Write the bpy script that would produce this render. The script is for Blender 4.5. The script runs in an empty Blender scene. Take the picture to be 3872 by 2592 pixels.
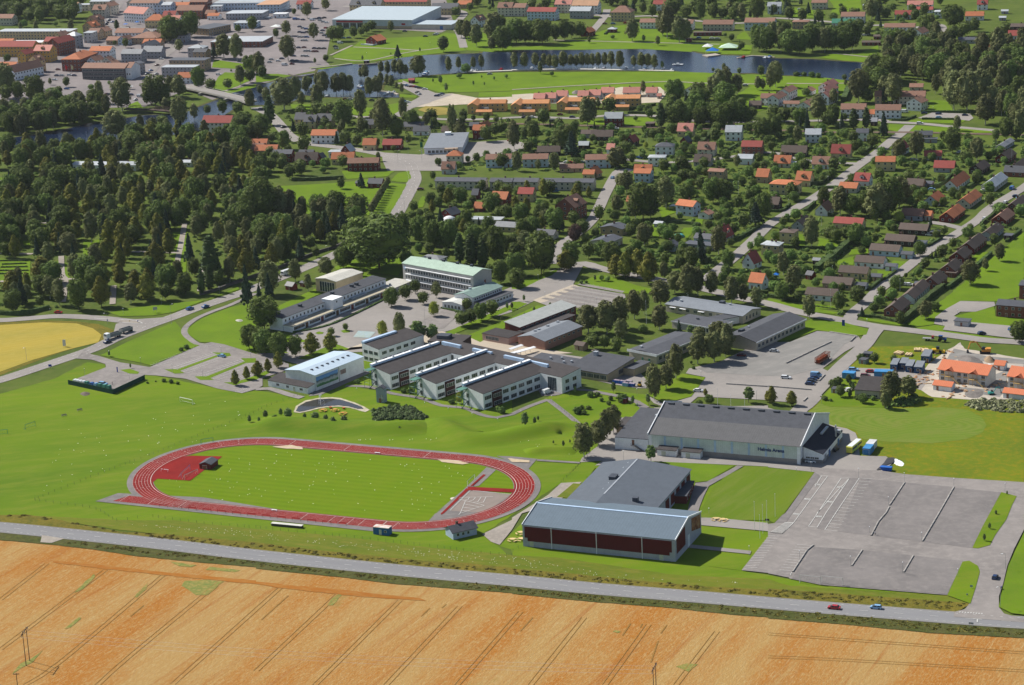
import bpy, bmesh, math, random
from mathutils import Vector, Matrix
from mathutils.geometry import tessellate_polygon
R = math.radians
random.seed(7)
SC = bpy.context.scene
COL = SC.collection
F, PITCH, ROLL, CAMH = 9000.0,0.283,0.049,321.5
cp, sp = math.cos(PITCH), math.sin(PITCH)
_dn = Vector((0,-sp, -cp)); _rt = Vector((1,0,0)); FW = Vector((0, cp, -sp))
RT = _rt*math.cos(ROLL) + _dn*math.sin(ROLL)
DN = -_rt*math.sin(ROLL) + _dn*math.cos(ROLL)
cd = bpy.data.cameras.new('camera'); cam = bpy.data.objects.new('camera', cd); COL.objects.link(cam)
cd.sensor_width = 36; cd.lens = 36*F/3872; cd.clip_start = 5; cd.clip_end = 20000
M = Matrix.Identity(4)
for i in range(3):
 M[i][0], M[i][1], M[i][2] = RT[i], -DN[i], -FW[i]
M[2][3] = CAMH
cam.matrix_world = M
SC.camera = cam
SUN_EL, SUN_AZ = 42.0,145.0        # degrees; azimuth counter-clockwise from +x
w = bpy.data.worlds.new('World'); SC.world = w; w.use_nodes = True
nt = w.node_tree; bg = nt.nodes['Background']
sky = nt.nodes.new('ShaderNodeTexSky'); sky.sky_type = 'NISHITA'; sky.sun_disc = False
sky.sun_elevation = R(SUN_EL); sky.sun_rotation = R(90-SUN_AZ)
nt.links.new(sky.outputs[0], bg.inputs[0]); bg.inputs[1].default_value = 0.07
sl = bpy.data.lights.new('sun', 'SUN'); sl.energy = 5.0; sl.angle = R(0.5); sl.color = (1,0.95,0.86)
so = bpy.data.objects.new('sun', sl); COL.objects.link(so)
sv = Vector((math.cos(R(SUN_AZ))*math.cos(R(SUN_EL)), math.sin(R(SUN_AZ))*math.cos(R(SUN_EL)), math.sin(R(SUN_EL))))
so.rotation_euler = sv.to_track_quat('Z', 'Y').to_euler()
SC.view_settings.view_transform = 'Standard'; SC.view_settings.look = 'None'
SC.view_settings.exposure = 0.48; SC.view_settings.gamma = 1
SC.render.engine = 'CYCLES'
SC.cycles.max_bounces = 5; SC.cycles.diffuse_bounces = 2; SC.cycles.glossy_bounces = 2

K = 3872/2342.0
def at(x, y, z=0.0):
 u = x*K-1936; v = y*K-1296
 d = RT*u + DN*v + FW*F
 t = (z-CAMH)/d.z
 return Vector((d.x*t, d.y*t, z))
def px(p):
 q = Vector(p)-Vector((0,0, CAMH)); k = F/q.dot(FW)
 return ((q.dot(RT)*k+1936)/K, (q.dot(DN)*k+1296)/K)
def raw(s):
 out = []; c = r = None; buf = []
 for t in s.replace(',', ' ').split():
  if t[0] == '@':
   if t == '@D': c = None
   else: c, r = int(t[1]), int(t[2])
  else:
   buf.append(float(t))
   if len(buf) == 2:
    out.append(tuple(buf) if c is None else (c*585.5+buf[0]/4, r*392+buf[1]/4)); buf = []
 return out
def P(s, z=0.0):
 return [at(a, b, z) for a, b in raw(s)]
def T(c, r, x, y, z=0.0):
 return at(c*585.5+x/4, r*392+y/4, z)
MATS = {}
LEAFK = 2.2
def newmat(n):
 m = bpy.data.materials.new(n); m.use_nodes = True
 return m, m.node_tree, m.node_tree.nodes['Principled BSDF']
def mixc(t, a, b, fac, blend='MIX'):
 n = t.nodes.new('ShaderNodeMix'); n.data_type = 'RGBA'; n.blend_type = blend
 for k, v in ((6, a),(7, b),(0, fac)):
  if hasattr(v, 'links'): t.links.new(v, n.inputs[k])
  else: n.inputs[k].default_value = (*v, 1) if isinstance(v, (tuple, list)) else v
 return n.outputs[2]
def noise(t, scale, detail=4, rough=0.6, vec=None, lo=0.35, hi=0.65, dist=0):
 n = t.nodes.new('ShaderNodeTexNoise'); n.inputs['Scale'].default_value = scale
 n.inputs['Detail'].default_value = detail; n.inputs['Roughness'].default_value = rough; n.inputs['Distortion'].default_value = dist
 if vec is None: vec = geo(t)
 t.links.new(vec, n.inputs['Vector'])
 m = t.nodes.new('ShaderNodeMapRange'); m.inputs[1].default_value = lo; m.inputs[2].default_value = hi
 t.links.new(n.outputs[0], m.inputs[0]); return m.outputs[0]
def geo(t, rot=0, sx=1, sy=1):
 g = t.nodes.new('ShaderNodeNewGeometry')
 mp = t.nodes.new('ShaderNodeMapping'); mp.vector_type = 'TEXTURE'
 mp.inputs['Rotation'].default_value = (0,0, rot); mp.inputs['Scale'].default_value = (sx, sy, 1)
 t.links.new(g.outputs['Position'], mp.inputs[0]); return mp.outputs[0]
def surf(n, c1, c2=None, c3=None, s1=0.05, s2=0.6, rough=0.9, rot=0, sx=1, sy=1, bump=0.0, bs=3.0, f3=1.0, spec=0.04):
 """ground-like material: two colours mixed by a broad noise, a third by a fine one"""
 if n in MATS: return MATS[n]
 m, t, b = newmat(n); c2 = c2 or tuple(x*0.8 for x in c1)
 v = geo(t, rot, sx, sy)
 c = mixc(t, c1, c2, noise(t, s1,5,0.6, v))
 if c3:
  f = noise(t, s2,4,0.7, v, 0.45,0.75)
  if f3 != 1:
   q = t.nodes.new('ShaderNodeMath'); q.operation = 'MULTIPLY'; q.inputs[1].default_value = f3; t.links.new(f, q.inputs[0]); f = q.outputs[0]
  c = mixc(t, c, c3, f)
 t.links.new(c, b.inputs['Base Color']); b.inputs['Roughness'].default_value = rough
 b.inputs['Specular IOR Level'].default_value = spec
 if bump:
  bn = t.nodes.new('ShaderNodeBump'); bn.inputs['Strength'].default_value = bump; bn.inputs['Distance'].default_value = 0.4
  t.links.new(noise(t, bs, 3,0.7, v, 0,1), bn.inputs['Height']); t.links.new(bn.outputs[0], b.inputs['Normal'])
 MATS[n] = m; return m
def plain(n, c, rough=0.7, metal=0.0, var=0.12, spec=0.12, seam=0, seamdir='X'):
 """paint, plaster, tile or metal with a little mottling; seam = spacing of standing seams / tile rows"""
 if n in MATS: return MATS[n]
 m, t, b = newmat(n)
 tc = t.nodes.new('ShaderNodeTexCoord')
 f = noise(t, 0.35,5,0.65, tc.outputs['Object'], 0.3,0.7)
 c2 = mixc(t, c, tuple(x*(1-2*var) for x in c), f)
 f2 = noise(t, 2.5,3,0.7, tc.outputs['Object'], 0.45,0.8)
 c2 = mixc(t, c2, tuple(min(1, x*(1+var)) for x in c), f2)
 oi = t.nodes.new('ShaderNodeObjectInfo'); hs = t.nodes.new('ShaderNodeHueSaturation')
 mr = t.nodes.new('ShaderNodeMapRange'); mr.inputs[3].default_value = 1-var; mr.inputs[4].default_value = 1+var*0.7
 t.links.new(oi.outputs['Random'], mr.inputs[0]); t.links.new(mr.outputs[0], hs.inputs['Value']); t.links.new(c2, hs.inputs['Color'])
 out = hs.outputs[0]
 if seam:
  wv = t.nodes.new('ShaderNodeTexWave'); wv.bands_direction = seamdir; wv.wave_profile = 'SAW'
  wv.inputs['Scale'].default_value = 1/seam*0.314; t.links.new(tc.outputs['Object'], wv.inputs['Vector'])
  mr2 = t.nodes.new('ShaderNodeMapRange'); mr2.inputs[1].default_value = 0.75; mr2.inputs[4].default_value = 0.35
  t.links.new(wv.outputs[0], mr2.inputs[0])
  out = mixc(t, out, tuple(x*0.55 for x in c), mr2.outputs[0])
 t.links.new(out, b.inputs['Base Color']); b.inputs['Roughness'].default_value = rough
 b.inputs['Metallic'].default_value = metal; b.inputs['Specular IOR Level'].default_value = spec
 MATS[n] = m; return m
def leafmat(n, c1, c2, var=0.25):
 c1, c2 = (tuple(x*LEAFK for x in q) for q in (c1, c2))
 if n in MATS: return MATS[n]
 m, t, b = newmat(n)
 tc = t.nodes.new('ShaderNodeTexCoord')
 f = noise(t, 0.55,3,0.6, tc.outputs['Object'], 0.35,0.65)
 c = mixc(t, c1, c2, f)
 g = t.nodes.new('ShaderNodeNewGeometry'); hs = t.nodes.new('ShaderNodeHueSaturation')
 oi = t.nodes.new('ShaderNodeObjectInfo')
 def mr(o, a, bb):
  q = t.nodes.new('ShaderNodeMapRange'); q.inputs[3].default_value = a; q.inputs[4].default_value = bb; t.links.new(o, q.inputs[0]); return q.outputs[0]
 mm = t.nodes.new('ShaderNodeMath'); mm.operation = 'MULTIPLY'
 t.links.new(mr(oi.outputs['Random'], 1-var, 1+var), mm.inputs[0]); t.links.new(mr(g.outputs['Random Per Island'], 0.55,1.5), mm.inputs[1])
 t.links.new(mm.outputs[0], hs.inputs['Value'])
 t.links.new(mr(oi.outputs['Random'], 0.498,0.522), hs.inputs['Hue'])
 t.links.new(c, hs.inputs['Color']); t.links.new(hs.outputs[0], b.inputs['Base Color'])
 b.inputs['Roughness'].default_value = 0.75; b.inputs['Specular IOR Level'].default_value = 0.15
 tr = t.nodes.new('ShaderNodeBsdfTranslucent'); t.links.new(hs.outputs[0], tr.inputs[0]); ms = t.nodes.new('ShaderNodeMixShader'); ms.inputs[0].default_value = 0.27
 t.links.new(b.outputs[0], ms.inputs[1]); t.links.new(tr.outputs[0], ms.inputs[2]); t.links.new(ms.outputs[0], t.nodes['Material Output'].inputs[0])
 MATS[n] = m; return m
GLASS = plain('window_glass', (0.03,0.045,0.06),0.12,0,0.3,0.6)
WFR = plain('white_frame', (0.62,0.62,0.6),0.6)
ALL = []
def tag(o, label=None, cat=None, group=None, kind=None, zone=None):
 if label: o['label'] = label
 if cat: o['category'] = cat
 if group: o['group'] = group
 if kind: o['kind'] = kind
 if cat: ALL.append(o)
 return o
def meshobj(name, verts, faces, mat=None, parent=None, mi=None, smooth=False):
 me = bpy.data.meshes.new(name); me.from_pydata([tuple(v) for v in verts], [], faces)
 for m in (mat if isinstance(mat, (list, tuple)) else [mat] if mat else []): me.materials.append(m)
 if mi:
  me.polygons.foreach_set('material_index', mi)
 if smooth: me.polygons.foreach_set('use_smooth', [True]*len(me.polygons))
 me.update()
 o = bpy.data.objects.new(name, me); COL.objects.link(o)
 if parent: o.parent = parent
 return o
def inst(me, name, parent=None, loc=(0,0,0), rz=0, sc=None):
 o = bpy.data.objects.new(name, me); COL.objects.link(o)
 o.location = loc; o.rotation_euler = (0,0, rz)
 if sc is not None: o.scale = sc if isinstance(sc, (tuple, list)) else (sc, sc, sc)
 if parent: o.parent = parent
 return o
def empty(name, loc, rz=0, label=None, cat=None, group=None):
 o = bpy.data.objects.new(name, None); COL.objects.link(o); o.location = loc; o.rotation_euler = (0,0, rz); o.empty_display_size = 1
 tag(o, label, cat, group); return o
def dup(root, loc, rz=0, label=None, sc=None):
 r = root.copy(); COL.objects.link(r); r.location = loc; r.rotation_euler = (0,0, rz)
 if sc: r.scale = (sc, sc, sc)
 if label: r['label'] = label
 for ch in list(root.children):
  c = ch.copy(); COL.objects.link(c); c.parent = r
  for g in list(ch.children):
   d = g.copy(); COL.objects.link(d); d.parent = c
 ALL.append(r); return r
class MB:
 """collects boxes, prisms and bars, then builds ONE mesh object"""
 def __init__(s): s.v = []; s.f = []; s.m = []
 def add(s, vs, fs, mi=0):
  k = len(s.v); s.v += [tuple(v) for v in vs]; s.f += [tuple(i+k for i in f) for f in fs]; s.m += [mi]*len(fs); return s
 def box(s, x0, x1, y0, y1, z0, z1, mi=0):
  return s.add([(x0, y0, z0),(x1, y0, z0),(x1, y1, z0),(x0, y1, z0),(x0, y0, z1),(x1, y0, z1),(x1, y1, z1),(x0, y1, z1)],
      [(3,2,1,0),(4,5,6,7),(0,1,5,4),(1,2,6,5),(2,3,7,6),(3,0,4,7)], mi)
 def prism(s, prof, a, b, axis='x', mi=0):
  """prof: list of (p,z) counter-clockwise; extruded from a to b along axis"""
  n = len(prof)
  vs = [((a, p, z) if axis == 'x' else (p, a, z)) for p, z in prof] + [((b, p, z) if axis == 'x' else (p, b, z)) for p, z in prof]
  fs = [tuple(range(n))[::-1], tuple(range(n, 2*n))] + [(i, (i+1) % n, n+(i+1) % n, n+i) for i in range(n)]
  return s.add(vs, fs, mi)
 def bar(s, a, b, w=0.1, mi=0, w2=None, n=4):
  a, b = Vector(a), Vector(b); d = (b-a).normalized(); w2 = w if w2 is None else w2
  u = d.orthogonal().normalized(); v = d.cross(u)
  ring = [(u*math.cos(2*math.pi*(i+.5)/n)+v*math.sin(2*math.pi*(i+.5)/n)) for i in range(n)]
  vs = [a+r*w*.7 for r in ring]+[b+r*w2*.7 for r in ring]
  return s.add(vs, [tuple(range(n))[::-1], tuple(range(n, 2*n))]+[(i, (i+1) % n, n+(i+1) % n, n+i) for i in range(n)], mi)
 def cyl(s, c, r, z0, z1, n=12, mi=0, r2=None):
  r2 = r if r2 is None else r2
  vs = [(c[0]+r*math.cos(2*math.pi*i/n), c[1]+r*math.sin(2*math.pi*i/n), z0) for i in range(n)]
  vs += [(c[0]+r2*math.cos(2*math.pi*i/n), c[1]+r2*math.sin(2*math.pi*i/n), z1) for i in range(n)]
  return s.add(vs, [tuple(range(n))[::-1], tuple(range(n, 2*n))]+[(i, (i+1) % n, n+(i+1) % n, n+i) for i in range(n)], mi)
 def build(s, name, mat, parent=None, smooth=False):
  return meshobj(name, s.v, s.f, mat, parent, s.m, smooth)
 def mesh(s, name, mat):
  o = meshobj(name, s.v, s.f, mat, None, s.m); me = o.data; bpy.data.objects.remove(o); return me
ZS = 2.5; _zk = [0]
def zz(z, eps=True):
 _zk[0] += 1
 return z*ZS+(0.003*(_zk[0] % 9) if eps else 0)
def poly(name, s, mat, z, holes=None, jag=0):
 ps = [Vector((p.x, p.y, 0)) for p in (P(s) if isinstance(s, str) else s)]
 if jag:
  q = []
  for i, a in enumerate(ps):
   b = ps[(i+1) % len(ps)]; n = max(1, int((b-a).length/jag/3)); nrm = Vector((-(b-a).y, (b-a).x, 0)).normalized()
   for k in range(n): q.append(a.lerp(b, k/n)+(nrm*random.uniform(-jag, jag)*0.35 if k else Vector()))
  ps = q
 z = zz(z)
 tris = tessellate_polygon([ps])
 fs = []
 for t in tris:
  a, b, c = (ps[i] for i in t)
  fs.append(t if (b-a).cross(c-a).z > 0 else (t[2], t[1], t[0]))
 o = meshobj(name, [(p.x, p.y, z) for p in ps], fs, mat); o['kind'] = 'structure'
 return o
def smooth_line(ps, step=4.0):
 out = []
 n = len(ps)
 for i in range(n-1):
  p0, p1, p2, p3 = ps[max(0, i-1)], ps[i], ps[i+1], ps[min(n-1, i+2)]
  k = max(1, int((p2-p1).length/step))
  for j in range(k):
   t = j/k
   out.append(0.5*((2*p1)+(p2-p0)*t+(2*p0-5*p1+4*p2-p3)*t*t+(3*p1-p0-3*p2+p3)*t**3))
 out.append(ps[-1]); return out
def strip_pts(line, w, off=0.0):
 L_, R_ = [], []
 for i, p in enumerate(line):
  a = line[max(0, i-1)]; b = line[min(len(line)-1, i+1)]; d = b-a; d.z = 0; d.normalize(); nrm = Vector((-d.y, d.x, 0))
  L_.append(p+nrm*(off+w/2)); R_.append(p+nrm*(off-w/2))
 return L_, R_
def strip(name, line, w, mat, z, off=0.0, parent=None, kind='structure'):
 L_, R_ = strip_pts(line, w, off); n = len(line); z = zz(z)
 vs = [(p.x, p.y, z) for p in L_]+[(p.x, p.y, z) for p in R_]
 o = meshobj(name, vs, [(n+i, n+i+1, i+1, i) for i in range(n-1)], mat, parent)
 if kind and not parent: o['kind'] = kind
 return o
def road(name, s, w, mat, z, step=4.0):
 ln = smooth_line(P(s), step); return strip(name, ln, w, mat, z), ln
def dashes(mb, line, off, w, dash, gap, z, phase=0):
 """painted dashes along a line, into a mesh builder"""
 z = zz(z, False)+.03
 L_ = [0]
 for a, b in zip(line, line[1:]): L_.append(L_[-1]+(b-a).length)
 def pt(s):
  for i in range(len(line)-1):
   if L_[i+1] >= s or i == len(line)-2:
    a, b = line[i], line[i+1]; d = (b-a).normalized(); nrm = Vector((-d.y, d.x, 0))
    return a+d*(s-L_[i])+nrm*off, nrm
 s = phase
 while s+dash < L_[-1]:
  segs = max(1, int(dash/8))
  for k in range(segs):
   (a, na),(b, nb) = pt(s+dash*k/segs), pt(s+dash*(k+1)/segs)
   vs = [a+na*w/2, a-na*w/2, b-nb*w/2, b+nb*w/2]
   mb.add([(v.x, v.y, z) for v in vs], [(0,1,2,3)])
  s += dash+gap
def seg(mb, a, b, w, z):
 z = zz(z, False)+.03
 a, b = Vector(a), Vector(b); d = (b-a); d.z = 0; d.normalize(); n = Vector((-d.y, d.x, 0))*w/2
 mb.add([((a+n).x, (a+n).y, z),((a-n).x, (a-n).y, z),((b-n).x, (b-n).y, z),((b+n).x, (b+n).y, z)], [(0,1,2,3)])
# ================= materials of the ground =================
G_BASE = surf('lawn_base', (0.088,0.125,0.02),(0.058,0.088,0.018),(0.12,0.135,0.035),0.02,0.15, f3=0.7)
G_MOWN = surf('mown_grass', (0.122,0.19,0.009),(0.085,0.15,0.009),(0.16,0.188,0.022),0.022,0.16, rot=R(10), sx=3.5, f3=0.75)
G_BRIGHT = surf('bright_grass', (0.118,0.195,0.01),(0.09,0.155,0.011),(0.15,0.19,0.025),0.05,0.4, f3=0.5)
G_ROUGH = surf('rough_grass', (0.125,0.15,0.016),(0.095,0.13,0.014),(0.19,0.165,0.035),0.06,0.4, rot=R(-25), sx=3, f3=0.7, bump=0.5)
G_MEADOW = surf('meadow', (0.125,0.165,0.01),(0.095,0.14,0.012),(0.24,0.17,0.012),0.03,0.3, f3=0.75)
G_VERGE = surf('verge_grass', (0.15,0.125,0.02),(0.085,0.09,0.016),(0.24,0.18,0.035),0.12,0.8, f3=0.6, bump=0.8, bs=1.5)
G_VERGE2 = surf('ditch_grass', (0.052,0.062,0.018),(0.085,0.08,0.03),(0.10,0.12,0.02),0.15,0.6, f3=0.7, bump=0.8, bs=1.5)
ASPH = surf('asphalt', (0.24,0.22,0.21),(0.18,0.166,0.16),(0.29,0.265,0.25),0.035,0.3, rough=0.9, f3=0.8)
ASPH_D = surf('asphalt_dark', (0.195,0.18,0.176),(0.15,0.14,0.138),(0.24,0.22,0.21),0.05,0.35, f3=0.75)
ASPH_L = surf('asphalt_worn', (0.27,0.25,0.235),(0.225,0.21,0.20),(0.31,0.285,0.26),0.04,0.3, f3=0.5)
ROADM = surf('highway_asphalt', (0.215,0.215,0.225),(0.19,0.19,0.2),(0.25,0.25,0.25),0.05,0.3, rot=R(-22), sx=14, f3=0.6)
GRAVEL = surf('gravel', (0.30,0.27,0.235),(0.24,0.215,0.19),(0.37,0.33,0.285),0.05,0.5, f3=0.7)
GRAVEL_G = surf('gravel_grey', (0.21,0.205,0.195),(0.17,0.165,0.16),(0.28,0.265,0.25),0.035,0.18, f3=0.8, rot=R(30), sx=2)
SANDM = surf('sand', (0.50,0.40,0.28),(0.42,0.33,0.22),(0.56,0.47,0.35),0.05,0.3, f3=0.7)
PAVE = surf('pale_paving', (0.43,0.37,0.29),(0.37,0.32,0.26),(0.48,0.42,0.34),0.05,0.4, f3=0.6)
PAINT = surf('road_paint', (0.62,0.62,0.6),(0.48,0.48,0.46), None, 1.5)
KERB = surf('kerb_stone', (0.33,0.32,0.31),(0.25,0.24,0.23), None, 1.5)
TRACKM = surf('running_track', (0.215,0.018,0.016),(0.165,0.015,0.014),(0.25,0.03,0.024),0.08,0.7, f3=0.5)
WATER, t, b = newmat('water')
b.inputs['Base Color'].default_value = (0.006,0.014,0.04,1); b.inputs['Roughness'].default_value = 0.12; b.inputs['Specular IOR Level'].default_value = 0.42
bn = t.nodes.new('ShaderNodeBump'); bn.inputs['Strength'].default_value = 0.5; bn.inputs['Distance'].default_value = 0.35
t.links.new(noise(t, 0.7,4,0.65, geo(t, 0.2,1.5,1),0,1), bn.inputs['Height']); t.links.new(bn.outputs[0], b.inputs['Normal'])
MATS['water'] = WATER
WHEAT, t, b = newmat('ripe_wheat')
va = geo(t, R(63),6.0,1.0); vb = geo(t, R(63),22.0,1.0)
c = mixc(t, (0.345,0.138,0.020),(0.37,0.225,0.075), noise(t, 0.028,8,0.72, va, 0.40,0.57))
c = mixc(t, c, (0.44,0.32,0.14), noise(t, 0.8,5,0.75, geo(t, R(63),1.8,1),0.49,0.78))
c = mixc(t, c, (0.29,0.10,0.018), noise(t, 0.25,5,0.7, vb, 0.54,0.80))
g_ = noise(t, 0.02,6,0.75, geo(t, R(63),2.2,1),0.62,0.78)
c = mixc(t, c, (0.20,0.19,0.05), g_)
c = mixc(t, c, (0.5,0.38,0.19), noise(t, 2.2,4,0.8, vb, 0.56,0.8))
hv = t.nodes.new('ShaderNodeHueSaturation'); hv.inputs['Value'].default_value = 0.9; hv.inputs['Saturation'].default_value = 0.97; t.links.new(c, hv.inputs['Color']); c = hv.outputs[0]
t.links.new(c, b.inputs['Base Color']); b.inputs['Roughness'].default_value = 0.95; b.inputs['Specular IOR Level'].default_value = 0.02
bn = t.nodes.new('ShaderNodeBump'); bn.inputs['Strength'].default_value = 0.6; bn.inputs['Distance'].default_value = 0.4
t.links.new(noise(t, 1.4,3,0.7, geo(t, R(63),2,1),0,1), bn.inputs['Height']); t.links.new(bn.outputs[0], b.inputs['Normal'])
MATS['ripe_wheat'] = WHEAT
G_WY = surf('barley', (0.34,0.26,0.045),(0.28,0.235,0.045),(0.39,0.31,0.08),0.04,0.5, rot=R(20), sx=4, f3=0.7, bump=0.4)
TRAM = surf('tramline_soil', (0.27,0.145,0.042),(0.21,0.125,0.035), None, 0.4)
GREENW = surf('green_crop', (0.13,0.17,0.045),(0.20,0.19,0.05),(0.34,0.24,0.08),0.25,0.6)
STUB = surf('orange_crop', (0.30,0.115,0.02),(0.28,0.105,0.02),(0.32,0.17,0.05),0.05,0.6, rot=R(-20), sx=3)

# ================= ground sheet =================
o = meshobj('ground', [(-9000,-2000,0),(9000,-2000,0),(9000,16000,0),(-9000,16000,0)], [(0,1,2,3)], G_BASE); o['kind'] = 'structure'
Z1, Z2, Z3, Z4, Z5, Z6 = 0.03,0.06,0.09,0.12,0.15,0.18
poly('sports_lawn', '@D -60 880 @02 0 470 500 330 800 180 960 200 1040 470 1320 300 1430 305 1990 420 2210 465 @12 0 440 400 500 800 430 1200 430 1900 640 2342 700 @22 0 680 640 1090 450 1290 @13 2070 190 2342 400 @23 0 300 1500 440 2100 520 @33 200 600 1100 700 1640 740 1850 815 @23 2342 700 0 505 @13 0 270 @03 1100 150 600 60 0 40 @D -60 1180', G_MOWN, Z1, jag=1.0)
poly('bank_grass', '@D -60 1184 @03 0 20 400 20 1100 60 1600 60 2342 140 @13 700 200 1500 300 2342 380 @23 400 400 1500 560 2342 600 @33 200 660 1640 750 1850 815 1840 850 @23 2342 705 1600 660 800 590 0 510 @13 1500 430 700 350 0 270 @03 1100 150 700 90 0 40 @D -60 1185', G_ROUGH, Z2, jag=0.8)
poly('wheat_field', '@D -180 1222 @03 0 240 470 280 820 320 1250 385 1900 450 2342 490 @13 0 500 800 580 1250 640 1900 695 2342 725 @23 0 730 700 800 1400 855 2000 920 2342 945 @33 0 955 700 1010 1500 1090 2342 1135 @D 2560 1480 2600 1800 -260 1800', WHEAT, Z1)
poly('road_verge_near', '@D -180 1207 @03 0 165 700 240 1500 325 2342 430 @13 700 505 1500 585 2342 658 @23 0 665 900 750 1500 795 2342 862 @33 0 868 900 945 1700 1005 2342 1045 @D 2560 1448 2560 1484 @33 2342 1140 1500 1095 700 1015 0 960 @23 2342 950 2000 925 1400 860 700 805 0 735 @13 2342 728 1250 643 800 585 0 505 @03 2342 492 1900 455 1250 390 820 325 470 285 0 243 @D -180 1224', G_VERGE2, Z3, jag=0.5)
poly('road_verge_far', '@D -180 1180 @03 0 15 250 10 560 60 700 100 1100 165 1500 190 2342 265 @13 200 290 700 350 1500 430 1900 450 2342 500 @23 0 505 500 545 1000 600 1800 670 2342 700 @33 0 685 500 725 1200 775 1830 820 1850 830 1750 890 1700 905 700 835 0 778 @23 2342 772 1500 705 900 655 0 573 @13 1500 495 700 415 0 345 @03 1700 265 1100 195 470 130 0 85 @D -180 1192', G_VERGE, Z3, jag=0.5)
up = P('@D -180 1184 @03 0 85 470 130 1100 195 1700 265 2342 340 @13 700 415 1500 495 2342 573 @23 900 655 1500 705 2342 772 @33 700 835 1700 905 2342 962 @D 2560 1431')
lo = P('@D -180 1205 @03 0 170 700 240 1500 325 2342 430 @13 700 505 1500 585 2342 658 @23 900 750 1500 795 2342 862 @33 0 868 900 945 1700 1005 2342 1045 @D 2560 1447')
def resample(ps, n):
 L_ = [0]
 for a, b_ in zip(ps, ps[1:]): L_.append(L_[-1]+(b_-a).length)
 out = []; i = 0
 for k in range(n):
  s = L_[-1]*k/(n-1)
  while i < len(ps)-2 and L_[i+1] < s: i += 1
  out.append(ps[i].lerp(ps[i+1], (s-L_[i])/max(1e-6, L_[i+1]-L_[i])))
 return out
mid = [(a+b_)/2 for a, b_ in zip(resample(up, 40), resample(lo, 40))]
ax = mid[-1]-mid[0]
HW = smooth_line([mid[0]-ax*0.3]+mid[::3]+[mid[-1]+ax*0.2], 6)
strip('road', HW, 9.4, ROADM, Z4)
strip('road_shoulder', HW, 0.7, GRAVEL_G, Z4+0.002,5.0); strip('road_shoulder', HW, 0.7, GRAVEL_G, Z4+0.002,-5.0)
mb = MB(); dashes(mb, HW, 0,0.16,3,9, Z5,1); dashes(mb, HW, 3.75,0.16,1.0,2.0, Z5); dashes(mb, HW, -3.75,0.16,1.0,2.0, Z5)
o = mb.build('road_marking', PAINT); o['kind'] = 'structure'
poly('field_entrance', '@03 385 200 590 232 470 272 370 265', GRAVEL, Z4+0.01)
mb = MB()
for s in ('@03 430 455 0 790', '@03 965 515 0 1245', '@03 1490 565 560 1350 230 1568', '@03 2020 615 1180 1310 880 1580', '@13 220 680 @03 1580 1560',
   '@13 750 735 0 1440', '@13 1320 790 540 1568', '@13 1865 845 1190 1568', '@23 80 895 @13 1840 1568', '@23 660 950 170 1568', '@23 1250 1015 850 1568', '@23 1875 1078 1500 1568',
   '@33 0 1100 2342 1275', '@33 0 1310 700 1340 2342 1440'):
 ln = smooth_line(P(s),6)
 for off in (-0.9,0.9):
  a, b_ = strip_pts(ln, 0.22, off)
  for i in range(len(ln)-1):
   mb.add([(q.x, q.y, Z2*ZS+.03) for q in (b_[i], b_[i+1], a[i+1], a[i])], [(0,1,2,3)])
for s in ('@03 1315 840 1195 940', '@13 295 750 50 970', '@13 1590 865 1510 940', '@23 190 950 75 1075', '@23 1085 1005 1010 1115', '@23 1335 1165 1270 1360', '@23 1190 1010 1175 1040', '@23 1415 1020 1360 1095', '@13 1740 830 1700 862'):
 seg(mb, *P(s),0.5, Z2)
o = mb.build('tramline', TRAM); o['kind'] = 'structure'
poly('crop_headland', '@03 470 430 1000 480 1500 535 2342 612 @13 0 625 700 690 1500 775 1560 800 1000 765 200 680 @03 2342 645 1500 565 900 500 500 450', STUB, Z2+0.01, jag=0.9)
for s in ('@03 1690 615 1900 605 2050 620 1900 745 1790 745 1660 660', '@03 590 1055 720 950 745 955 640 1045', '@03 680 725 780 620 860 550 870 580 760 690',
   '@03 1560 440 1800 470 1750 490 1640 480', '@03 1880 515 1920 485 2200 520 2150 535', '@03 1230 760 1350 640 1340 690 1250 770', '@13 690 780 760 735 790 740 700 840 650 840',
   '@23 920 1080 950 1065 995 1080 970 1092', '@23 1500 1400 1600 1370 1700 1380 1620 1450', '@03 110 1470 190 1370 280 1330 395 1245 300 1360 200 1410'):
 poly('green_crop', s, GREENW, Z2+0.004, jag=1.0)
poly('sports_lawn', '@12 0 440 420 510 560 480 900 410 1250 470 1700 580 2200 680 @22 100 600 330 500 450 480 700 430 1000 500 1180 560 1240 620 1200 700 1000 800 800 930 650 1100 300 1070 0 1060 @12 2200 1040 1000 960 0 870 @02 1700 900 1990 440 2210 468 2342 440', G_MOWN, Z1, jag=1)
poly('sports_lawn', '@22 640 1090 330 1410 @13 2230 288 2100 260 @23 0 330 1500 440 2100 520 2342 215 2342 0 @22 2342 1100 1300 1090', G_MOWN, Z1+.005, jag=0)
poly('lawn', '@12 480 500 1000 410 1250 470 1700 590 2200 690 2342 670 2342 100 1000 100', G_MOWN, Z1+.002)
poly('lawn', '@22 0 640 330 500 500 400 1250 480 1250 640 1000 760 780 880 700 830 340 540', G_MOWN, Z1+.008)
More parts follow.
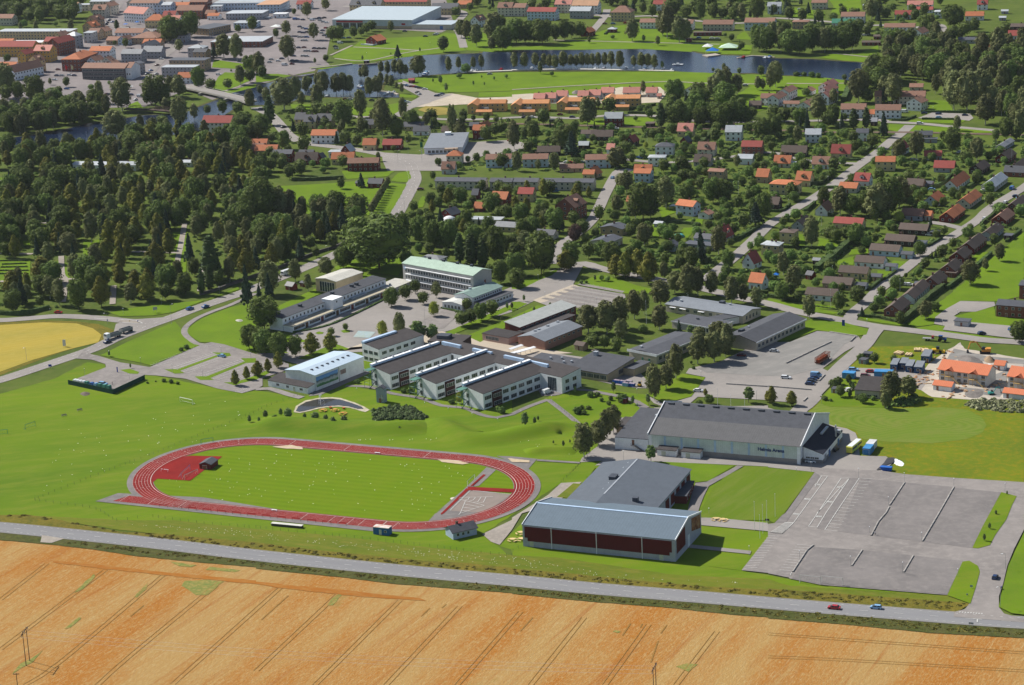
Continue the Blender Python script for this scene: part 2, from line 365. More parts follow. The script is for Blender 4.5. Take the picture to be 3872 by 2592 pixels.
def berm(s_, w_, h_, mat=None):
 ln = smooth_line(P(s_),3); n = len(ln); m = 12; v = []
 for i, p in enumerate(ln):
  a, b_ = ln[max(0, i-1)], ln[min(n-1, i+1)]; d = (b_-a).normalized(); nr = Vector((-d.y, d.x, 0)); e = min(1, min(i, n-1-i)/(n*.18)); e = e*e*(3-2*e)
  for k in range(m+1):
   u = k/m*2-1; q = p+nr*u*w_/2; v.append((q.x, q.y, .05+h_*e*(.5+.5*math.cos(math.pi*u))*(1+.15*math.sin(i*.35))))
 o = meshobj('grass_bank', v, [(i*(m+1)+k, i*(m+1)+k+1,(i+1)*(m+1)+k+1,(i+1)*(m+1)+k)[::-1] for i in range(n-1) for k in range(m)], mat or G_MOWN, None, None, True); o['kind'] = 'structure'
 for pf in o.data.polygons:
  if pf.normal.z < 0: o.data.flip_normals(); break
berm('@02 2250 720 @12 0 745 400 748 900 775 1300 790 1600 760 1750 730', 24,2.6); berm('@12 1560 700 1750 800 1950 880 2200 880 @22 0 850 250 800 480 770 620 790', 22,2.8); berm('@22 120 1010 350 985 600 1000', 12,1.5)
poly('barley_field', '@D -140 758 @01 0 1410 400 1385 700 1395 850 1440 930 1500 900 1568 @02 900 0 650 60 300 160 0 270 @D -140 870', G_WY, Z2)
poly('field_margin', '@D -140 750 @01 0 1385 400 1365 700 1375 900 1400 1030 1450 1090 1510 1000 1568 @02 820 10 470 120 0 300 @D -140 880', G_VERGE, Z1, jag=0.6)
_, R2 = road('road', '@D -80 890 @02 0 345 400 215 840 65 @01 1060 1530 1320 1430 1600 1330 1800 1255 2050 1170 2200 1120 @11 300 945 500 862 700 775 860 690 1000 600 1150 515 1265 420 1345 290 1410 170 1450 80 1435 0 @10 1400 1500 1250 1440 1000 1385 700 1345 450 1310 300 1240 210 1140 120 1050 0 985', 9.0, ASPH_L, Z2)
road('road', '@D -80 730 @01 0 1365 300 1345 550 1328 900 1345 1200 1375 1500 1370', 8.0, ASPH_L, Z2+.005)
road('cycle_path', '@01 2342 1120 2100 1230 1960 1280 1800 1350 1700 1430 1690 1490 1740 1540 1800 1580 @02 1900 30', 3.2, ASPH, Z3)
poly('junction', '@01 1060 1400 1200 1360 1500 1340 1600 1340 1320 1450 1060 1560 1040 1480', ASPH_L, Z2+.008)
poly('traffic_island', '@01 1080 1375 1130 1365 1220 1372 1290 1393 1250 1395 1150 1390', GRAVEL, Z4)
mb = MB()
for s in ('@01 1080 1370 1140 1360 1250 1372 1305 1395', '@01 1305 1398 1220 1397 1120 1388', '@01 860 1350 1010 1360'):
 q = P(s)
 for a, b_ in zip(q, q[1:]): seg(mb, a, b_, 0.4, Z4+.01)
dashes(mb, R2,0,0.18,3,6, Z4); dashes(mb, R2,3.7,0.16,1,2, Z4); dashes(mb, R2,-3.7,0.16,1,2, Z4)
o = mb.build('road_marking', PAINT); o['kind'] = 'structure'
poly('parking_lot', '@02 780 60 830 110 900 125 1100 185 1370 228 1850 20 1930 0 2050 20 2342 110 @12 150 130 300 200 300 250 60 330 60 400 @02 2342 430 2215 468 1990 425 1700 335 1430 305 1320 300 1040 460 700 335 970 230 965 200 840 160 700 150', ASPH, Z3)
for s in ('@02 1505 250 1625 248 1990 117 1942 94 2100 100 2115 125 2060 135 2000 130 1650 262 1690 285 1600 290', '@02 1780 315 1895 312 2235 178 2205 148 2342 148 2342 188 2250 192 1925 330 1960 347 1830 347', '@02 2045 370 2160 365 2342 305 @12 100 260 140 275 @02 2342 345 2200 378 2150 397', '@02 1100 255 1190 245 1275 275 1260 292 1180 288'):
 poly('grass_island', s, G_BRIGHT, Z4, jag=0)
mb = MB()
def stalls(a0, a1, b0, b1, n, w=0.14, z=Z4+.012):
 a0, a1, b0, b1 = (P(q)[0] for q in (a0, a1, b0, b1))
 for i in range(n+1): seg(mb, a0.lerp(a1, i/n), b0.lerp(b1, i/n), w, z)
stalls('@02 1375 205', '@02 1820 30', '@02 1460 222', '@02 1930 35', 17)
stalls('@02 1560 232', '@02 1930 98', '@02 1630 252', '@02 1990 116', 14)
stalls('@02 1660 268', '@02 2010 130', '@02 1740 283', '@02 2060 138', 14)
stalls('@02 1810 302', '@02 2190 158', '@02 1890 316', '@02 2240 178', 14)
stalls('@02 1925 330', '@02 2260 195', '@02 2010 345', '@02 2342 210', 14)
stalls('@02 2080 358', '@02 2342 265', '@02 2130 366', '@02 2342 290', 9)
stalls('@02 2145 450', '@02 2240 412', '@02 2220 465', '@02 2310 430', 4)
poly('parking_lot', '@32 380 1150 1040 1180 1260 1212 1700 1245 2342 1285 @D 2460 1108 2460 1150 @33 2342 150 2250 330 2190 480 2150 650 2112 760 2112 860 2160 920 2342 968 2342 1000 1700 950 1700 905 1800 880 1850 820 1640 750 1100 706 480 656 200 600 190 590 0 552 @23 2342 548 2100 522 2342 215 @33 0 190 0 100 60 92 130 20 @32 160 1568 430 1190', ASPH, Z4+.02)
PL = Z4+.045
poly('asphalt_strip', '@32 430 1200 480 1225 @33 210 20 165 85 60 92 130 20 @32 160 1568', ASPH_D, PL)
poly('asphalt_strip', '@32 745 1250 835 1245 @33 630 0 520 152 450 145 450 130 530 0', ASPH_D, PL)
poly('asphalt_bay', '@32 850 1250 1250 1290 1110 1500 @33 1080 0 940 205 640 170', ASPH_D, PL)
poly('asphalt_bay', '@32 1255 1290 1700 1330 1580 1568 @33 1570 0 1410 260 960 210 1090 0', ASPH_D, PL)
poly('asphalt_bay', '@32 1710 1335 2130 1380 @33 2030 0 1865 320 1430 265 1580 0', ASPH_D, PL)
poly('asphalt_bay', '@33 420 310 860 340 1330 390 1785 440 1640 745 1100 700 480 650 215 600', ASPH_D, PL)
for s in ('@32 2135 1378 2275 1415 2235 1490 @33 2180 60 2080 200 2030 295 1920 325 1870 320 1960 130 2030 0', '@33 1780 447 1840 438 1920 485 1938 540 1900 680 1852 830 1640 755'):
 poly('grass_island', s, G_MOWN, PL+.02)
z = PL+.02
for s in ('@32 475 1228 545 1232 300 1568 @33 230 95 130 190', '@32 490 1230 430 1330', '@32 670 1250 745 1250 450 1568', '@32 745 1250 530 1568 @33 450 132 370 125 @32 670 1250', '@32 835 1250 620 1568 @33 520 155',
   '@33 15 178 130 190 230 90 150 88', '@33 205 570 215 545'):
 q = P(s)
 for a, b_ in zip(q, q[1:]): seg(mb, a, b_, 0.2, z)
stalls('@32 850 1250', '@33 520 155', '@32 955 1258', '@33 635 168', 17,0.14, z)
stalls('@33 265 290', '@33 105 520', '@33 400 300', '@33 215 532', 10,0.14, z)
stalls('@23 2342 205', '@23 2120 510', '@33 100 215', '@23 2245 500', 13,0.14, z)
for k in range(13):
 a = P('@33 18 178')[0].lerp(P('@33 150 90')[0], k/12); b_ = P('@33 130 190')[0].lerp(P('@33 230 92')[0], k/12); seg(mb, a, b_, 0.3, z)
def bus_word(c, r, x, y, x2, y2):
 """BUSS painted across a lane, 5x7 strokes"""
 a, e = T(c, r, x, y), T(c, r, x2, y2); ux = (e-a)/4.0; uy = Vector((-ux.y, ux.x, 0)).normalized()*1.5
 G_ = {'B': [(0,0,0,1),(0,1,.7,1),(.7,1,.7,0),(.7,0,0,0),(0,.5,.7,.5)], 'U': [(0,1,0,0),(0,0,.7,0),(.7,0,.7,1)], 'S': [(.7,1,0,1),(0,1,0,.5),(0,.5,.7,.5),(.7,.5,.7,0),(.7,0,0,0)]}
 for i, ch in enumerate('BUSS'):
  for p0, q0, p1, q1 in G_[ch]: seg(mb, a+ux*(i+p0)+uy*q0, a+ux*(i+p1)+uy*q1,0.22, z)
for q in ((3,2,428,1312,475,1318),(3,2,630,1338,678,1342),(3,2,330,1445,380,1450),(3,2,535,1470,588,1476),(3,3,228,14,278,20),(3,3,440,38,492,42)): bus_word(*q)
for k in range(9): seg(mb, T(3,3,1750+k*25,908+k*1.8), T(3,3,1762+k*25,910+k*1.8),0.7, z)
for s in ('@33 1875 970 1960 975', '@33 1915 972 1915 1000'): seg(mb, *P(s),0.35, Z5+.02)
TC, TH, TL, TR = Vector((-76.36,915.48,0)),-0.398,84.39,36.5
def trk(x, y, z=0):
 return Vector((TC.x+x*math.cos(TH)-y*math.sin(TH), TC.y+x*math.sin(TH)+y*math.cos(TH), z))
def oval(r, n=40):
 ps = []
 for i in range(n+1):
  a = -math.pi/2+math.pi*i/n; ps.append((TL/2+r*math.cos(a), r*math.sin(a)))
 for i in range(n+1):
  a = math.pi/2+math.pi*i/n; ps.append((-TL/2+r*math.cos(a), r*math.sin(a)))
 return ps
def ovalring(name, r0, r1, mat, z, n=40):
 z = zz(z); a = [trk(x, y, z) for x, y in oval(r0, n)]; b_ = [trk(x, y, z) for x, y in oval(r1, n)]; m = len(a)
 o = meshobj(name, a+b_, [(i, m+i, m+(i+1) % m, (i+1) % m) for i in range(m)], mat); o['kind'] = 'structure'; return o
def tpoly(name, pts, mat, z): return poly(name, [trk(x, y) for x, y in pts], mat, z)
ovalring('track_apron', 35.3, TR+7.4+2.3, ASPH_D, Z3)
ovalring('running_track', 35.6, TR+7.4, TRACKM, Z4)
tpoly('track_apron', [(-TL/2-41,-TR-9.4),(-TL/2-37,-TR+1.5),(-TL/2,-TR+6),(TL/2,-TR-5),(TL/2+6,-TR-11),(TL/2-10,-TR-11)], ASPH_D, Z3+.004)
tpoly('running_track', [(-TL/2-34,-TR-7.4),(-TL/2-31,-TR-0.2),(-TL/2,-TR-0.2),(-TL/2,-TR-7.4)], TRACKM, Z4-.01)
PITCHM, t, b = newmat('football_turf')
g = t.nodes.new('ShaderNodeNewGeometry'); mp = t.nodes.new('ShaderNodeMapping'); mp.vector_type = 'TEXTURE'; mp.inputs['Rotation'].default_value = (0,0, TH)
t.links.new(g.outputs['Position'], mp.inputs[0])
wv = t.nodes.new('ShaderNodeTexWave'); wv.bands_direction = 'Y'; wv.inputs['Scale'].default_value = 0.075; wv.inputs['Distortion'].default_value = 0.6; wv.inputs['Detail Scale'].default_value = 0.3
t.links.new(mp.outputs[0], wv.inputs['Vector'])
c = mixc(t, (0.098,0.165,0.004),(0.114,0.185,0.005), wv.outputs[0])
c = mixc(t, c, (0.13,0.18,0.008), noise(t, 0.1,5,0.7, mp.outputs[0], 0.42,0.8))
t.links.new(c, b.inputs['Base Color']); b.inputs['Roughness'].default_value = 0.9; b.inputs['Specular IOR Level'].default_value = .04
MATS['football_turf'] = PITCHM
o = poly('football_pitch', [trk(x, y) for x, y in oval(35.3,24)], PITCHM, Z2)
poly('high_jump_area', '@02 1750 1040 2035 1046 1740 1268 1440 1250 1390 1290 1385 1230 1480 1130 1600 1060', TRACKM, Z3+.01)
poly('red_runway', '@13 1960 1330 1930 1340 @12 1960 1330 2342 1345 2342 1385 1940 1360 1720 1568 1695 1568 1930 1345', TRACKM, Z3+.03) if False else None
poly('shot_put_area', '@12 1915 1340 2342 1400 2342 1440 @22 60 1340 0 1430 @12 2342 1480 @13 2100 20 1570 78 1640 0 @12 1650 1568', ASPH_D, Z3)
poly('asphalt_strip', '@12 2110 1145 2195 1170 2040 1315 1950 1330 1640 1568 @13 1570 78 1640 0 @12 1900 1350', ASPH_D, Z3+.004)
poly('shot_put_sand', '@12 1960 1362 2335 1395 2170 1510 2040 1562 1775 1545', surf('brown_gravel', (0.24,0.2,0.18),(0.21,0.18,0.16), None, 0.3), Z3+.03)
for s in ('@12 1935 1325 2342 1345 @22 40 1352 40 1385 @12 2342 1378 1945 1358', '@12 1925 1340 1958 1345 1720 1568 1695 1568', '@13 1720 0 1695 14 1690 0 1700 -5', '@12 2080 1212 2102 1217 1985 1318 1960 1320'):
 poly('red_runway', s, TRACKM, Z3+.05)
mb2 = MB()
def tline(a, b_, w=0.12, z=Z4+.02, m=mb2): seg(m, trk(*a), trk(*b_), w, z)
for k in range(7):
 r = TR+1.22*k; ps = oval(r, 30)
 for a, b_ in zip(ps, ps[1:]+ps[:1]): tline(a, b_, 0.07 if k else 0.2)
for k in range(1,7): tline((-TL/2-33,-TR-1.22*k),(-TL/2,-TR-1.22*k),.05)
for x in (-TL/2-31,-TL/2-18,-TL/2-4,8,20,33,47): tline((x-TL/4*0,-TR),(x, -TR-7.3))
tline((TL/2,-TR),(TL/2,-TR-7.3),0.2); tline((TL/2-14,-TR),(TL/2-14,-TR-7.3)); tline((TL/2-18,-TR),(TL/2-18,-TR-7.3))
for x in (-TL/2+4,-12,25): tline((x, TR),(x, TR+7.3))
for k in range(12):
 a = -math.pi/2+0.1+k*0.27; x, y = TL/2+TR*math.cos(a), TR*math.sin(a)
 for j in (1,3,5):
  rr = TR+1.22*j; tline((TL/2+rr*math.cos(a+j*.05), rr*math.sin(a+j*.05)),(TL/2+(rr+1)*math.cos(a+j*.05),(rr+1)*math.sin(a+j*.05)))
  b2 = math.pi/2+0.1+k*0.2; tline((-TL/2+rr*math.cos(b2), rr*math.sin(b2)),(-TL/2+(rr+1)*math.cos(b2),(rr+1)*math.sin(b2)))
def pl(s, w=0.2, z=Z3+.07):
 q = P(s)
 for a, b_ in zip(q, q[1:]): seg(mb2, a, b_, w, z)
for s in ('@12 1860 1425 2170 1420', '@12 1855 1440 2090 1498 1880 1568', '@12 1915 1460 1870 1568', '@13 1870 0 1855 15', '@12 2105 1422 2080 1470 2020 1478', '@12 2060 1422 2030 1465 1985 1472', '@12 2010 1422 1985 1452 1950 1460', '@12 1955 1422 1940 1445 1915 1450', '@12 1880 1545 1960 1552', '@12 1890 1515 2000 1530', '@12 1905 1485 2040 1512',
   '@12 1985 1362 2335 1396', '@12 1960 1362 1775 1545'):
 pl(s)
o = mb2.build('track_marking', PAINT); o['kind'] = 'structure'
for s in ('@12 150 960 330 945 425 965 430 985 250 975', '@12 1660 1075 1840 1085 1950 1112 1890 1122 1700 1100'): poly('jumping_pit', s, SANDM, Z4+.03, jag=.5)
poly('track_apron', '@12 2200 1040 @22 0 1045 230 1068 150 1160 0 1110 @12 2300 1080', ASPH_D, Z2+.02)
poly('jumping_pit', '@12 2300 1065 @22 160 1085 160 1105 0 1100', SANDM, Z4+.04, jag=.5)
for s in ('@22 230 1072 620 1098 620 1112 225 1088',): poly('path', s, ASPH_D, Z4)
for c_, r_, x, y in ((1,2,1808,1430),(1,3,1840,14)):
 p = T(c_, r_, x, y); mbx = MB(); mbx.cyl((0,0),1.35,0,0.12,20)
 o = mbx.build('throwing_circle', surf('pale_concrete', (0.6,0.56,0.48),(0.52,0.49,0.42), None, .6)); o.location = (p.x, p.y, Z3+.02)
 tag(o, 'round pale concrete throwing circle ' + ('beside the football pitch edge' if r_ == 2 else 'nearest the track, at the point of the painted sector'), 'throwing circle')
poly('forecourt', '@22 620 1100 640 1060 800 940 780 890 860 840 930 800 930 700 1110 680 1140 690 1200 760 1250 1090 2342 1138 @32 0 1145 430 1190 1040 1190 1150 1100 1080 1045 840 1040 820 880 800 830 720 790 620 770 0 600 @22 2342 580 1300 600 1250 800 1250 1090 830 1085 760 1130 700 1160 660 1240 560 1350 400 1480 330 1410 450 1290 540 1230', ASPH_L, Z3)
poly('gravel_path', '@22 330 1400 450 1290 640 1280 400 1480 @23 90 0 0 150 @13 2230 288 2150 260 2070 190 2342 60 @23 0 40', GRAVEL, Z3+.02)
poly('lawn', '@22 670 1230 680 1190 720 1150 765 1148 700 1240', G_MOWN, Z4+.01); poly('lawn', '@22 410 1420 560 1295 640 1300 530 1430', G_ROUGH, Z4+.01)
road('path', '@22 1230 600 1130 540 1000 500 850 470 700 440 560 430 400 480', 3.0, ASPH_D, Z3)
road('path', '@22 1240 640 1180 580 1140 540', 3.0, ASPH_D, Z3+.003)
road('path', '@22 330 525 480 640 600 740 700 830 790 920', 2.6, ASPH_D, Z3+.006)
road('path', '@12 820 400 1050 410 1250 470 1500 510 1700 580 1900 600 2050 660 2200 690 2342 660 @22 0 660 150 590 330 525', 2.8, ASPH_D, Z3+.003)
road('path', '@12 0 430 120 425 300 480 420 510', 4.0, ASPH, Z4+.003)
poly('yard', '@12 480 495 600 480 820 380 1050 280 990 240 540 440', ASPH_D, Z3)
poly('yard', '@22 270 490 400 490 560 400 700 430 550 380 350 350 240 440', ASPH_D, Z3+.01)
poly('yard', '@22 355 350 565 400 500 440 350 400', PAVE, Z4+.004)
road('path', '@32 270 640 350 590 440 500', 6, ASPH_L, Z3+.01)
road('road', '@31 1000 1440 950 1500 @32 870 40 700 190 560 330 430 460 320 590 250 660', 7.5, ASPH_L, Z3+.012)
poly('gravel_parking', '@31 450 1465 570 1475 830 1515 860 1568 @32 700 90 500 240 600 290 560 380 350 560 0 535 @22 2342 530 1850 505 1700 500 1600 585 1400 595 1300 560 1220 480 1400 570 1640 500 1770 320 1590 285 1620 240 1900 180 2150 60 2342 0 @21 2342 1568 @31 200 1568', ASPH_L, Z3)
poly('gravel_parking', '@31 450 1467 570 1480 830 1520 @32 700 20 500 230 200 310 @22 2342 310 1780 280 1700 240 2100 130 2342 0 @31 200 1568', GRAVEL_G, Z3+.02)
poly('lawn', '@22 1560 290 1770 325 1640 500 1400 560 1230 480 1300 420', G_MOWN, Z4+.02)
poly('lawn', '@31 0 1568 400 1355 700 1390 920 1450 900 1500 820 1512 570 1475 450 1460 200 1550', G_BRIGHT, Z3+.03)
poly('school_yard', '@11 330 1500 1250 1060 1500 1010 1850 1130 2342 1120 @21 200 1120 200 1190 0 1290 @11 2342 1290 1900 1420 1700 1480 1750 1568 @12 1800 0 2342 60 @22 0 60 400 100 1100 200 1300 420 1150 420 900 380 350 250 @12 1500 60 700 100 380 200 0 100 0 0 @11 0 1568', ASPH_L, Z2)
poly('paved_yard', '@11 1700 1470 2342 1568 @12 2342 60 1900 30 1500 0 700 60 780 80 @11 1000 1568 1300 1500', PAVE, Z2+.02)
poly('paved_yard', '@12 1900 30 2342 0 @22 0 0 250 60 560 100 380 110 200 100 0 190 @12 2100 150', PAVE, Z2+.025)
poly('play_area', '@11 935 1465 1095 1475 1040 1530 890 1522', surf('blue_play_paint', (0.27,0.36,0.37),(0.33,0.36,0.30),(0.3,0.4,0.5),.3,.6), Z2+.04)
for s in ('@11 540 1485 575 1470 620 1478 610 1492 570 1496', '@11 775 1465 820 1450 865 1460 855 1478 800 1482'): poly('lawn', s, G_BRIGHT, Z3)
poly('dark_yard', '@11 1380 1440 1600 1330 1750 1260 1860 1310 1720 1440 1500 1470', ASPH, Z2+.04)
for s in ('@11 1730 1480 2342 1220 2342 1265 1800 1500', '@11 1920 1510 2342 1340 @21 0 1190 60 1195 140 1215 0 1290 @21 0 1400 0 1400 @11 2050 1568', '@21 0 1340 230 1230 340 1240 300 1275 0 1400',
   '@21 580 1035 800 950 880 960 1150 1050 1290 1080 1240 1130 1000 1120', '@11 820 970 900 935 1000 930 1100 955 1000 1000', '@11 720 880 900 800 1330 800 1340 900 1300 960 1000 920 730 905',
   '@21 0 1080 0 1010 140 990 480 880 520 900 250 1000 80 1085', '@12 380 150 720 10 850 60 640 130 450 160', '@02 920 120 1300 190 1380 215 1820 30 1770 0 @01 1600 1380 1160 1568', '@01 1740 1510 1700 1450 1850 1350 2100 1250 2342 1200 2342 1568 @11 20 1500 @12 300 100 0 100 @02 2100 50 1930 0 @01 1830 1568',
   '@11 60 1500 300 1500 500 1568 0 1568', '@11 130 1270 540 1080 620 1110 200 1300', '@01 1000 1300 1150 1260 1700 1200 1900 1180 2180 1060 2190 1085 1900 1175 1600 1290 1400 1325 1100 1330'):
 poly('lawn', s, G_BRIGHT, Z2+.03, jag=.5)
poly('bus_station', '@21 190 1185 560 1040 620 1060 1030 1130 1040 1160 860 1240 620 1260 480 1215 340 1240', ASPH_L, Z3)
poly('bus_station', '@21 190 1185 560 1040 620 1060 330 1190 260 1210', PAVE, Z3+.01)
for k in range(6):
 a = Vector((265+k*66,1170-k*26));
 s = f'@21 {a.x:.0f} {a.y:.0f} {a.x+40:.0f} {a.y-8:.0f} {min(a.x+500,1030):.0f} {a.y+62:.0f} {min(a.x+480,1010):.0f} {a.y+78:.0f} {a.x+60:.0f} {a.y+14:.0f}'
 poly('bus_island', s, ASPH, Z3+.03)
o = mb.build('parking_marking', PAINT); o['kind'] = 'structure'
# ================= building library =================
WALLC = {'w': ('white', (0.76,0.78,0.80)), 'y': ('pale yellow', (0.58,0.48,0.26)), 'Y': ('ochre yellow', (0.55,0.34,0.09)), 'p': ('cream', (0.56,0.52,0.44)),
   'r': ('dark red', (0.16,0.03,0.025)), 'd': ('dark brown', (0.06,0.04,0.035)), 'g': ('grey', (0.34,0.35,0.38)), 'b': ('pale blue-grey', (0.50,0.60,0.70)),
   'n': ('tan brick', (0.42,0.31,0.20)), 'k': ('red brick', (0.23,0.085,0.06)), 'l': ('light grey', (0.5,0.5,0.5))}
ROOFC = {'o': ('orange tile', (0.50,0.17,0.075)), 'b': ('reddish brown tile', (0.28,0.15,0.105)), 'D': ('dark brown', (0.115,0.085,0.07)), 'd': ('dark grey', (0.085,0.09,0.105)),
   'r': ('red', (0.34,0.075,0.06)), 'p': ('salmon pink', (0.56,0.24,0.19)), 'l': ('light grey metal', (0.42,0.45,0.48)), 'w': ('white', (0.72,0.73,0.75)),
   't': ('sandy orange', (0.52,0.30,0.18)), 'G': ('green', (0.06,0.26,0.16)), 'g': ('mid grey', (0.25,0.26,0.28)), 'c': ('pale copper green', (0.27,0.40,0.33))}
def wm(k): return plain('wall_'+WALLC[k][0].replace(' ', '_'), WALLC[k][1], 0.85)
def rm(k):
 nm, c = ROOFC[k]
 tile = k in 'obrptD'
 return plain('roof_'+nm.replace(' ', '_'), c, 0.8 if tile else 0.55,0,0.13,0.3, seam=0.9 if tile else 0, seamdir='X')
_wc = {}
def winmesh(w, h, nm=1):
 k = (round(w, 1), round(h, 1), nm)
 if k not in _wc:
  mb = MB(); mb.box(-w/2-.08, w/2+.08,-.05,.04,-h/2-.08, h/2+.08,0)
  pw = (w-0.06*(nm-1))/nm
  for i in range(nm):
   x = -w/2+i*(pw+.06); mb.box(x+.03, x+pw-.03,-.075,0,-h/2+.03, h/2-.03,1)
  _wc[k] = mb.mesh('window', [WFR, GLASS])
 return _wc[k]
_dc = {}
def doormesh(w=1.0, h=2.1, key='d', c=(0.25,0.12,0.08)):
 k = (w, h, key)
 if k not in _dc:
  mb = MB(); mb.box(-w/2-.08, w/2+.08,-.05,.04,0, h+.1,0); mb.box(-w/2, w/2,-.09,0,.02, h, 1); mb.box(w/2-.2, w/2-.1,-.13,-.09,1,1.1,0)
  _dc[k] = mb.mesh('door', [WFR, plain('door_'+key, c, 0.6)])
 return _dc[k]
class B:
 """one building: Empty at its front-left base corner, x along the front wall, y away from the camera side"""
 def __init__(s, A, Bp, depth, H, rise=2.0, wall='w', roof='b', kind='x', ov=0.4, name='house', label=None, cat='house', group=None, wmat=None, rmat=None, win=None, chim=1, rp=.5, base=None, thick=0.22, door=True):
  d = Vector((Bp.x-A.x, Bp.y-A.y, 0)); L = d.length; d.normalize(); n = Vector((-d.y, d.x, 0))
  o = A+(d+n)*ov; s.L, s.D, s.H, s.rise = L-2*ov, depth-2*ov, H, rise
  s.d, s.n, s.o = d, n, Vector((o.x, o.y, 0)); s.ang = math.atan2(d.y, d.x)
  s.e = empty(name, s.o, s.ang, label, cat, group)
  s.wmat = wmat or wm(wall); s.rmat = rmat or rm(roof)
  L, D = s.L, s.D
  mb = MB()
  if kind == 'x': mb.prism([(0,0),(D, 0),(D, H),(D*rp, H+rise),(0, H)], 0, L, 'x')
  elif kind == 'y': mb.prism([(0,0),(0, H),(L/2, H+rise),(L, H),(L, 0)], 0, D, 'y')
  elif kind == 'm': mb.prism([(0,0),(D, 0),(D, H+rise),(0, H)], 0, L, 'x')       # high side at the back
  elif kind == 'M': mb.prism([(0,0),(0, H+rise),(L, H),(L, 0)], 0, D, 'y')       # high side at the left
  elif kind == 'f': mb.box(0, L, 0, D, 0, H)
  else: mb.box(0, L, 0, D, 0, H)
  s.wall = mb.build('wall', s.wmat, s.e)
  rb = MB(); t = thick; v = ov
  if kind == 'x':
   k = rise/(D/2) if D else 0; z0 = H-v*k
   rb.prism([(-v, z0),(D*rp, H+rise),(D+v, z0),(D+v, z0+t),(D*rp, H+rise+t*1.1),(-v, z0+t)], -v, L+v, 'x')
  elif kind == 'y':
   k = rise/(L/2); z0 = H-v*k
   rb.prism([(-v, z0),(-v, z0+t),(L/2, H+rise+t*1.1),(L+v, z0+t),(L+v, z0),(L/2, H+rise)], -v, D+v, 'y')
  elif kind == 'm':
   k = rise/D; rb.prism([(-v, H-v*k),(D+v, H+rise+v*k),(D+v, H+rise+v*k+t),(-v, H-v*k+t)], -v, L+v, 'x')
  elif kind == 'M':
   k = rise/L; rb.prism([(-v, H+rise+v*k),(-v, H+rise+v*k+t),(L+v, H-v*k+t),(L+v, H-v*k)], -v, D+v, 'y')
  elif kind == 'f':
   rb.box(-v, L+v, -v, D+v, H, H+t)
  elif kind == 'h':
   r = min(L, D)/2
   if L >= D: a, b_ = (r, D/2, H+rise),(L-r, D/2, H+rise)
   else: a, b_ = (L/2, r, H+rise),(L/2, D-r, H+rise)
   vs = [(-v, -v, H),(L+v, -v, H),(L+v, D+v, H),(-v, D+v, H),(-v, -v, H+t),(L+v, -v, H+t),(L+v, D+v, H+t),(-v, D+v, H+t),(a[0], a[1], a[2]+t),(b_[0], b_[1], b_[2]+t)]
   fs = [(3,2,1,0),(0,1,5,4),(1,2,6,5),(2,3,7,6),(3,0,4,7)]
   fs += [(4,5,9,8),(5,6,9),(6,7,8,9),(7,4,8)] if L >= D else [(4,5,8),(5,6,9,8),(6,7,9),(7,4,8,9)]
   rb.add(vs, fs)
  s.roof = rb.build('roof', s.rmat, s.e)
  s.kind = kind
  if base: mb = MB(); mb.box(-.03, L+.03,-.03, D+.03,0, base[0]); mb.build('plinth', base[1], s.e)
  if chim and kind in 'xyh':
   mb = MB(); cx = L*(0.35+0.3*random.random()) if L >= D else L/2+.6; cy = D/2+.7 if kind != 'y' else D*.5
   mb.box(cx-.4, cx+.4, cy-.4, cy+.4, H+rise*.4, H+rise+1.0); mb.box(cx-.5, cx+.5, cy-.5, cy+.5, H+rise+1.0, H+rise+1.15)
   mb.build('chimney', plain('chimney_sheet', (0.12,0.07,0.06),0.7), s.roof)
  if kind == 'x' and rise > 3.7 and 8 < L < 16:
   dz = H+rise*.3; mb = MB(); mb.prism([(L/2-1.3, dz-.6),(L/2-1.3, dz+1.2),(L/2, dz+2.1),(L/2+1.3, dz+1.2),(L/2+1.3, dz-.6)], D*.12, D*.42, 'y'); dm = mb.build('dormer', s.wmat, s.roof)
   mb = MB(); mb.prism([(L/2-1.6, dz+1.05),(L/2-1.6, dz+1.25),(L/2, dz+2.35),(L/2+1.6, dz+1.25),(L/2+1.6, dz+1.05),(L/2, dz+2.15)], D*.12-.3, D*.46, 'y'); mb.build('dormer_roof', s.rmat, s.roof)
   mb = MB(); mb.box(L/2-.6, L/2+.6, D*.12-.06, D*.12, dz, dz+1); mb.build('dormer_window', GLASS, s.roof)
  c = Vector((0,0,0))-s.o; lx, ly = c.dot(d), c.dot(n)
  s.vis = {'f': ly < 0, 'l': lx < 0, 'r': lx > L}
  if win: s.windows(*win, door=door)
 def place(s, wall, me, name, u, z, lab=None, out=0):
  L, D = s.L, s.D
  if wall == 'f': p, r = (u, -out, z),0
  elif wall == 'r': p, r = (L+out, u, z), math.pi/2
  elif wall == 'l': p, r = (-out, D-u, z),-math.pi/2
  else: p, r = (L-u, D+out, z), math.pi
  o = inst(me, name, s.e, p, r)
  if lab: o['label'] = lab
  return o
 def row(s, wall, u0, u1, n, z, w, h, nm=2, lab=None):
  for i in range(n):
   s.place(wall, winmesh(w, h, nm), 'window', u0+(u1-u0)*(i+.5)/n, z, lab)
 def windows(s, floors, spacing, w=1.2, h=1.2, side=True, door=True):
  fh = s.H/floors
  for f in range(floors):
   z = fh*f+fh*.56
   n = max(1, int(s.L/spacing)); dn = random.randrange(n) if (f == 0 and door and n > 1) else -1
   for i in range(n):
    u = s.L*(i+.5)/n
    if i == dn: s.place('f', doormesh(), 'door', u, 0.0)
    else: s.place('f', winmesh(w, min(h, fh*.6)), 'window', u, z)
   if side:
    sw = 'l' if s.vis['l'] else ('r' if s.vis['r'] else None)
    if sw:
     n2 = max(1, int(s.D/(spacing*1.2)))
     for i in range(n2): s.place(sw, winmesh(w, min(h, fh*.6)), 'window', s.D*(i+.5)/n2, z)
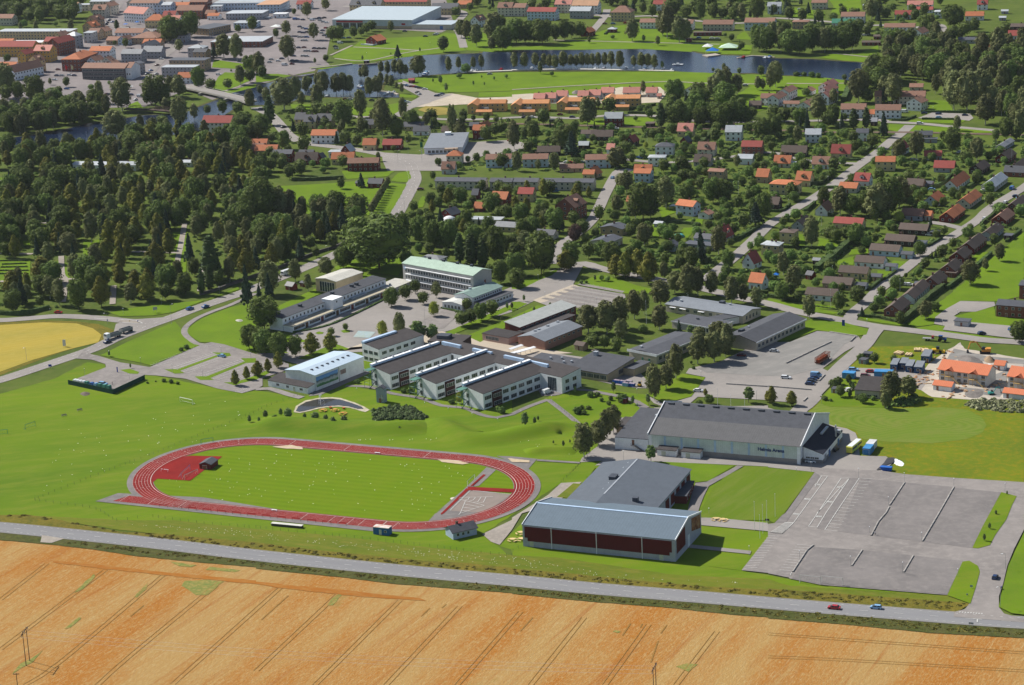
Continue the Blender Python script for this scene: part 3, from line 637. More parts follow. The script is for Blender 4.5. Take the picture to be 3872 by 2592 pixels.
  if s.kind == 'x' and s.rise > 2.6 and side:
   sw = 'l' if s.vis['l'] else ('r' if s.vis['r'] else None)
   if sw: s.place(sw, winmesh(1.0,1.0), 'window', s.D/2, s.H+s.rise*.3)
 def box(s, name, x0, x1, y0, y1, z0, z1, mat, parent=None):
  mb = MB(); mb.box(x0, x1, y0, y1, z0, z1); return mb.build(name, mat, parent or s.e)
 def vent(s, x, y, w=1.0, h=1.0, mat=None, l=None):
  """roof ventilator standing on the roof"""
  L, D, H, r = s.L, s.D, s.H, s.rise
  z = H+{'x': r*(1-abs(y-D/2)/(D/2)), 'y': r*(1-abs(x-L/2)/(L/2)), 'm': r*y/D, 'M': r*(1-x/L), 'f': 0, 'h': r*.4}[s.kind]
  l = l or w
  mb = MB(); mb.box(x-l/2, x+l/2, y-w/2, y+w/2, z-.1, z+h); mb.box(x-l/2-.12, x+l/2+.12, y-w/2-.12, y+w/2+.12, z+h, z+h+.15)
  mb.build('roof_vent', mat or plain('galvanised', (0.45,0.48,0.52),0.45,0.3), s.roof)
def endpoint(A, ang, x1):
 d = Vector((math.cos(ang), math.sin(ang),0)); lo, hi = 0.0,200.0
 up = px(A+d*1)[0] > px(A)[0]
 for _ in range(40):
  m = (lo+hi)/2
  if (px(A+d*m)[0] < x1) == up: lo = m
  else: hi = m
 return A+d*((lo+hi)/2)
def zone(p):
 x, y = p.x, p.y
 if y > 1850 and x < -110: return 'in the town centre'
 if y > 1850: return 'beyond the river'
 if y > 1590: return 'between the river and the railway'
 if y > 1380 and x < 20: return 'by the roundabout and store'
 if y > 1380: return 'among the gardens below the railway'
 if x > 120: return 'beside the diagonal street'
 return 'behind the schools'
def houses(tile, s, name='house', cat='house'):
 c, r = int(tile[0]), int(tile[1])
 for ln in s.strip().split('\n'):
  q = ln.split()
  x0, y0, x1, ang, D, H, rise = map(float, q[:7]); wl, rf = q[7], q[8]; kd = q[9] if len(q) > 9 else ('f' if rise < 0.45 else 'x')
  A = T(c, r, x0, y0, H); Bp = endpoint(A, R(ang), c*585.5+x1/4)
  L = (Bp-A).length
  small = D*L < 45 or H < 2.7 and L < 9
  nm = 'shed' if small else ('apartment_building' if (H > 5.6 and L > 15) or H > 6.5 else name)
  if L > 22 and H > 5.6 and y0 < 700 and r == 0: nm = 'town_building'
  ct = {'shed': 'shed', 'apartment_building': 'apartment block', 'town_building': 'town building'}.get(nm, cat)
  word = {'shed': 'shed', 'apartment_building': 'apartment block', 'town_building': 'town building'}.get(nm, 'house')
  sz = 'long ' if L > 2.2*D else ('small ' if L < 8.5 and word == 'house' else '')
  if word == 'house' and H > 5: sz = 'tall '
  b = B(A, Bp, D, H, rise, wl, rf, kd, name=nm, cat=ct, chim=(0 if small or kd == 'f' else 1))
  gab = 'flat ' if kd == 'f' else ('hipped ' if kd == 'h' else '')
  lab = f"{sz}{WALLC[wl][0]} {word} with {gab}{ROOFC[rf][0].replace(' tile', '')} roof {zone(b.o)}"
  b.e['label'] = lab; b.e['auto'] = 1
  fl = max(1, round(H/2.9))
  if not small: b.windows(fl, 3.4 if H < 5.6 else 3.0)
  else:
   b.place('f', doormesh(), 'door', b.L*.5,0)
# ================= river and far ground =================
TOWNP = surf('town_paving', (0.225,0.20,0.20),(0.165,0.15,0.152),(0.28,0.25,0.24),0.02,0.15, f3=0.6)
poly('town_square', '@D -90 75 110 95 190 85 240 20 290 -30 1010 -30 1040 60 1010 75 760 60 745 140 760 155 640 178 600 215 520 245 430 205 330 245 150 250 -60 275', TOWNP, Z1)
RIV = '@10 -100 800 130 760 330 700 560 670 570 640 880 592 1110 590 1120 570 1280 540 1500 510 1950 495 2070 490 2090 440 2130 470 @20 0 470 100 455 350 462 640 462 900 450 1200 455 1500 450 1620 472 1750 500 1900 508 2342 522 @30 0 535 400 545 600 560 900 580 1090 600 1000 640 940 690 830 742 600 727 400 702 160 692 @20 2200 672 1650 672 1480 650 900 646 0 652 @10 1900 668 1600 690 1300 735 1180 740 1140 790 1130 830 1300 860 1310 895 1100 892 900 897 600 888 450 875 350 925 200 962 0 965 @00 2200 960 2050 1060 1950 1110 1850 1190 1700 1220 1500 1245 1300 1265 1000 1320 700 1365 300 1340 -200 1400 -200 1300 300 1240 600 1185 850 1125 1000 1110 1300 1060 1500 1050 1700 1030 1900 950 2100 870'
poly('river', RIV, WATER, Z2, jag=1.2)
strip('river_bank', [Vector((p.x, p.y, 0)) for p in P(RIV)+P(RIV)[:1]], 6.5, surf('bank_reeds', (.05,.06,.018),(.09,.085,.03), None, .1), Z1+.02)
for s in ('@10 700 520 800 460 900 420 960 378 1250 350 1650 332 1740 302 1830 315 1850 400 1930 465 1700 488 1340 530 1000 572 880 575 730 545', '@10 1290 735 1700 692 2342 665 @20 1480 658 2342 690 @30 0 695 500 712 780 747 760 850 560 900 0 870 @20 2342 800 1800 780 1400 748 700 780 0 825 @10 2342 835 2000 845 1680 850 1480 790 1330 762',
   '@10 2040 850 2342 840 @20 0 830 700 785 1400 755 1800 770 1700 860 0 880 0 900 @10 2342 890 2030 890', '@20 0 440 350 420 700 330 950 240 1100 230 1330 270 1650 390 1700 430 1640 480 1200 452 640 458 0 460', '@10 1870 300 2342 290 2342 480 2150 480 1930 465 1870 380',
   '@10 320 960 640 960 1060 990 1330 940 1330 980 1280 1060 1000 1070 640 1010 340 1020', '@10 1310 860 1480 880 1460 900 1320 895', '@00 1960 548 2240 590 2240 640 1940 620', '@00 2000 705 2060 665 2270 680 2290 740 2040 850 1920 845 1940 800', '@00 2030 850 2342 770 2342 800 2100 860', '@10 480 625 870 580 930 580 600 640', '@10 0 680 200 680 330 695 130 745 0 760', '@00 1180 960 1260 930 1330 1010 1160 1015',
   '@30 480 530 620 485 820 500 1010 415 1010 540 940 575 700 560', '@30 560 0 850 0 860 90 560 160 600 60', '@30 220 70 340 90 520 110 520 165 220 165', '@30 1480 920 1650 925 1700 1030 1400 1030 1480 980', '@30 1310 1100 1820 1100 1760 1135 1280 1120', '@30 1230 1215 1300 1150 2090 1190 2090 1220', '@30 1110 1140 1260 1145 1180 1210 1100 1190',
   '@20 1660 390 1950 400 2200 420 2180 500 1900 500 1650 470', '@20 2060 330 2130 290 2200 370 2050 360', '@20 1430 1080 1900 960 2342 700 2342 1000 2000 1080', '@20 1020 1080 1300 1080 1300 1160 1000 1150', '@20 690 1090 860 1100 860 1145 620 1140',
   '@11 130 145 700 112 900 95 1100 60 1230 110 1380 125 1215 415 1000 405 480 395 180 340', '@11 1230 90 1300 20 1400 0 1420 60 1380 105 1290 100', '@11 1450 345 1520 230 1560 240 1530 330', '@11 780 0 1270 0 1200 50 830 75', '@31 2342 555 2050 800 1600 1180 1270 1400 1340 1425 1520 1405 1530 1340 1760 1190 2070 1195 2180 1180 2342 1140', '@31 1700 1330 2070 1240 2080 1330 2342 1350 2342 1430 1850 1385', '@31 1350 1440 1520 1410 1620 1420 1600 1460 2342 1560 2342 1590 1700 1500',
   '@31 0 1165 340 1235 660 1300 600 1310 300 1280 0 1200', '@31 820 1330 1180 1390 1260 1420 1200 1415 900 1370', '@31 430 1215 600 1240 640 1270 440 1260', '@21 1370 430 1520 370 1480 350 1340 330', '@21 1560 440 1750 440 1740 490 1580 480', '@21 1570 520 1700 515 1600 620 1540 560', '@21 1290 490 1370 500 1340 620 1280 600', '@31 270 580 330 580 340 690 280 680', '@31 460 610 700 660 650 700 460 690', '@31 1000 910 1160 920 1070 1000 990 990',
   '@31 760 720 920 710 920 760 740 770', '@31 590 830 790 780 780 860 640 860', '@31 1150 820 1300 830 1200 900 1100 880', '@31 1900 750 2050 740 1920 830 1880 800'):
 poly('lawn', s, G_BRIGHT, Z2+.02, jag=1.0)
poly('meadow', '@10 1480 1010 1550 975 1720 985 1790 1000 1780 1050 1640 1060', surf('dry_grass', (0.28,0.22,0.06),(0.2,0.17,0.04), None, .1), Z2+.03)
poly('building_ground', '@10 1600 870 1800 860 2030 900 2342 890 @20 0 870 170 860 600 880 1000 800 1350 800 1420 850 1350 940 1150 950 0 950 @10 1900 960 1450 985 1400 960', surf('pale_sand', (0.45,0.39,0.31),(0.38,0.33,0.26),(0.5,0.44,0.36),.03,.2), Z2+.025, jag=1)
poly('meadow', '@32 860 40 1500 30 1640 100 2342 140 2342 1285 1700 1240 1260 1212 1130 1190 1150 1110 1230 1080 1080 1045 840 1040 815 860 720 790 550 780 500 690 340 660 480 500 640 420 560 360 720 150', G_MEADOW, Z1+.01)
MOWR, t, b = newmat('mown_meadow'); g = t.nodes.new('ShaderNodeNewGeometry'); mp = t.nodes.new('ShaderNodeMapping'); mp.vector_type = 'TEXTURE'; q = T(3,2,1420,740)
mp.inputs['Location'].default_value = (q.x, q.y, 0); mp.inputs['Rotation'].default_value = (0,0, R(-22)); mp.inputs['Scale'].default_value = (2.2,1,1); t.links.new(g.outputs['Position'], mp.inputs[0])
wv = t.nodes.new('ShaderNodeTexWave'); wv.wave_type = 'RINGS'; wv.rings_direction = 'Z'; wv.inputs['Scale'].default_value = .16; wv.inputs['Distortion'].default_value = 1.5; wv.inputs['Detail Scale'].default_value = .4; t.links.new(mp.outputs[0], wv.inputs['Vector'])
c = mixc(t, (.105,.165,.016),(.135,.185,.028), wv.outputs[0]); c = mixc(t, c, (.16,.18,.04), noise(t, .08,5,.7, geo(t),.45,.75)); t.links.new(c, b.inputs['Base Color']); b.inputs['Roughness'].default_value = .9; b.inputs['Specular IOR Level'].default_value = .04
poly('mown_meadow', '@32 340 670 480 550 1100 605 1600 595 1830 620 1960 690 2000 760 1960 830 1800 890 1500 925 1100 910 850 880 800 800 700 775 520 770', MOWR, Z2)
poly('building_site', '@32 1600 100 1760 0 1800 60 2342 150 2342 520 1900 530 1500 500 1380 430 1400 300 1480 190', surf('site_sand', (0.44,0.39,0.32),(0.33,0.30,0.27),(0.52,0.47,0.40),.05,.2, f3=.8), Z2+.01, jag=1)
poly('building_site', '@32 1700 60 1800 80 2000 130 2342 160 2342 200 2100 190 1760 150 1620 180', GRAVEL_G, Z2+.03, jag=1)
poly('building_site', '@32 2000 430 2060 300 2200 250 2180 420 2120 500 1900 470 1700 410', GRAVEL_G, Z2+.03, jag=1)
poly('building_site', '@32 640 230 1400 250 1480 330 1400 440 1080 330 800 330 600 320', ASPH_L, Z2+.015)
poly('lawn', '@32 480 520 640 340 800 350 800 480 1060 500 1060 600 560 590 480 560', G_MOWN, Z2+.02)
poly('lawn', '@D 2342 1180 @33 2350 160 2200 480 2150 680 2110 860 2230 920 @D 2440 1420 2500 1200', G_BRIGHT, Z5+.05)
poly('lawn', '@22 1260 1090 2040 1130 1800 1270 1640 1290 1500 1250', G_BRIGHT, Z4)
poly('lawn', '@22 1700 1568 1760 1480 1840 1330 1950 1230 2130 1140 2342 1140 @32 0 1150 425 1192 150 1568 @33 125 20 55 90 0 60 @23 2342 65 1800 60 1720 30', surf('striped_lawn', (0.115,0.165,0.012),(0.085,0.145,0.012),(0.14,0.17,0.03),.05,.2, rot=R(55), sx=6), Z4)
poly('path', '@22 2030 1150 2060 1130 2120 1135 2010 1200 1800 1320 1760 1400 1720 1500 1700 1568 1600 1568 1650 1370 1680 1290 1780 1280 1900 1220', ASPH_D, Z4+.01)
poly('path', '@23 1715 40 1900 45 2342 90 2342 165 1720 108', ASPH_L, Z4+.015)
poly('path', '@23 1620 285 2190 345 2180 375 1600 315', ASPH_L, Z4+.015)
S1, _ = road('road', '@30 2100 1200 1700 1165 1400 1135 1100 1120 900 1100 @20 1900 1120 1300 1065 900 1060 600 1085 200 1075 0 1080 @10 2100 1095 1700 1095 1330 1065 950 1075 640 1040', 6.5, ASPH_L, Z3)
road('road', '@30 1300 1150 1200 1240 1130 1290 1000 1400 880 1480 760 1568 @31 600 125 420 245 250 345 100 435 0 500 @21 2200 640 2050 775 1920 880 1830 950 1770 1010', 7.5, ASPH_L, Z3+.005)
road('road', '@21 350 1020 600 850 800 890 1000 935 1300 990 1600 1045 1800 1090 2100 1165 2342 1215 @31 300 1295 700 1370 1000 1425 1300 1460 1700 1510 2000 1550 @D 2342 785 2450 800', 8.0, ASPH_L, Z3+.01)
poly('road', '@11 2342 1060 @21 400 900 600 840 650 870 560 1040 190 1190 0 1200 @11 2300 1200 2200 1120', ASPH_L, Z3+.008)
road('road', '@20 1100 1568 @21 980 0 860 200 800 330 740 440 620 560 480 650 430 720 400 850', 7, ASPH_L, Z3+.012)
road('road', '@31 2450 60 2342 150 2050 330 1930 440 1780 540 1600 650 1450 740 1300 860 1150 980 1000 1100 900 1200 780 1300 740 1380', 7.0, ASPH_L, Z3+.014)
road('road', '@31 1780 530 1620 490 1480 470', 6, ASPH_L, Z3+.016)
road('road', '@31 880 910 1200 930', 4, ASPH_L, Z3+.016) if False else None
poly('parking_lot', '@31 1530 1340 1620 1270 1760 1192 2070 1200 2080 1235 1900 1290 1760 1290 1700 1330 1850 1385 2342 1430 2342 1545 1600 1455 1620 1420 1520 1400', ASPH_L, Z3+.018)
road('street', '@10 1320 760 1480 810 1600 880 1560 940 1430 975 1290 1060', 7, ASPH_L, Z3+.002)
poly('parking_lot', '@10 1340 740 1480 790 1640 855 1800 870 1620 930 1450 990 1370 960 1500 890 1350 810', ASPH_L, Z3+.004)
poly('parking_lot', '@10 1880 1310 2342 1285 @20 100 1310 160 1340 0 1400 @10 2342 1410 2100 1420 1920 1500 1600 1490 1500 1420 1600 1400 1890 1380', ASPH_L, Z3+.006)
poly('junction', '@10 1150 1400 1500 1420 1720 1480 1700 1568 1200 1568 1160 1480', ASPH_L, Z3+.009)
road('street', '@20 0 1480 400 1500 900 1460 1400 1490 1850 1460 @30 0 1400 400 1480 800 1500', 5.5, ASPH_L, Z3+.003)
road('street', '@30 850 240 1100 235 1300 260 1560 230 1600 300 1600 400', 7, ASPH_L, Z3+.003)
road('street', '@20 750 140 1000 160 1300 150 1700 195 2110 215 @30 0 170 400 190 850 230', 7, ASPH_L, Z3+.003)
road('street', '@10 800 60 1300 85 1700 90 1900 120 1830 230 1870 330 1900 440', 7, ASPH_L, Z3+.003)
road('street', '@20 700 320 760 260 850 150 870 90', 7, ASPH_L, Z3+.003)
road('street', '@00 1700 830 1450 770 1330 740 1380 660 1500 520 1580 450 1560 390 1480 330 1440 290 1100 250 1000 230 1050 100 1100 30', 8, ASPH, Z3+.003)
poly('parking_lot', '@30 1370 1085 1500 1035 1850 1045 1880 1085 1840 1110 1760 1100', ASPH_L, Z3)
road('railway', '@20 -600 1120 0 1135 900 1160 1900 1185 @30 200 1200 600 1215 1300 1215 1750 1225 2342 1240', 5, surf('railway_ballast', (0.16,0.115,0.09),(0.12,0.09,0.07), None, .3), Z3+.02)
for s in ('@10 890 435 1250 450 1500 465 1700 440', '@10 720 540 1000 560 1300 500 1500 465', '@10 680 510 880 420', '@20 380 370 900 385 1500 400 1900 410', '@20 0 825 700 782 1400 752 1750 765 2342 775', '@30 170 768 480 770 760 765', '@30 580 490 950 530', '@00 2020 850 2342 745'):
 road('footpath', s, 2.6, GRAVEL, Z3+.03)
for s in ('@01 560 780 570 950 600 1000 575 1200', '@01 1040 1050 1030 1220', '@01 1690 480 1660 650 1620 850 1600 990', '@01 1900 640 1870 850 1830 1100', '@01 0 1010 280 1020', '@01 0 755 300 760', '@01 280 1010 600 990 1000 1000', '@01 1200 740 1620 750', '@01 350 480 560 470', '@01 0 90 300 95'):
 road('gravel_walk', s, 3.2, GRAVEL, Z3+.03)
poly('car_yard', '@01 2080 150 2160 60 2342 60 2342 130 2200 170', GRAVEL, Z3)
CEM = 'lawn'
for s in ('@01 0 800 70 810 0 890', '@01 60 820 280 810 270 1000 0 1010 0 900', '@01 760 640 910 630 910 770 760 770', '@01 490 830 545 830 550 950 500 950', '@01 590 840 630 850 640 1000 600 1020', '@01 1580 560 1720 560 1700 980 1560 980', '@01 210 640 280 640 270 690 220 690', '@01 0 60 180 60 300 90 0 90', '@01 0 130 160 120 130 160 0 160'):
 poly('cemetery_lawn', s, G_BRIGHT, Z3)
# ================= the named big buildings =================
M_LILAC = plain('lilac_render', (0.40,0.42,0.50),0.8); M_WINE = plain('wine_red_sheet', (0.105,0.012,0.012),0.7, seam=0.6)
M_BLUEROOF = plain('blue_grey_sheet_roof', (0.115,0.155,0.195),0.75,0,0.08,0.2, seam=1.2, seamdir='X')
M_FELT = plain('dark_felt_roof', (0.085,0.09,0.105),0.9,0,0.14,.15); M_FELT2 = plain('brown_felt_roof', (0.062,0.056,0.057),0.9,0,0.16,.15)
M_WHITE = plain('white_sheet', (0.78,0.80,0.83),0.6); M_GALV = plain('galvanised', (0.45,0.48,0.52),0.45,0.3)
M_SKY = plain('pale_blue_sheet', (0.42,0.55,0.72),0.5); M_GREYB = plain('grey_plinth', (0.27,0.25,0.24),0.9)
M_PALE = plain('pale_green_grey_sheet', (0.62,0.68,0.64),0.7, seam=0.8); M_BEIGE = plain('beige_brick', (0.50,0.40,0.26),0.9)
M_BLUE = plain('blue_steel', (0.03,0.10,0.27),0.5); M_DKRED = plain('brick_red_wall', (0.22,0.06,0.05),0.85)
def sub(b, name, mb, mat, parent=None, smooth=False): return mb.build(name, mat, parent or b.e, smooth)
A = T(2,3,103,296); Bp = T(2,3,1497,441)
h = B(A, Bp, 30.5,8.4,3.2, kind='x', ov=0.0, name='sports_hall', label='large sports hall with wine red wall panels and blue-grey roof beside the road', cat='sports hall', wmat=M_LILAC, rmat=M_BLUEROOF, chim=0)
L, D = h.L, h.D
mb = MB(); n = 4
for i, (a, e) in enumerate(((.8,11.4),(11.7,29.2),(29.5,47),(47.3,58.6))):
 z0 = 2.3
 a2 = a+1.1 if i == 0 else a; e2 = e-.9 if i == 3 else e
 mb.box(a, e, -.08,0,3.6,8.0); mb.box(a2, e2,-.08,0, z0,3.6)
sub(h, 'cladding', mb, M_WINE)
mb = MB(); mb.prism([(1.5,2.6),(11.5,2.6),(11.5,9.9),(1.5,8.1)], L, L+.08); sub(h, 'cladding', mb, M_WINE)
mb = MB(); mb.prism([(19,5.0),(29.5,2.5),(29.5,8.0),(19,10.0)], L, L+.08); sub(h, 'mural', mb, surf('mural_brown', (0.25,0.09,0.04),(0.12,0.05,0.03),(0.6,0.45,0.25),.3,.35, f3=.6))
for x in (11.55,29.35,47.15): sub(h, 'downpipe', MB().box(x-.12, x+.12,-.25,-.08,0,8.4), M_WHITE)
for x in (3.5,54.5): h.place('f', doormesh(1.4,2.2, 'pale', (.5,.52,.42)), 'door', x, 0.0)
h.place('r', doormesh(2.4,5.0, 'white', (.7,.75,.8)), 'door', 15.5,0.0)
mb = MB(); k = h.rise/(D/2); mb.prism([(0-.1,8.4-.1*k),(D/2,8.4+3.2),(D+.1,8.3),(D+.1,8.9),(D/2,12.25),(-.1,8.9)], L, L+.25); sub(h, 'verge_board', mb, M_WHITE, h.roof); mb = MB(); mb.prism([(0-.1,8.4-.1*k),(D/2,8.4+3.2),(D+.1,8.3),(D+.1,8.9),(D/2,12.25),(-.1,8.9)], -.25,0); sub(h, 'verge_board', mb, M_WHITE, h.roof)
sub(h, 'ridge_cap', MB().box(0, L, D/2-.5, D/2+.5,11.7,11.95), M_SKY, h.roof)
uw = Vector((.366,.93,0)); nw = Vector((-.93,.366,0)); q0 = Vector((47.6,898.5,0))
A = q0-uw*56-nw*22.5; Bq = q0+uw*.5-nw*22.5
g = B(A, Bq, 37.2,6.5,2.6, kind='x', ov=0.5, name='sports_centre_wing', label='wide low sports centre wing with slate grey roof joined behind the wine red hall', cat='sports centre', wmat=M_LILAC, rmat=plain('slate_wing_roof', (.10,.118,.145),.8,0,.1,.2), chim=0, rp=.605)
for x, y, w_, l_, hh in ((33,24.5,2.6,4,1.7),(13,9,2,2,1.5)): g.vent(x, y, w_, hh, plain('dark_vent', (.07,.08,.1),.6), l_)
for x in (21,27.5,31,46,52): g.vent(x, 23,3.4,.3, M_GALV, .9)
for x in (22,29,36,43,50): g.box('cladding', x, x+4.5,-.1,0,1,5.2, M_WINE)
g.row('f', 2, g.L-2,8,1.6,1.6,1.2)
sub(g, 'ridge_cap', MB().box(14, g.L, g.D*.605-.3, g.D*.605+.3,9.15,9.4), M_GALV, g.roof)
A = T(2,2,1600,1410,3.2); Bq = T(2,2,1672,1268,3.2)
g2 = B(A, Bq, 9,3.2,.5, 'r', 'd', 'f', ov=.3, name='entrance_annex', label='small flat-roofed dark red annex on the right of the sports centre wing', cat='annex', rmat=M_FELT)
g2.row('f', 1, g2.L-1,4,1.7,1.2,1.3)
A = T(2,2,1252,1000); Bp = T(3,2,298,1120)
a_ = B(A, Bp, 44,7.6,7.0, kind='x', ov=0.0, name='ice_arena', label='big pale ice arena with dark grey gable roof and blue lettering on its long wall', cat='arena', wmat=M_PALE, rmat=M_FELT, chim=0, base=(2.3, M_GREYB))
L, D = a_.L, a_.D
for x in [L*i/9 for i in range(1,9)]:
 sub(a_, 'light_panel', MB().box(x-.45, x+.45,-.06,0,2.35,7.4), M_SKY)
for x in (.7, L-.7): sub(a_, 'light_panel', MB().box(x-.7, x+.7,-.08,0,0,7.6), M_WHITE)
mb = MB(); k = 7.0/(D/2)
for x0 in (-.35, L): mb = MB(); mb.prism([(-.3,7.5),(D/2,14.55),(D+.3,7.5),(D+.3,8.3),(D/2,15.3),(-.3,8.3)], x0, x0+.35); sub(a_, 'verge_board', mb, M_WHITE, a_.roof)
for i in range(10): a_.vent(3+i*(L-6)/9, D/2-.8,1.0,.55, plain('dark_vent', (.07,.08,.1),.6),2.3)
mb = MB(); mb.prism([(0.02,2.3),(D-.02,2.3),(D-.02,7.5),(D/2,14.4),(0.02,7.5)], L, L+.06); sub(a_, 'gable_cladding', mb, M_WHITE)
mb = MB(); y0, y1 = -.3,11.5
mb.add([(0.1, y0,7.6+y0*k+.30),(L-.1, y0,7.6+y0*k+.30),(L-.1, y1,7.6+y1*k+.30),(.1, y1,7.6+y1*k+.30)], [(0,1,2,3)]); sub(a_, 'weathered_roofing', mb, plain('weathered_felt', (0.12,0.12,0.125),.9,0,.1, seam=1.0), a_.roof)
def lettering(txt, parent, loc, size, mat, rz=0, name='lettering'):
 cu = bpy.data.curves.new(name, 'FONT'); cu.body = txt; cu.size = size; cu.extrude = 0.04; cu.offset = 0.02; cu.align_x = 'CENTER'
 cu.materials.append(mat); o = bpy.data.objects.new(name, cu); COL.objects.link(o)
 o.location = loc; o.rotation_euler = (math.pi/2,0, rz)
 cu.offset = .05; dg = bpy.context.evaluated_depsgraph_get(); me = bpy.data.meshes.new_from_object(o.evaluated_get(dg)); bpy.data.objects.remove(o)
 o = inst(me, name, parent, loc, rz); o.rotation_euler = (math.pi/2,0, rz); return o
o = lettering('Helmia Arena', a_.e, (L*.81,-.1,4.7),2.0, plain('navy_letters', (0.01,0.03,0.16),.5))
for x, w_ in ((4.8,8.5),(15.3,8.5)):
 pA = a_.o+a_.d*x-a_.n*4.2
 sh = B(pA, pA+a_.d*w_, 4.0,2.8,.5, kind='m', ov=.25, name='storage_shed', label='white storage shed against the arena wall, '+('nearest the arena corner with stairs' if x < 10 else 'the one farther right'), cat='shed', wmat=M_WHITE, rmat=M_FELT2)
 sh.place('f', doormesh(1.8,2.2, 'pale', (.5,.52,.42)), 'door', sh.L*.35,0)
pA = T(2,2,944,975); pB = a_.o-a_.d*0.2
lw = B(pA, Vector((pB.x, pB.y, 0)),34,5.2,2.2, kind='m', ov=0.0, name='arena_side_wing', label='white wing with sloping grey roof on the left end of the arena', cat='arena wing', wmat=M_WHITE, rmat=M_FELT)
lw.place('f', doormesh(1.0,2.1, 'd'), 'door', lw.L*.55,2.6); lw.vent(lw.L*.75,24,1.6,1.4)
mb = MB(); mb.box(lw.L*.50, lw.L*.62,-1.2,0,2.45,2.6)
mb.add([(lw.L*.62,-1.2,2.6),(lw.L*.62,-.2,2.6),(lw.L*.9,-.2,0.1),(lw.L*.9,-1.2,.1),(lw.L*.62,-1.2,2.3),(lw.L*.62,-.2,2.3),(lw.L*.88,-.2,0),(lw.L*.88,-1.2,0)], [(3,2,1,0),(4,5,6,7),(0,4,7,3),(1,2,6,5)])
for q in range(4): mb.bar((lw.L*(.5+.1*q),-1.2, max(0,2.6-q*.7)),(lw.L*(.5+.1*q),-1.2, max(1,3.6-q*.8)),.06)
sub(lw, 'outside_stair', mb, plain('dark_steel', (.1,.1,.11),.5))
pA = T(2,2,948,830); pB2 = T(2,2,1035,850)
s2 = B(pA, pA+a_.d*8,12,3.0,.5, 'n', 'd', 'm', ov=.3, name='garage', label='small beige brick garage behind the arena side wing', cat='garage', rmat=M_FELT2)
s2.place('f', doormesh(2.4,2.3, 'd'), 'door', 4,0)
pA = a_.o+a_.d*(L+0.1)+a_.n*3.0
rw = B(pA, pA+a_.d*8.5,31,4.2,2.6, kind='M', ov=.2, name='arena_lean_to', label='white lean-to with dark roof along the right gable of the arena', cat='lean-to', wmat=M_WHITE, rmat=plain('black_felt', (.03,.035,.05),.8), base=(1.7, M_GREYB))
rw.row('f', 1,6.5,3,2.3,1.6,.7,2)
for u in (4,10,24): rw.place('r', doormesh(2.6,3.0, 'blue', (.08,.18,.4)) if u > 5 else doormesh(2.6,3.0, 'l', (.35,.35,.36)), 'door', u, 0)
rw.vent(7.3,27,1.5,1.2, M_GALV, 2); sub(rw, 'flue', MB().cyl((7.6,22),.35,4,9.5,10), M_GALV)
mb = MB(); mb.box(2,3.0,18,28,6.2,6.8); sub(rw, 'air_duct', mb, M_GALV, rw.roof)
A = T(1,2,540,305,7.6); Bq = T(1,2,990,130,7.6)
gy = B(A, Bq, 19,7.6,1.1, kind='x', ov=.3, name='gym_hall', label='white gym hall with pale blue roof and landscape mural on its wall', cat='gym hall', wmat=M_WHITE, rmat=plain('ice_blue_roof', (0.42,0.52,0.62),.55,0,.06,.3, seam=1.3), chim=0)
MUR, t, b = newmat('mural_landscape')
tc = t.nodes.new('ShaderNodeTexCoord'); sx = t.nodes.new('ShaderNodeSeparateXYZ'); t.links.new(tc.outputs['Object'], sx.inputs[0])
ad = t.nodes.new('ShaderNodeMath'); ad.operation = 'MULTIPLY_ADD'; ad.inputs[1].default_value = 1.6; t.links.new(noise(t, .5,4,.6, tc.outputs['Object'], 0.2,.8), ad.inputs[0]); t.links.new(sx.outputs['Z'], ad.inputs[2])
cr = t.nodes.new('ShaderNodeValToRGB'); mr = t.nodes.new('ShaderNodeMapRange'); mr.inputs[1].default_value = 1.8; mr.inputs[2].default_value = 7.6; t.links.new(ad.outputs[0], mr.inputs[0]); t.links.new(mr.outputs[0], cr.inputs[0])
E = cr.color_ramp.elements; E[0].position = 0; E[0].color = (.03,.13,.04,1); E[1].position = 1; E[1].color = (.05,.2,.55,1)
for ps, cc in ((.28,(.05,.2,.06,1)),(.38,(.45,.5,.5,1)),(.52,(.25,.3,.35,1)),(.62,(.03,.06,.08,1)),(.76,(.10,.30,.65,1))):
 e = E.new(ps); e.color = cc
t.links.new(cr.outputs[0], b.inputs['Base Color'])
gy.box('mural', .6,15.5,-.1,0,1.8,6.6, MUR)
gy.box('small_mural', 17.2,21,-.1,0,3.4,5.5, surf('mural_brown2', (.16,.12,.12),(.3,.22,.2), None, .8))
for x in (16.2,): gy.box('downpipe', x-.08, x+.08,-.2,-.02,0,7.6, M_GREYB)
for i in range(8): gy.vent(4+i*3.6,5.5,.9,.45, plain('dark_vent', (.07,.08,.1),.6))
A = T(1,2,108,400); Bq = T(1,2,475,474)
gl = B(A, Bq, 9,2.9,1.4, kind='m', ov=.2, name='gym_annex', label='low white changing room annex in front of the white gym hall', cat='annex', wmat=M_WHITE, rmat=M_FELT2, chim=0)
gl.row('f', 3, gl.L*.62,2,1.7,1.6,1.0,2); gl.row('f', gl.L*.72, gl.L-1,1,1.7,1.8,1.0,3); gl.place('f', doormesh(1.1,2.1, 'pale', (.5,.6,.65)), 'door', gl.L*.66,0)
angF = R(46.5); dF = Vector((math.cos(angF), math.sin(angF),0)); nF = Vector((-dF.y, dF.x, 0))
fing = []
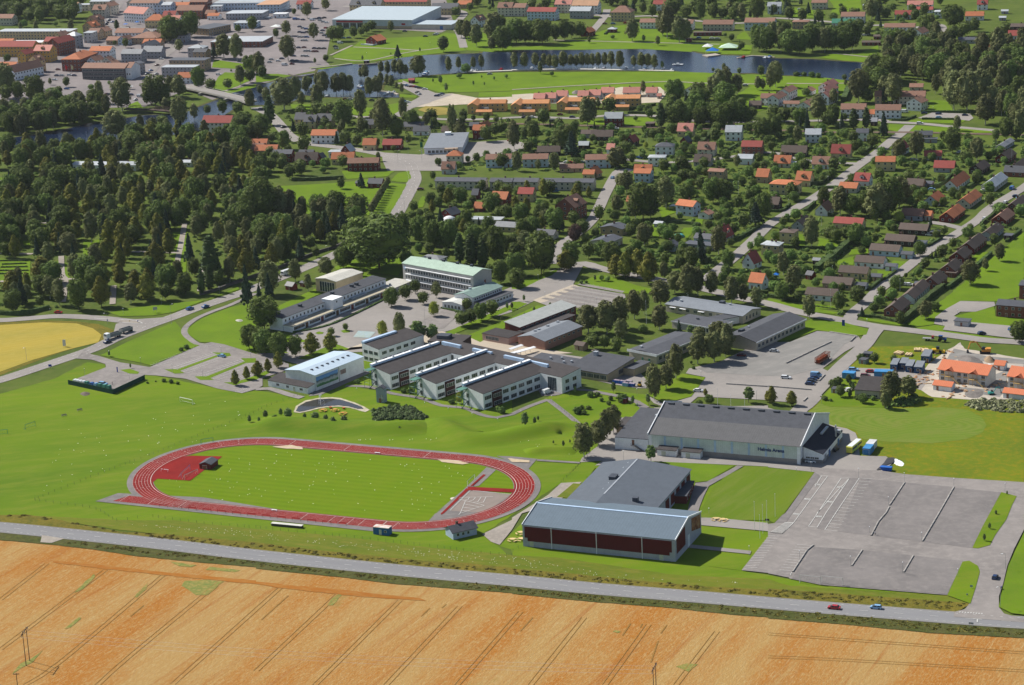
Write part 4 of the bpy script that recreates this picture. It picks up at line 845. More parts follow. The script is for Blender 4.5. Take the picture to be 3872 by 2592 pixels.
for i, (tile, x, y, Lf) in enumerate((((1,2),1235,435,44),((1,2),1655,525,46),((1,2),2085,620,44))):
 A = T(*tile, x, y)
 lab = ('white school block with brown roof and glazed stair tower, ' + ('nearest the white gym hall', 'between its two twin blocks', 'nearest the parked white van')[i])
 f = B(A, A+dF*Lf, 12.5,7.4,2.0, kind='m', ov=0.0, name='school_block', label=lab, cat='school block', group='white school blocks in a row', wmat=M_WHITE, rmat=M_FELT2, chim=0)
 fing.append(f)
 f.box('roof_light', -.3, Lf, f.D-1.2, f.D+.2,9.3,10.35, M_SKY)
 mb = MB(); mb.box(-.35, Lf+.05, f.D-1.3, f.D+.3,10.35,10.47); sub(f, 'coping', mb, M_WHITE)
 for x_ in (3,14,26,38): f.box('roof_cowl', x_-.4, x_+.4, f.D-.9, f.D-.2,10.47,11.1, M_GALV)
 for z_ in (1.7,5.2):
  for u in (3.0,): f.place('f', winmesh(4.2,1.7,4), 'window', u, z_)
  for q in range(5): f.place('f', winmesh(3.6,1.7,3), 'window', 14.5+q*5.2, z_)
 f.box('red_bay', 5.6,11.4,-.7,0,.2,7.0, plain('bay_dark', (.05,.012,.012),.6))
 f.place('f', winmesh(5.0,1.6,4), 'window', 8.5,5.2, out=.72); f.place('f', winmesh(5.0,1.6,4), 'window', 8.5,1.7, out=.72)
 for z_ in (1.7,5.2): f.place('l', winmesh(1.5,1.8,2), 'window', 3.0, z_)
 mb = MB(); g0, g1, w0, w1 = -4.6,-.05, f.D-3.4, f.D
 for x_ in (g0, g1):
  for y_ in (w0, w1): mb.bar((x_, y_, 0),(x_, y_, 8.6),.14)
 for z_ in (2.8,5.6,8.5):
  mb.bar((g0, w0, z_),(g1, w0, z_),.1); mb.bar((g0, w1, z_),(g1, w1, z_),.1); mb.bar((g0, w0, z_),(g0, w1, z_),.1)
 for a0, b0 in (((g0, w0+.4,0),(g1, w0+.4,2.8)),((g1, w0+1.5,2.8),(g0, w0+1.5,5.6)),((g0, w0+.4,5.6),(g1, w0+.4,8.3))):
  mb.bar(a0, b0,.35)
 mb.box(g0, g1, w0, w1,8.6,8.75)
 sub(f, 'stair_tower', mb, plain('green_steel', (.10,.22,.18),.5))
A = fing[0].o+dF*40-nF*0.2; A = A-Vector((math.sin(angF),-math.cos(angF),0))*(-0)
P1 = T(1,2,1480,165,0);
sd = -nF
S0 = fing[0].o+dF*40+nF*9; S1_ = fing[2].o+dF*38-nF*13
S1_ = S0+sd*((S1_-S0).dot(sd))
sp_ = B(S0, S1_, 13,7.6,1.2, kind='m', ov=0.0, name='school_spine', label='long white school spine with blue skylight strips joining the three blocks', cat='school block', wmat=M_WHITE, rmat=M_FELT2, chim=0)
for x0 in (-3,17,37,52):
 x1 = min(x0+12, sp_.L-.5); sp_.box('skylight', x0, x1,6.0,7.3,8.2,9.8, M_SKY)
for z_ in (1.8,5.2):
 sp_.row('f', 30,44,3, z_, 2.6,1.6,3); sp_.row('r', 1,11,2, z_, 2.4,1.7,2)
for q in range(3): sp_.place('f', winmesh(5,6.0,5), 'window', 8+q*21 if q < 2 else sp_.L-6,3.9)
A = T(1,2,1130,200);
A = A; b4 = B(T(1,2,1133,200), T(1,2,1133,200)+dF*30,11.5,7.2,1.6, kind='m', ov=0.0, name='school_block', label='white school block half hidden behind the finger nearest the gym', cat='school block', wmat=M_WHITE, rmat=M_FELT2, chim=0)
for z_ in (1.7,5.0):
 b4.row('l', .6,11,3, z_, 2.4,1.5,3); b4.row('f', 1,25,5, z_, 3,1.5,3)
b4.box('roof_light', 0,22,10,11.8,8.4,9.6, M_SKY)
lb = B(T(1,2,1570,90), T(1,2,1880,110),14,5.5,.3, 'd', 'd', 'f', ov=.3, name='school_library', label='low dark brown school annex with a roof lantern behind the blue skylights', cat='annex', rmat=M_FELT2)
lb.box('roof_lantern', 3,9,4,9,5.7,7.4, plain('dark_vent', (.07,.08,.1),.6), lb.roof)
A = T(1,1,240,1350,6.6); Bq = T(1,1,1195,985,6.6)
ls = B(A, Bq, 9.5,6.6,.7, kind='m', ov=.4, name='long_school', label='long white two-storey school with dark roof and tan-roofed ground floor strip', cat='school', wmat=M_WHITE, rmat=M_FELT, chim=0)
ls.row('f', 1, ls.L-1,28,4.9,1.0,1.2,1)
for x in (20,46,62,66): ls.vent(x, 5,1.6,1.3, plain('dark_vent', (.07,.08,.1),.6))
pA = ls.o-ls.n*6.6+ls.d*0
gf = B(pA, pA+ls.d*(ls.L+3),6.4,3.0,.25, kind='f', ov=.15, name='school_arcade', label='low tan-roofed window strip along the courtyard side of the long white school', cat='annex', wmat=M_WHITE, rmat=plain('tan_felt', (.42,.38,.29),.9))
for q in range(7):
 gf.place('f', winmesh(8.2,1.5,7), 'window', 5+q*12.2,1.8)
 gf.box('entrance_recess', 9.8+q*12.2,11.8+q*12.2,-.12,0,0,2.6, M_DKRED if q % 2 else plain('dark_wood', (.16,.09,.05),.8))
for x in (12,42,60):
 gf.box('grey_canopy', x-7, x+5,4.2,6.35,3.3,3.9, M_GALV, gf.roof)
ph = ls.o+ls.d*33-ls.n*5.5
cb = B(ph, ph+ls.d*8.5,7,8.2,.2, kind='f', ov=.1, name='stair_house', label='white cube stair house rising in the middle of the long white school', cat='stair house', wmat=M_WHITE, rmat=M_WHITE)
cb.row('f', 2,5,1,6.8,.9,.9,1)
A = T(1,1,1330,842,12.2); Bq = T(1,1,1985,960,12.2)
cg = B(A, Bq, 15,12.2,2.0, kind='x', ov=.4, name='main_school', label='three-storey pale school with copper green gable roof and white sun screens', cat='school', wmat=plain('pale_grey_render', (.50,.49,.46),.85), rmat=plain('copper_roof', (0.33,0.44,0.36),.7,0,.12,.3, seam=1.0), chim=0)
for z_ in (1.6,5.0,8.4):
 cg.row('f', 1.5, cg.L-1.5,25, z_+.3,1.3,1.7,2)
 cg.box('sun_screen', 2.5, cg.L-1,-1.3,-.05, z_+1.9, z_+2.1, M_WHITE)
for x in (12,22,32,42): cg.vent(x, 8.5,1.3,1.3, plain('dark_vent', (.07,.08,.1),.6))
cg.place('r', doormesh(1.4,2.2, 'd'), 'door', 9,6)
mb = MB(); mb.cyl((0,0),1.0,0,.1,20); o = sub(cg, 'clock', mb, M_SKY); o.rotation_euler = (math.pi/2,0,0); o.location = (1.6,-.02,10)
A = T(1,1,1985,1160,6.0); Bq = T(1,1,2262,1055,6.0)
gw = B(A, Bq, 13,6.0,1.6, kind='x', ov=.5, name='green_roofed_wing', label='white hall with grey-green gable roof right of the courtyard trees', cat='school', wmat=M_WHITE, rmat=plain('verdigris_roof', (0.23,0.33,0.30),.7,0,.12,.3, seam=1.0), chim=0)
gw.row('f', 1, gw.L-1,12,4.6,1.0,.8,1); gw.vent(8,8,1.2,1.2); gw.vent(20,8,.8,.8)
pA = gw.o-gw.n*6
g3 = B(pA+gw.d*0.5, pA+gw.d*(gw.L+2),6,3.4,.3, 'w', 'd', 'f', ov=.3, name='school_arcade', label='low white strip with dark roof in front of the green-roofed hall', cat='annex', rmat=M_FELT); g3.row('f', 1, g3.L-1,9,2,1.6,1,2)
A = T(1,1,1700,1262); Bq = T(1,1,1888,1290)
g4 = B(A, Bq, 22,3.6,.9, 'w', 'w', 'y', ov=.3, name='pavilion', label='small white pavilion with white roof facing the courtyard', cat='pavilion', rmat=plain('offwhite_roof', (.62,.63,.60),.7), chim=0); g4.row('f', .8, g4.L-.8,5,1.9,1.2,1.5,2)
A = T(1,1,545,1100); Bq = T(1,1,752,1120)
ah = B(A, A+Vector((math.cos(R(-38)), math.sin(R(-38)),0))*15,22,7.0,.9, kind='y', ov=.3, name='assembly_hall', label='assembly hall with pale curved roof and tall green glass front', cat='hall', wmat=M_BEIGE, rmat=plain('pale_roof', (.48,.47,.43),.8), chim=0)
for q in range(6): ah.place('f', winmesh(1.5,5.2,1), 'window', 3.6+q*1.75,3.4)
conn = T(1,1,1250,1080,3.2)
cw = B(conn, T(1,1,1440,1002,3.2),12,3.2,.3, 'l', 'l', 'f', ov=.2, name='link_building', label='low link with pale roof between the long school and the green-roofed school', cat='annex', rmat=plain('pale_roof', (.48,.47,.43),.8)); cw.vent(6,6,.8,.8)
houses('11', '''
1490 800 1680 -30 9 4.5 1.5 w g h
258 1045 330 -38 5 2.4 1.5 r d
392 1020 440 -38 4 2.2 .5 r d
''')
A = T(2,1,130,1412,4.6); Bq = T(2,1,595,1232,4.6)
r1 = B(T(2,1,70,1432,4.6), Bq, 10,4.6,1.4, kind='m', ov=.4, name='brick_school_wing', label='red school wing with pale grey roof and dark red window strip', cat='school', wmat=M_DKRED, rmat=plain('pale_grey_roof', (.40,.42,.41),.7), chim=0)
r1.row('f', 1, r1.L-1,12,3.0,2.2,1.4,3)
pA = r1.o-r1.n*7
r2 = B(pA-r1.d*2, pA+r1.d*(r1.L*.8),7,3.0,.3, 'k', 'd', 'f', ov=.2, name='school_arcade', label='narrow flat-roofed red strip between the two red school wings', cat='annex', rmat=M_FELT2); r2.row('f', 1, r2.L-1,8,1.7,1.6,1.2,2)
A = T(2,1,330,1568,4.4) if False else T(2,2,0,0)
r3 = B(T(2,1,300,1560,4.6), T(2,1,650,1420,4.6),17,4.6,1.8, kind='x', ov=.4, name='brick_school_wing', label='broad brick workshop wing with slate grey gable roof', cat='school', wmat=plain('brown_brick', (.36,.20,.15),.9), rmat=plain('slate_roof', (.20,.22,.25),.7,0,.1), chim=0)
r3.row('f', 2, r3.L-1,7,3.2,1.6,.9,2)
for x in (8,11,18,26): r3.vent(x, 12,1.0,.9)
r4 = B(T(1,1,2062,1485,3.6), T(1,1,2062,1485,3.6)+Vector((math.cos(R(-40)), math.sin(R(-40)),0))*17,11,3.6,.3, 'p', 'd', 'f', ov=.3, name='school_annex', label='low pink-grey annex with dark roof at the left end of the red school', cat='annex', rmat=M_FELT2, wmat=plain('pink_render', (.48,.33,.29),.85))
r4.row('f', 1.5,11,1,2,8,1.6,9)
houses('22', '''
560 20 650 -38 5 2.5 1.2 n D
''')
A = T(2,2,490,232,3.8); Bq = T(2,2,872,296,3.8)
d0 = (Bq-A).normalized()
s1 = B(A, Bq, 23,3.8,1.9, kind='m', ov=.4, name='beige_school', label='beige brick school with grey roof and green window strip on the long side', cat='school', wmat=M_BEIGE, rmat=M_FELT, chim=0)
for q in range(6): s1.place('f', winmesh(3.2,1.9,4), 'window', 2.2+q*(s1.L-4.4)/5,2.1)
s1.row('r', 9,13,1,2.4,3.6,2.2,4); s1.vent(4,18,1.8,2.0)
pA = A-d0*23
s3 = B(pA, A-d0*.3,13,3.6,.8, kind='m', ov=.3, name='beige_school', label='lower left part of the beige brick school with small single windows', cat='school', wmat=M_BEIGE, rmat=M_FELT, chim=0)
s3.row('f', 5,22,5,2.1,1.0,1.2,1)
for x, y in ((9,7),(14,9),(18,5),(21,7)): s3.vent(x, y, .8,1.0)
pB = s1.o+s1.d*s1.L+s1.n*13
s4 = B(pB, pB+s1.d*6,14,3.4,.3, 'n', 'd', 'f', ov=.3, name='school_annex', label='small beige annex on the right end of the beige brick school', cat='annex', wmat=M_BEIGE, rmat=M_FELT)
A = T(2,2,1322,118,4.4); Bq = A+Vector((math.cos(R(48)), math.sin(R(48)),0))*36
s5 = B(A, Bq, 17,4.4,.9, kind='x', ov=.4, name='dark_roofed_school', label='low beige school with dark roof, white eaves and dark red door by the birches', cat='school', wmat=plain('pale_beige', (.52,.46,.37),.9), rmat=M_FELT, chim=0)
s5.row('f', 1,34,9,2.4,2.2,1.8,3); s5.box('eaves_board', -.5,36,-.55,-.42,3.95,4.6, M_WHITE, s5.roof); s5.box('gable_board', -.55,-.42,-.5,17,3.7,4.9, M_WHITE, s5.roof)
s5.place('l', doormesh(1.2,2.1, 'green', (.08,.3,.2)), 'door', 8,0); s5.place('l', doormesh(1.2,2.1, 'green', (.08,.3,.2)), 'door', 12,0); s5.vent(4,12,1,1)
s6 = B(T(2,1,1395,1218,3.8), T(2,1,2112,1330,3.8),17,3.8,1.5, kind='x', ov=.4, name='preschool', label='long beige preschool with grey roof and white awnings by the birch row', cat='preschool', wmat=plain('pale_beige', (.52,.46,.37),.9), rmat=plain('slate_roof', (.20,.22,.25),.7,0,.1), chim=0)
s6.row('f', 2, s6.L-3,9,2.2,2.0,1.5,3)
for x in (3,9,20,36): s6.box('awning', x, x+3.6,-1.3,-.05,2.9,3.05, M_WHITE)
s6.vent(26,12,2.4,1.3, plain('dark_vent', (.07,.08,.1),.6)); s6.vent(32,10,1,1); s6.vent(6,5,1,.8); s6.row('r', 2,14,4,2.2,1.2,2,2)
s7 = B(T(2,1,1455,1375,3.4), T(2,1,1860,1445,3.4),15,3.4,.35, kind='f', ov=.3, wall='p', name='preschool_annex', label='square flat dark-roofed building with white edge in front of the preschool', cat='annex', rmat=M_FELT)
s7.box('roof_edge', -.4, s7.L+.4,-.42,-.3,3.2,3.75, M_WHITE, s7.roof); s7.box('roof_edge', s7.L+.3, s7.L+.42,-.3, s7.D+.4,3.2,3.75, M_WHITE, s7.roof)
s7.row('f', s7.L*.4, s7.L-.5,9,1.9,1.1,1.9,1); s7.vent(9,9,1,.7, plain('dark_vent', (.07,.08,.1),.6)); s7.vent(20,5,.8,.6)
s8 = B(T(2,1,1870,1370,3.3), T(2,1,2090,1330,3.3),8,3.3,.3, 'w', 'd', 'f', ov=.2, name='link_building', label='narrow dark-roofed link beside the square flat annex', cat='annex', rmat=M_FELT)
A = T(3,1,-245,1490,4.6)
s9 = B(T(2,1,2235,1568,4.6), T(3,1,352,1352,4.6),19,4.6,2.2, kind='x', ov=.5, name='village_school', label='long school building with dark gable roof and white window strip by the gravel lot', cat='school', wmat=plain('pale_beige', (.52,.46,.37),.9), rmat=M_FELT, chim=0)
s9.row('f', 1, s9.L-1,12,2.3,2.0,1.7,3); s9.vent(8,13,2,1.3, plain('dark_vent', (.07,.08,.1),.6),3); s9.vent(16,14,.8,.8)
s9.box('eaves_board', -.5, s9.L+.5,-.65,-.52,4.1,4.7, M_WHITE, s9.roof)
hs = B(T(1,3,1800,245), T(1,3,2038,190),7.5,2.9,1.6, kind='x', ov=.5, name='timing_hut', label='pale blue clubhouse with dark gable roof beside the running track', cat='clubhouse', wmat=plain('powder_blue', (.36,.46,.58),.8, seam=.5), rmat=M_FELT)
hs.row('f', 1, hs.L*.75,3,1.7,1.0,1.1,1)
ct = B(T(1,3,1073,187), T(1,3,1073,187)+a_.d*6.6,3,2.9,.12, 'b', 'l', 'f', ov=.03, name='site_cabin', label='blue site cabin with rust-streaked roof beside the home straight', cat='cabin', wmat=plain('container_blue', (.03,.14,.33),.6, seam=.4), rmat=surf('rusty_white', (.6,.58,.55),(.6,.58,.55),(.5,.16,.05),.3,.8))
ct.place('f', doormesh(.9,2, 'pale', (.3,.4,.5)), 'door', 3,.1); ct.row('f', 4.3,6,1,1.6,.9,.7,1)
mb_ = MB(); sk = B(T(0,2,1822,1160), T(0,2,1935,1168),7,2.2,1.0, 'r', 'd', 'y', ov=.15, name='equipment_box', label='dark red landing mat shelter with slate roof on the high jump area', cat='shelter', rmat=M_FELT, chim=0)
sk.place('f', doormesh(2,1.8, 'd'), 'door', 2.4,0)
tw = B(T(1,2,1100,550), T(1,2,1178,556),3.2,6.6,1.0, 'g', 'd', 'y', ov=.15, name='transformer_tower', label='grey transformer tower with dark roof and painted mural near the pond', cat='transformer tower', rmat=M_FELT, chim=0, wmat=plain('tower_grey', (.27,.32,.36),.8))
tw.place('f', doormesh(1.2,2.2, 'd'), 'door', 1.8,0); tw.box('mural', 2.0,3.3,-.06,0,.6,3.8, surf('mural_gray', (.5,.52,.5),(.1,.12,.1), None, .8))
sh = B(T(2,2,970,552), T(2,2,1040,562),3,2.2,.3, 'r', 'd', 'f', ov=.2, name='shed', label='small dark red shed in the young trees left of the arena', cat='shed'); sh.place('f', doormesh(), 'door', 1.3,0)
A = T(3,2,787,505); Bq = T(3,2,1055,545)
mc = B(A, A+Vector((math.cos(R(-22)), math.sin(R(-22)),0))*11.5,14,3.6,2.2, kind='m', ov=.3, name='cottage', label='beige bungalow with sloping grey roof behind thuja columns left of the site', cat='bungalow', wmat=plain('pale_beige', (.52,.46,.37),.9), rmat=M_FELT2)
mc.row('f', 5,10.5,2,1.3,1.8,1,2)
for k, (x0, y0, x1, y1) in enumerate(((1548,352,2010,412),(2180,415,2650,478))):
 A = T(3,2, x0, y0)
 ap = B(A, T(3,2, x1, y1),11.5,5.6,3.0, kind='x', ov=.6, name='new_apartment_house', label=('new white apartment house with orange roof and wooden stairs, ' + ('beside the gravel heaps', 'at the photo edge')[k]), cat='apartment block', wmat=plain('new_white', (.62,.61,.58),.8), rmat=plain('new_orange_tile', (.56,.17,.08),.75,0,.06,.3, seam=.8), chim=0)
 L = ap.L
 for z_ in (1.5,4.2):
  for u in (.08,.42,.55,.92): ap.place('f', winmesh(1.6,1.3,2), 'window', L*u, z_); ap.box('timber_panel', L*u-1.0, L*u+1.0,-.05,0, z_-1.35, z_-.85, plain('pale_timber', (.5,.34,.14),.8))
 for u in (.23,.73):
  mb = MB(); mb.prism([(0,5.4),(0,5.5),(2.2,6.9),(4.4,5.5),(4.4,5.4),(2.2,6.6)], -1.8,3, 'y'); o = sub(ap, 'porch_roof', mb, ap.rmat, ap.roof); o.location.x = L*u-2.2
  mb = MB(); mb.box(L*u-2, L*u+2,-1.6,0,2.7,2.9)
  for q in (-2,0,2): mb.bar((L*u+q, -1.55,0),(L*u+q, -1.55,5.4),.14)
  mb.bar((L*u-2,-1.55,3.8),(L*u+2,-1.55,3.8),.1)
  mb.bar((L*u+2,-1.9,2.8),(L*u+5.6,-2.6,.1),.35)
  for q in range(9): mb.bar((L*u-2+q*.5,-1.55,2.9),(L*u-2+q*.5,-1.55,3.8),.04)
  sub(ap, 'wooden_balcony', mb, plain('pale_timber', (.5,.34,.14),.8))
 ap.vent(L*.9,8,1.2,.9, M_WHITE)
st = plain('new_orange_tile', (.56,.17,.08))
for x0, y0, x1, y1, lab in ((1500,438,1680,460, 'left of the wooden stairs'),(2140,510,2400,540, 'at the lower right edge of the building site'),(2060,255,2165,265, 'between the two apartment houses')):
 s_ = B(T(3,2, x0, y0), T(3,2, x1, y1),6,2.6,1.4, 'w', 'o', 'x', ov=.4, name='storehouse', label='small white storehouse with orange roof '+lab, cat='storehouse', rmat=st, chim=0); s_.place('f', doormesh(), 'door', 2,0)
cbl = plain('site_blue', (.02,.07,.17),.6, seam=.5)
for i, (x0, y0, x1, an, dp, lab) in enumerate(((1115,262,1180,-22,7, 'leftmost of the dark blue cabins'),(1200,250,1265,-22,6, 'second from left among the dark blue cabins'),(1255,275,1320,-22,7, 'third from left among the dark blue cabins'),(1332,285,1410,-22,7, 'rightmost of the paired dark blue cabins'),(1397,185,1475,-22,8, 'dark blue cabin alone behind the others'))):
 A = T(3,2, x0, y0); s_ = B(A, endpoint(A, R(an),3*585.5+x1/4), dp, 3.1,.9, 'd', 'd', 'm', ov=.1, name='site_cabin', label='dark blue site cabin with grey roof, '+lab if i < 4 else lab+', by the yellow loader', cat='site cabin', wmat=cbl, rmat=plain('slate_roof', (.20,.22,.25),.7,0,.1), group='blue cabins on the building site')
 s_.row('f', .4, s_.L-.4,1,1.9,1.2,1.0,1); s_.place('f', doormesh(.8,2), 'door', s_.L-.7,0)
for x0, y0, x1, y1, hh, lab, mt in ((675,330,788,338,2.6, 'bright blue ribbed storage container left of the dark pickup', plain('bright_blue', (.06,.24,.50),.6, seam=.4)),(968,315,1140,322,2.4, 'long bright blue tarpaulin-covered stack beside the birch', plain('bright_blue', (.06,.24,.50),.6, seam=.4)),(865,150,945,155,2.5, 'dark site hut half hidden by bushes', M_FELT),(828,195,893,203,2, 'grey-green low hut in front of the dark one', plain('grey_green', (.25,.3,.27),.8)),(575,465,632,470,2, 'grey shed with pale roof behind the arena hedge', M_GALV)):
 s_ = B(T(3,2, x0, y0), T(3,2, x1, y1),4, hh, .15, 'b', 'd', 'f', ov=.06, name='container', label=lab, cat='container', wmat=mt, rmat=mt if 'blue' in lab else M_FELT); s_.place('f', doormesh(.9,1.9, 'd'), 'door', s_.L*.5,0)

# ================= houses and blocks, tile by tile =================
houses('31', '''
1190 530 1455 -26 9 3 2.5 d D
1060 630 1330 -27 9 3 2.5 d D
920 720 1195 -27 9 3 2.5 b D
785 828 1055 -26 9 3 2.5 w D
637 922 905 -26 9 3 2.5 y D
490 1024 760 -26 9 3 2.5 n D
332 1125 620 -26 9 3 2.5 w D
1475 560 1560 -26 6 2.3 .3 d d
1345 655 1440 -26 6 2.3 .3 b d
1210 760 1320 -26 6 2.5 1 b d
1065 870 1170 -26 6 2.5 1 w d
930 965 1030 -26 6 2.5 1 y d
790 1045 895 -26 6 2.5 1 d d
1215 1285 1310 64 9 3 2.8 k D
1345 1168 1490 64 8 3 2.5 w D
1560 1035 1650 62 9 3 3 k D
1330 1030 1530 -20 5 2.5 .3 g d
1715 915 1795 62 9 3 3 k D
1620 930 1720 -26 5 2.4 .3 k D
1800 800 1875 62 9 3 3 r D
1890 715 2010 62 9 3 3 r D
2060 595 2165 62 8 3 2.5 g D
2150 590 2230 -26 6 2.4 .3 d d
2180 455 2265 62 9 3 3 r b
2300 345 2400 62 9 3 3 k D
1700 430 1810 62 9 3 3 r o
1850 300 1965 62 9 3 3 p o
1555 280 1625 62 9 3 3.2 b o
1730 142 1855 62 9 3 3.5 w o
2080 145 2200 62 9 3 3 p l
1210 400 1415 -26 9 3 3 g b
1425 405 1490 -26 7 3 2 p o
1255 125 1415 -26 9 3 3 n D
1425 115 1500 -26 7 2.6 1 g d
590 472 860 -26 9 3.5 2.5 y r
545 365 612 62 8 3.2 3.5 w b
640 150 810 -26 9 3 2.5 p o
778 85 925 -26 9 4 4 w r
245 78 385 -26 9 4 4.5 y o
5 118 268 -26 10 6 2 y o h
-10 300 95 -26 8 3 3.5 d D
330 505 415 62 8 3 3 g D
97 562 240 -26 9 6 .9 y D h
-30 680 100 -26 9 5.8 .9 n l h
335 945 400 -40 5 2.6 1.5 r d
400 815 475 -26 4 2.3 .9 d g
2080 1225 2400 -26 11 6 1.5 k d
2290 1045 2400 -26 11 7 1 k d
1695 1372 1838 -26 6 2.6 .3 l d
2150 5 2342 -26 9 3 3 k d
''')
houses('21', '''
0 98 235 -16 9 5.2 1.5 p d
270 100 745 -16 9 5.2 1.5 p d
575 335 690 58 14 8 5 k b
1010 535 1085 58 15 3.8 1.5 n d
890 662 1020 55 13 3.6 1.3 p d
1490 308 1655 -38 9 6 2.5 b o
1800 402 1860 52 8 2.8 1.5 w b
205 575 380 -26 8 3 2 p d
1480 692 1545 50 9 3 2 b d
1655 612 1830 -30 8 3.5 2 b d
1565 665 1820 -30 8 3 .3 g d
1960 602 2035 55 7 3 5 p r
2270 672 2400 -30 9 5.8 1 y l h
2215 845 2292 52 8 3.4 5 w r
2155 1010 2290 -34 8 4 4 w o
640 28 750 -16 8 3.5 2 y o
1110 18 1265 -20 9 6 2 b o
1785 2 1935 -25 9 6 1 n b
1780 130 1830 58 7 3 3 n o
2225 48 2342 -25 9 4 4 n o
45 205 190 -20 8 5 3 y r
1040 275 1100 -20 7 3 2.5 n o
1290 480 1370 -30 5 2.4 1 g l
''')
houses('11', '''
1630 92 2095 -16 9 5.2 1.5 p d
2130 98 2342 -16 9 5.2 1.5 p d
1790 405 1885 50 10 3.6 3 r d
2140 250 2288 -25 9 4 3.5 r o
1985 335 2070 -25 6 2.5 3 r o
1955 442 2240 -18 8 3 .3 p l
2175 505 2400 -25 9 3 2 y g
1015 112 1150 -18 7 3 2.5 r d
903 110 947 -18 4 2.2 1 r d
1965 215 2030 -20 6 3 3 r d
''')
houses('20', '''
90 1460 330 -8 9 5.5 2.5 b b
665 1465 905 -8 9 5.5 2.5 b b
430 1545 655 -8 8 2.6 2 n b
225 1392 440 -8 8 2.8 3 d D
1238 1447 1400 -13 9 5.6 1 w l h
1303 1347 1478 -13 9 5.6 2 w d h
1690 1368 1855 -18 9 4.5 4 p b
2092 1343 2285 -18 9 5.6 3 k r
1655 1482 1815 -20 9 3 4 g D
2055 1452 2200 -20 8 4 2 w l
1505 1200 1655 -18 9 4 4.5 y p
1610 1302 1655 50 7 2.5 3 r d
1945 1210 2100 -15 10 6 3.5 w l
1115 1302 1170 60 7 3 3.5 d r
858 1368 935 -15 8 4.5 3 w p
600 1332 700 -15 7 2.5 2 d l
715 1252 920 -12 9 3 3.5 d D
625 1228 770 -12 8 3 2 g D
838 1085 1008 -15 9 6 3.5 r l
1108 1578 1275 -15 9 4 4 y o
775 1592 830 50 8 3 3.5 n o
1163 208 1370 -18 10 5.6 2.5 w b
1540 218 1655 -18 10 5.6 2.5 w b
1740 225 2020 -18 10 5.6 3 p b
2122 208 2400 -18 12 7 3 b b
1285 42 1400 -18 9 6 3 w r
897 118 1090 -18 14 8 5 y b h
132 108 395 -22 12 8 3 b r
385 42 540 -20 12 8 4 p p
543 52 785 -20 12 8 4 w t
522 103 715 -20 12 7 3 g l
-20 72 120 -20 12 8 3 p b
705 300 768 58 9 4 3 r o
868 272 950 -18 7 3 1.5 r l h
1655 302 1915 -14 6 2.8 .3 r D
1590 360 1640 -14 6 2.8 .3 r D
190 905 300 -12 9 3.6 3.2 l p
295 900 400 -12 9 3.6 3.2 l p
400 880 505 -12 9 3.6 3.2 l p
595 880 700 -12 9 3.6 3.2 l p
700 872 810 -12 9 3.6 3.2 l p
810 850 930 -12 9 3.6 3.2 l p
1010 850 1170 -12 9 3.6 3.2 l p
1220 850 1328 -12 9 3.6 3.2 l p
1322 880 1368 -12 4 2.4 1.5 l p
1700 835 1765 60 12 4 3 w p
2163 965 2280 -14 8 3 2.5 d D
2270 900 2400 -14 9 5.6 2.5 w b
1215 1135 1300 -14 7 2.5 .3 d D
''')
for k, (x0, y0, x1, xe) in enumerate(((90,950,335,5),(510,930,750,425),(945,905,1170,840),(-300,950,-60,-390))):
 A = T(2,0, x0, y0,6); Bq = endpoint(A, R(-13),1171+x1/4)
 lab = 'yellow L-shaped apartment house with orange roof by the river meadow, ' + ('second', 'third', 'rightmost', 'leftmost')[k] + ' of four'
 q = B(A, Bq, 9,6,2, kind='x', ov=.4, wall='y', name='l_shaped_apartment', label=lab, cat='apartment block', group='yellow apartment houses by the meadow', wmat=plain('wheat_yellow', (.55,.38,.16),.85), rmat=plain('light_orange_tile', (.58,.27,.12),.8, seam=.9))
 q.windows(2,3.2)
 mb = MB(); w_ = (x0-xe)/12.3
 mb.prism([(-w_, 0),(-w_, 6.01),(-w_/2,8.0),(0,6.01),(0,0)], -9,9.2, 'y'); sub(q, 'side_wing', mb, q.wmat)
 mb = MB(); mb.prism([(-w_-.4,5.9),(-w_-.4,6.15),(-w_/2,8.3),(.4,6.15),(.4,5.9),(-w_/2,8.03)], -9.4,9.4, 'y'); sub(q, 'wing_roof', mb, q.rmat, q.roof)
 for z_ in (1.6,4.4): o = inst(winmesh(1.2,1.2,2), 'window', q.e, (-w_/2,-9.05, z_))
 mb = MB(); mb.box(0,7,-3,0,2.9,3.1); mb.bar((0,-3,4),(7,-3,4),.12); mb.bar((3,-3,0),(3,-3,3),.15); mb.bar((7,-3,0),(7,-3,3),.15); sub(q, 'balcony', mb, plain('balcony_grey', (.4,.42,.44),.7))
 pA = q.o+q.d*0-q.n*15
 s_ = B(pA, pA+q.d*12,5,2.6,1.2, 'y', 'o', 'x', ov=.3, name='storehouse', label='low yellow storehouse with orange roof in front of the ' + ('second', 'third', 'rightmost', 'leftmost')[k] + ' L-shaped house', cat='storehouse', wmat=q.wmat, rmat=q.rmat, chim=0); s_.place('f', doormesh(), 'door', 3,0)
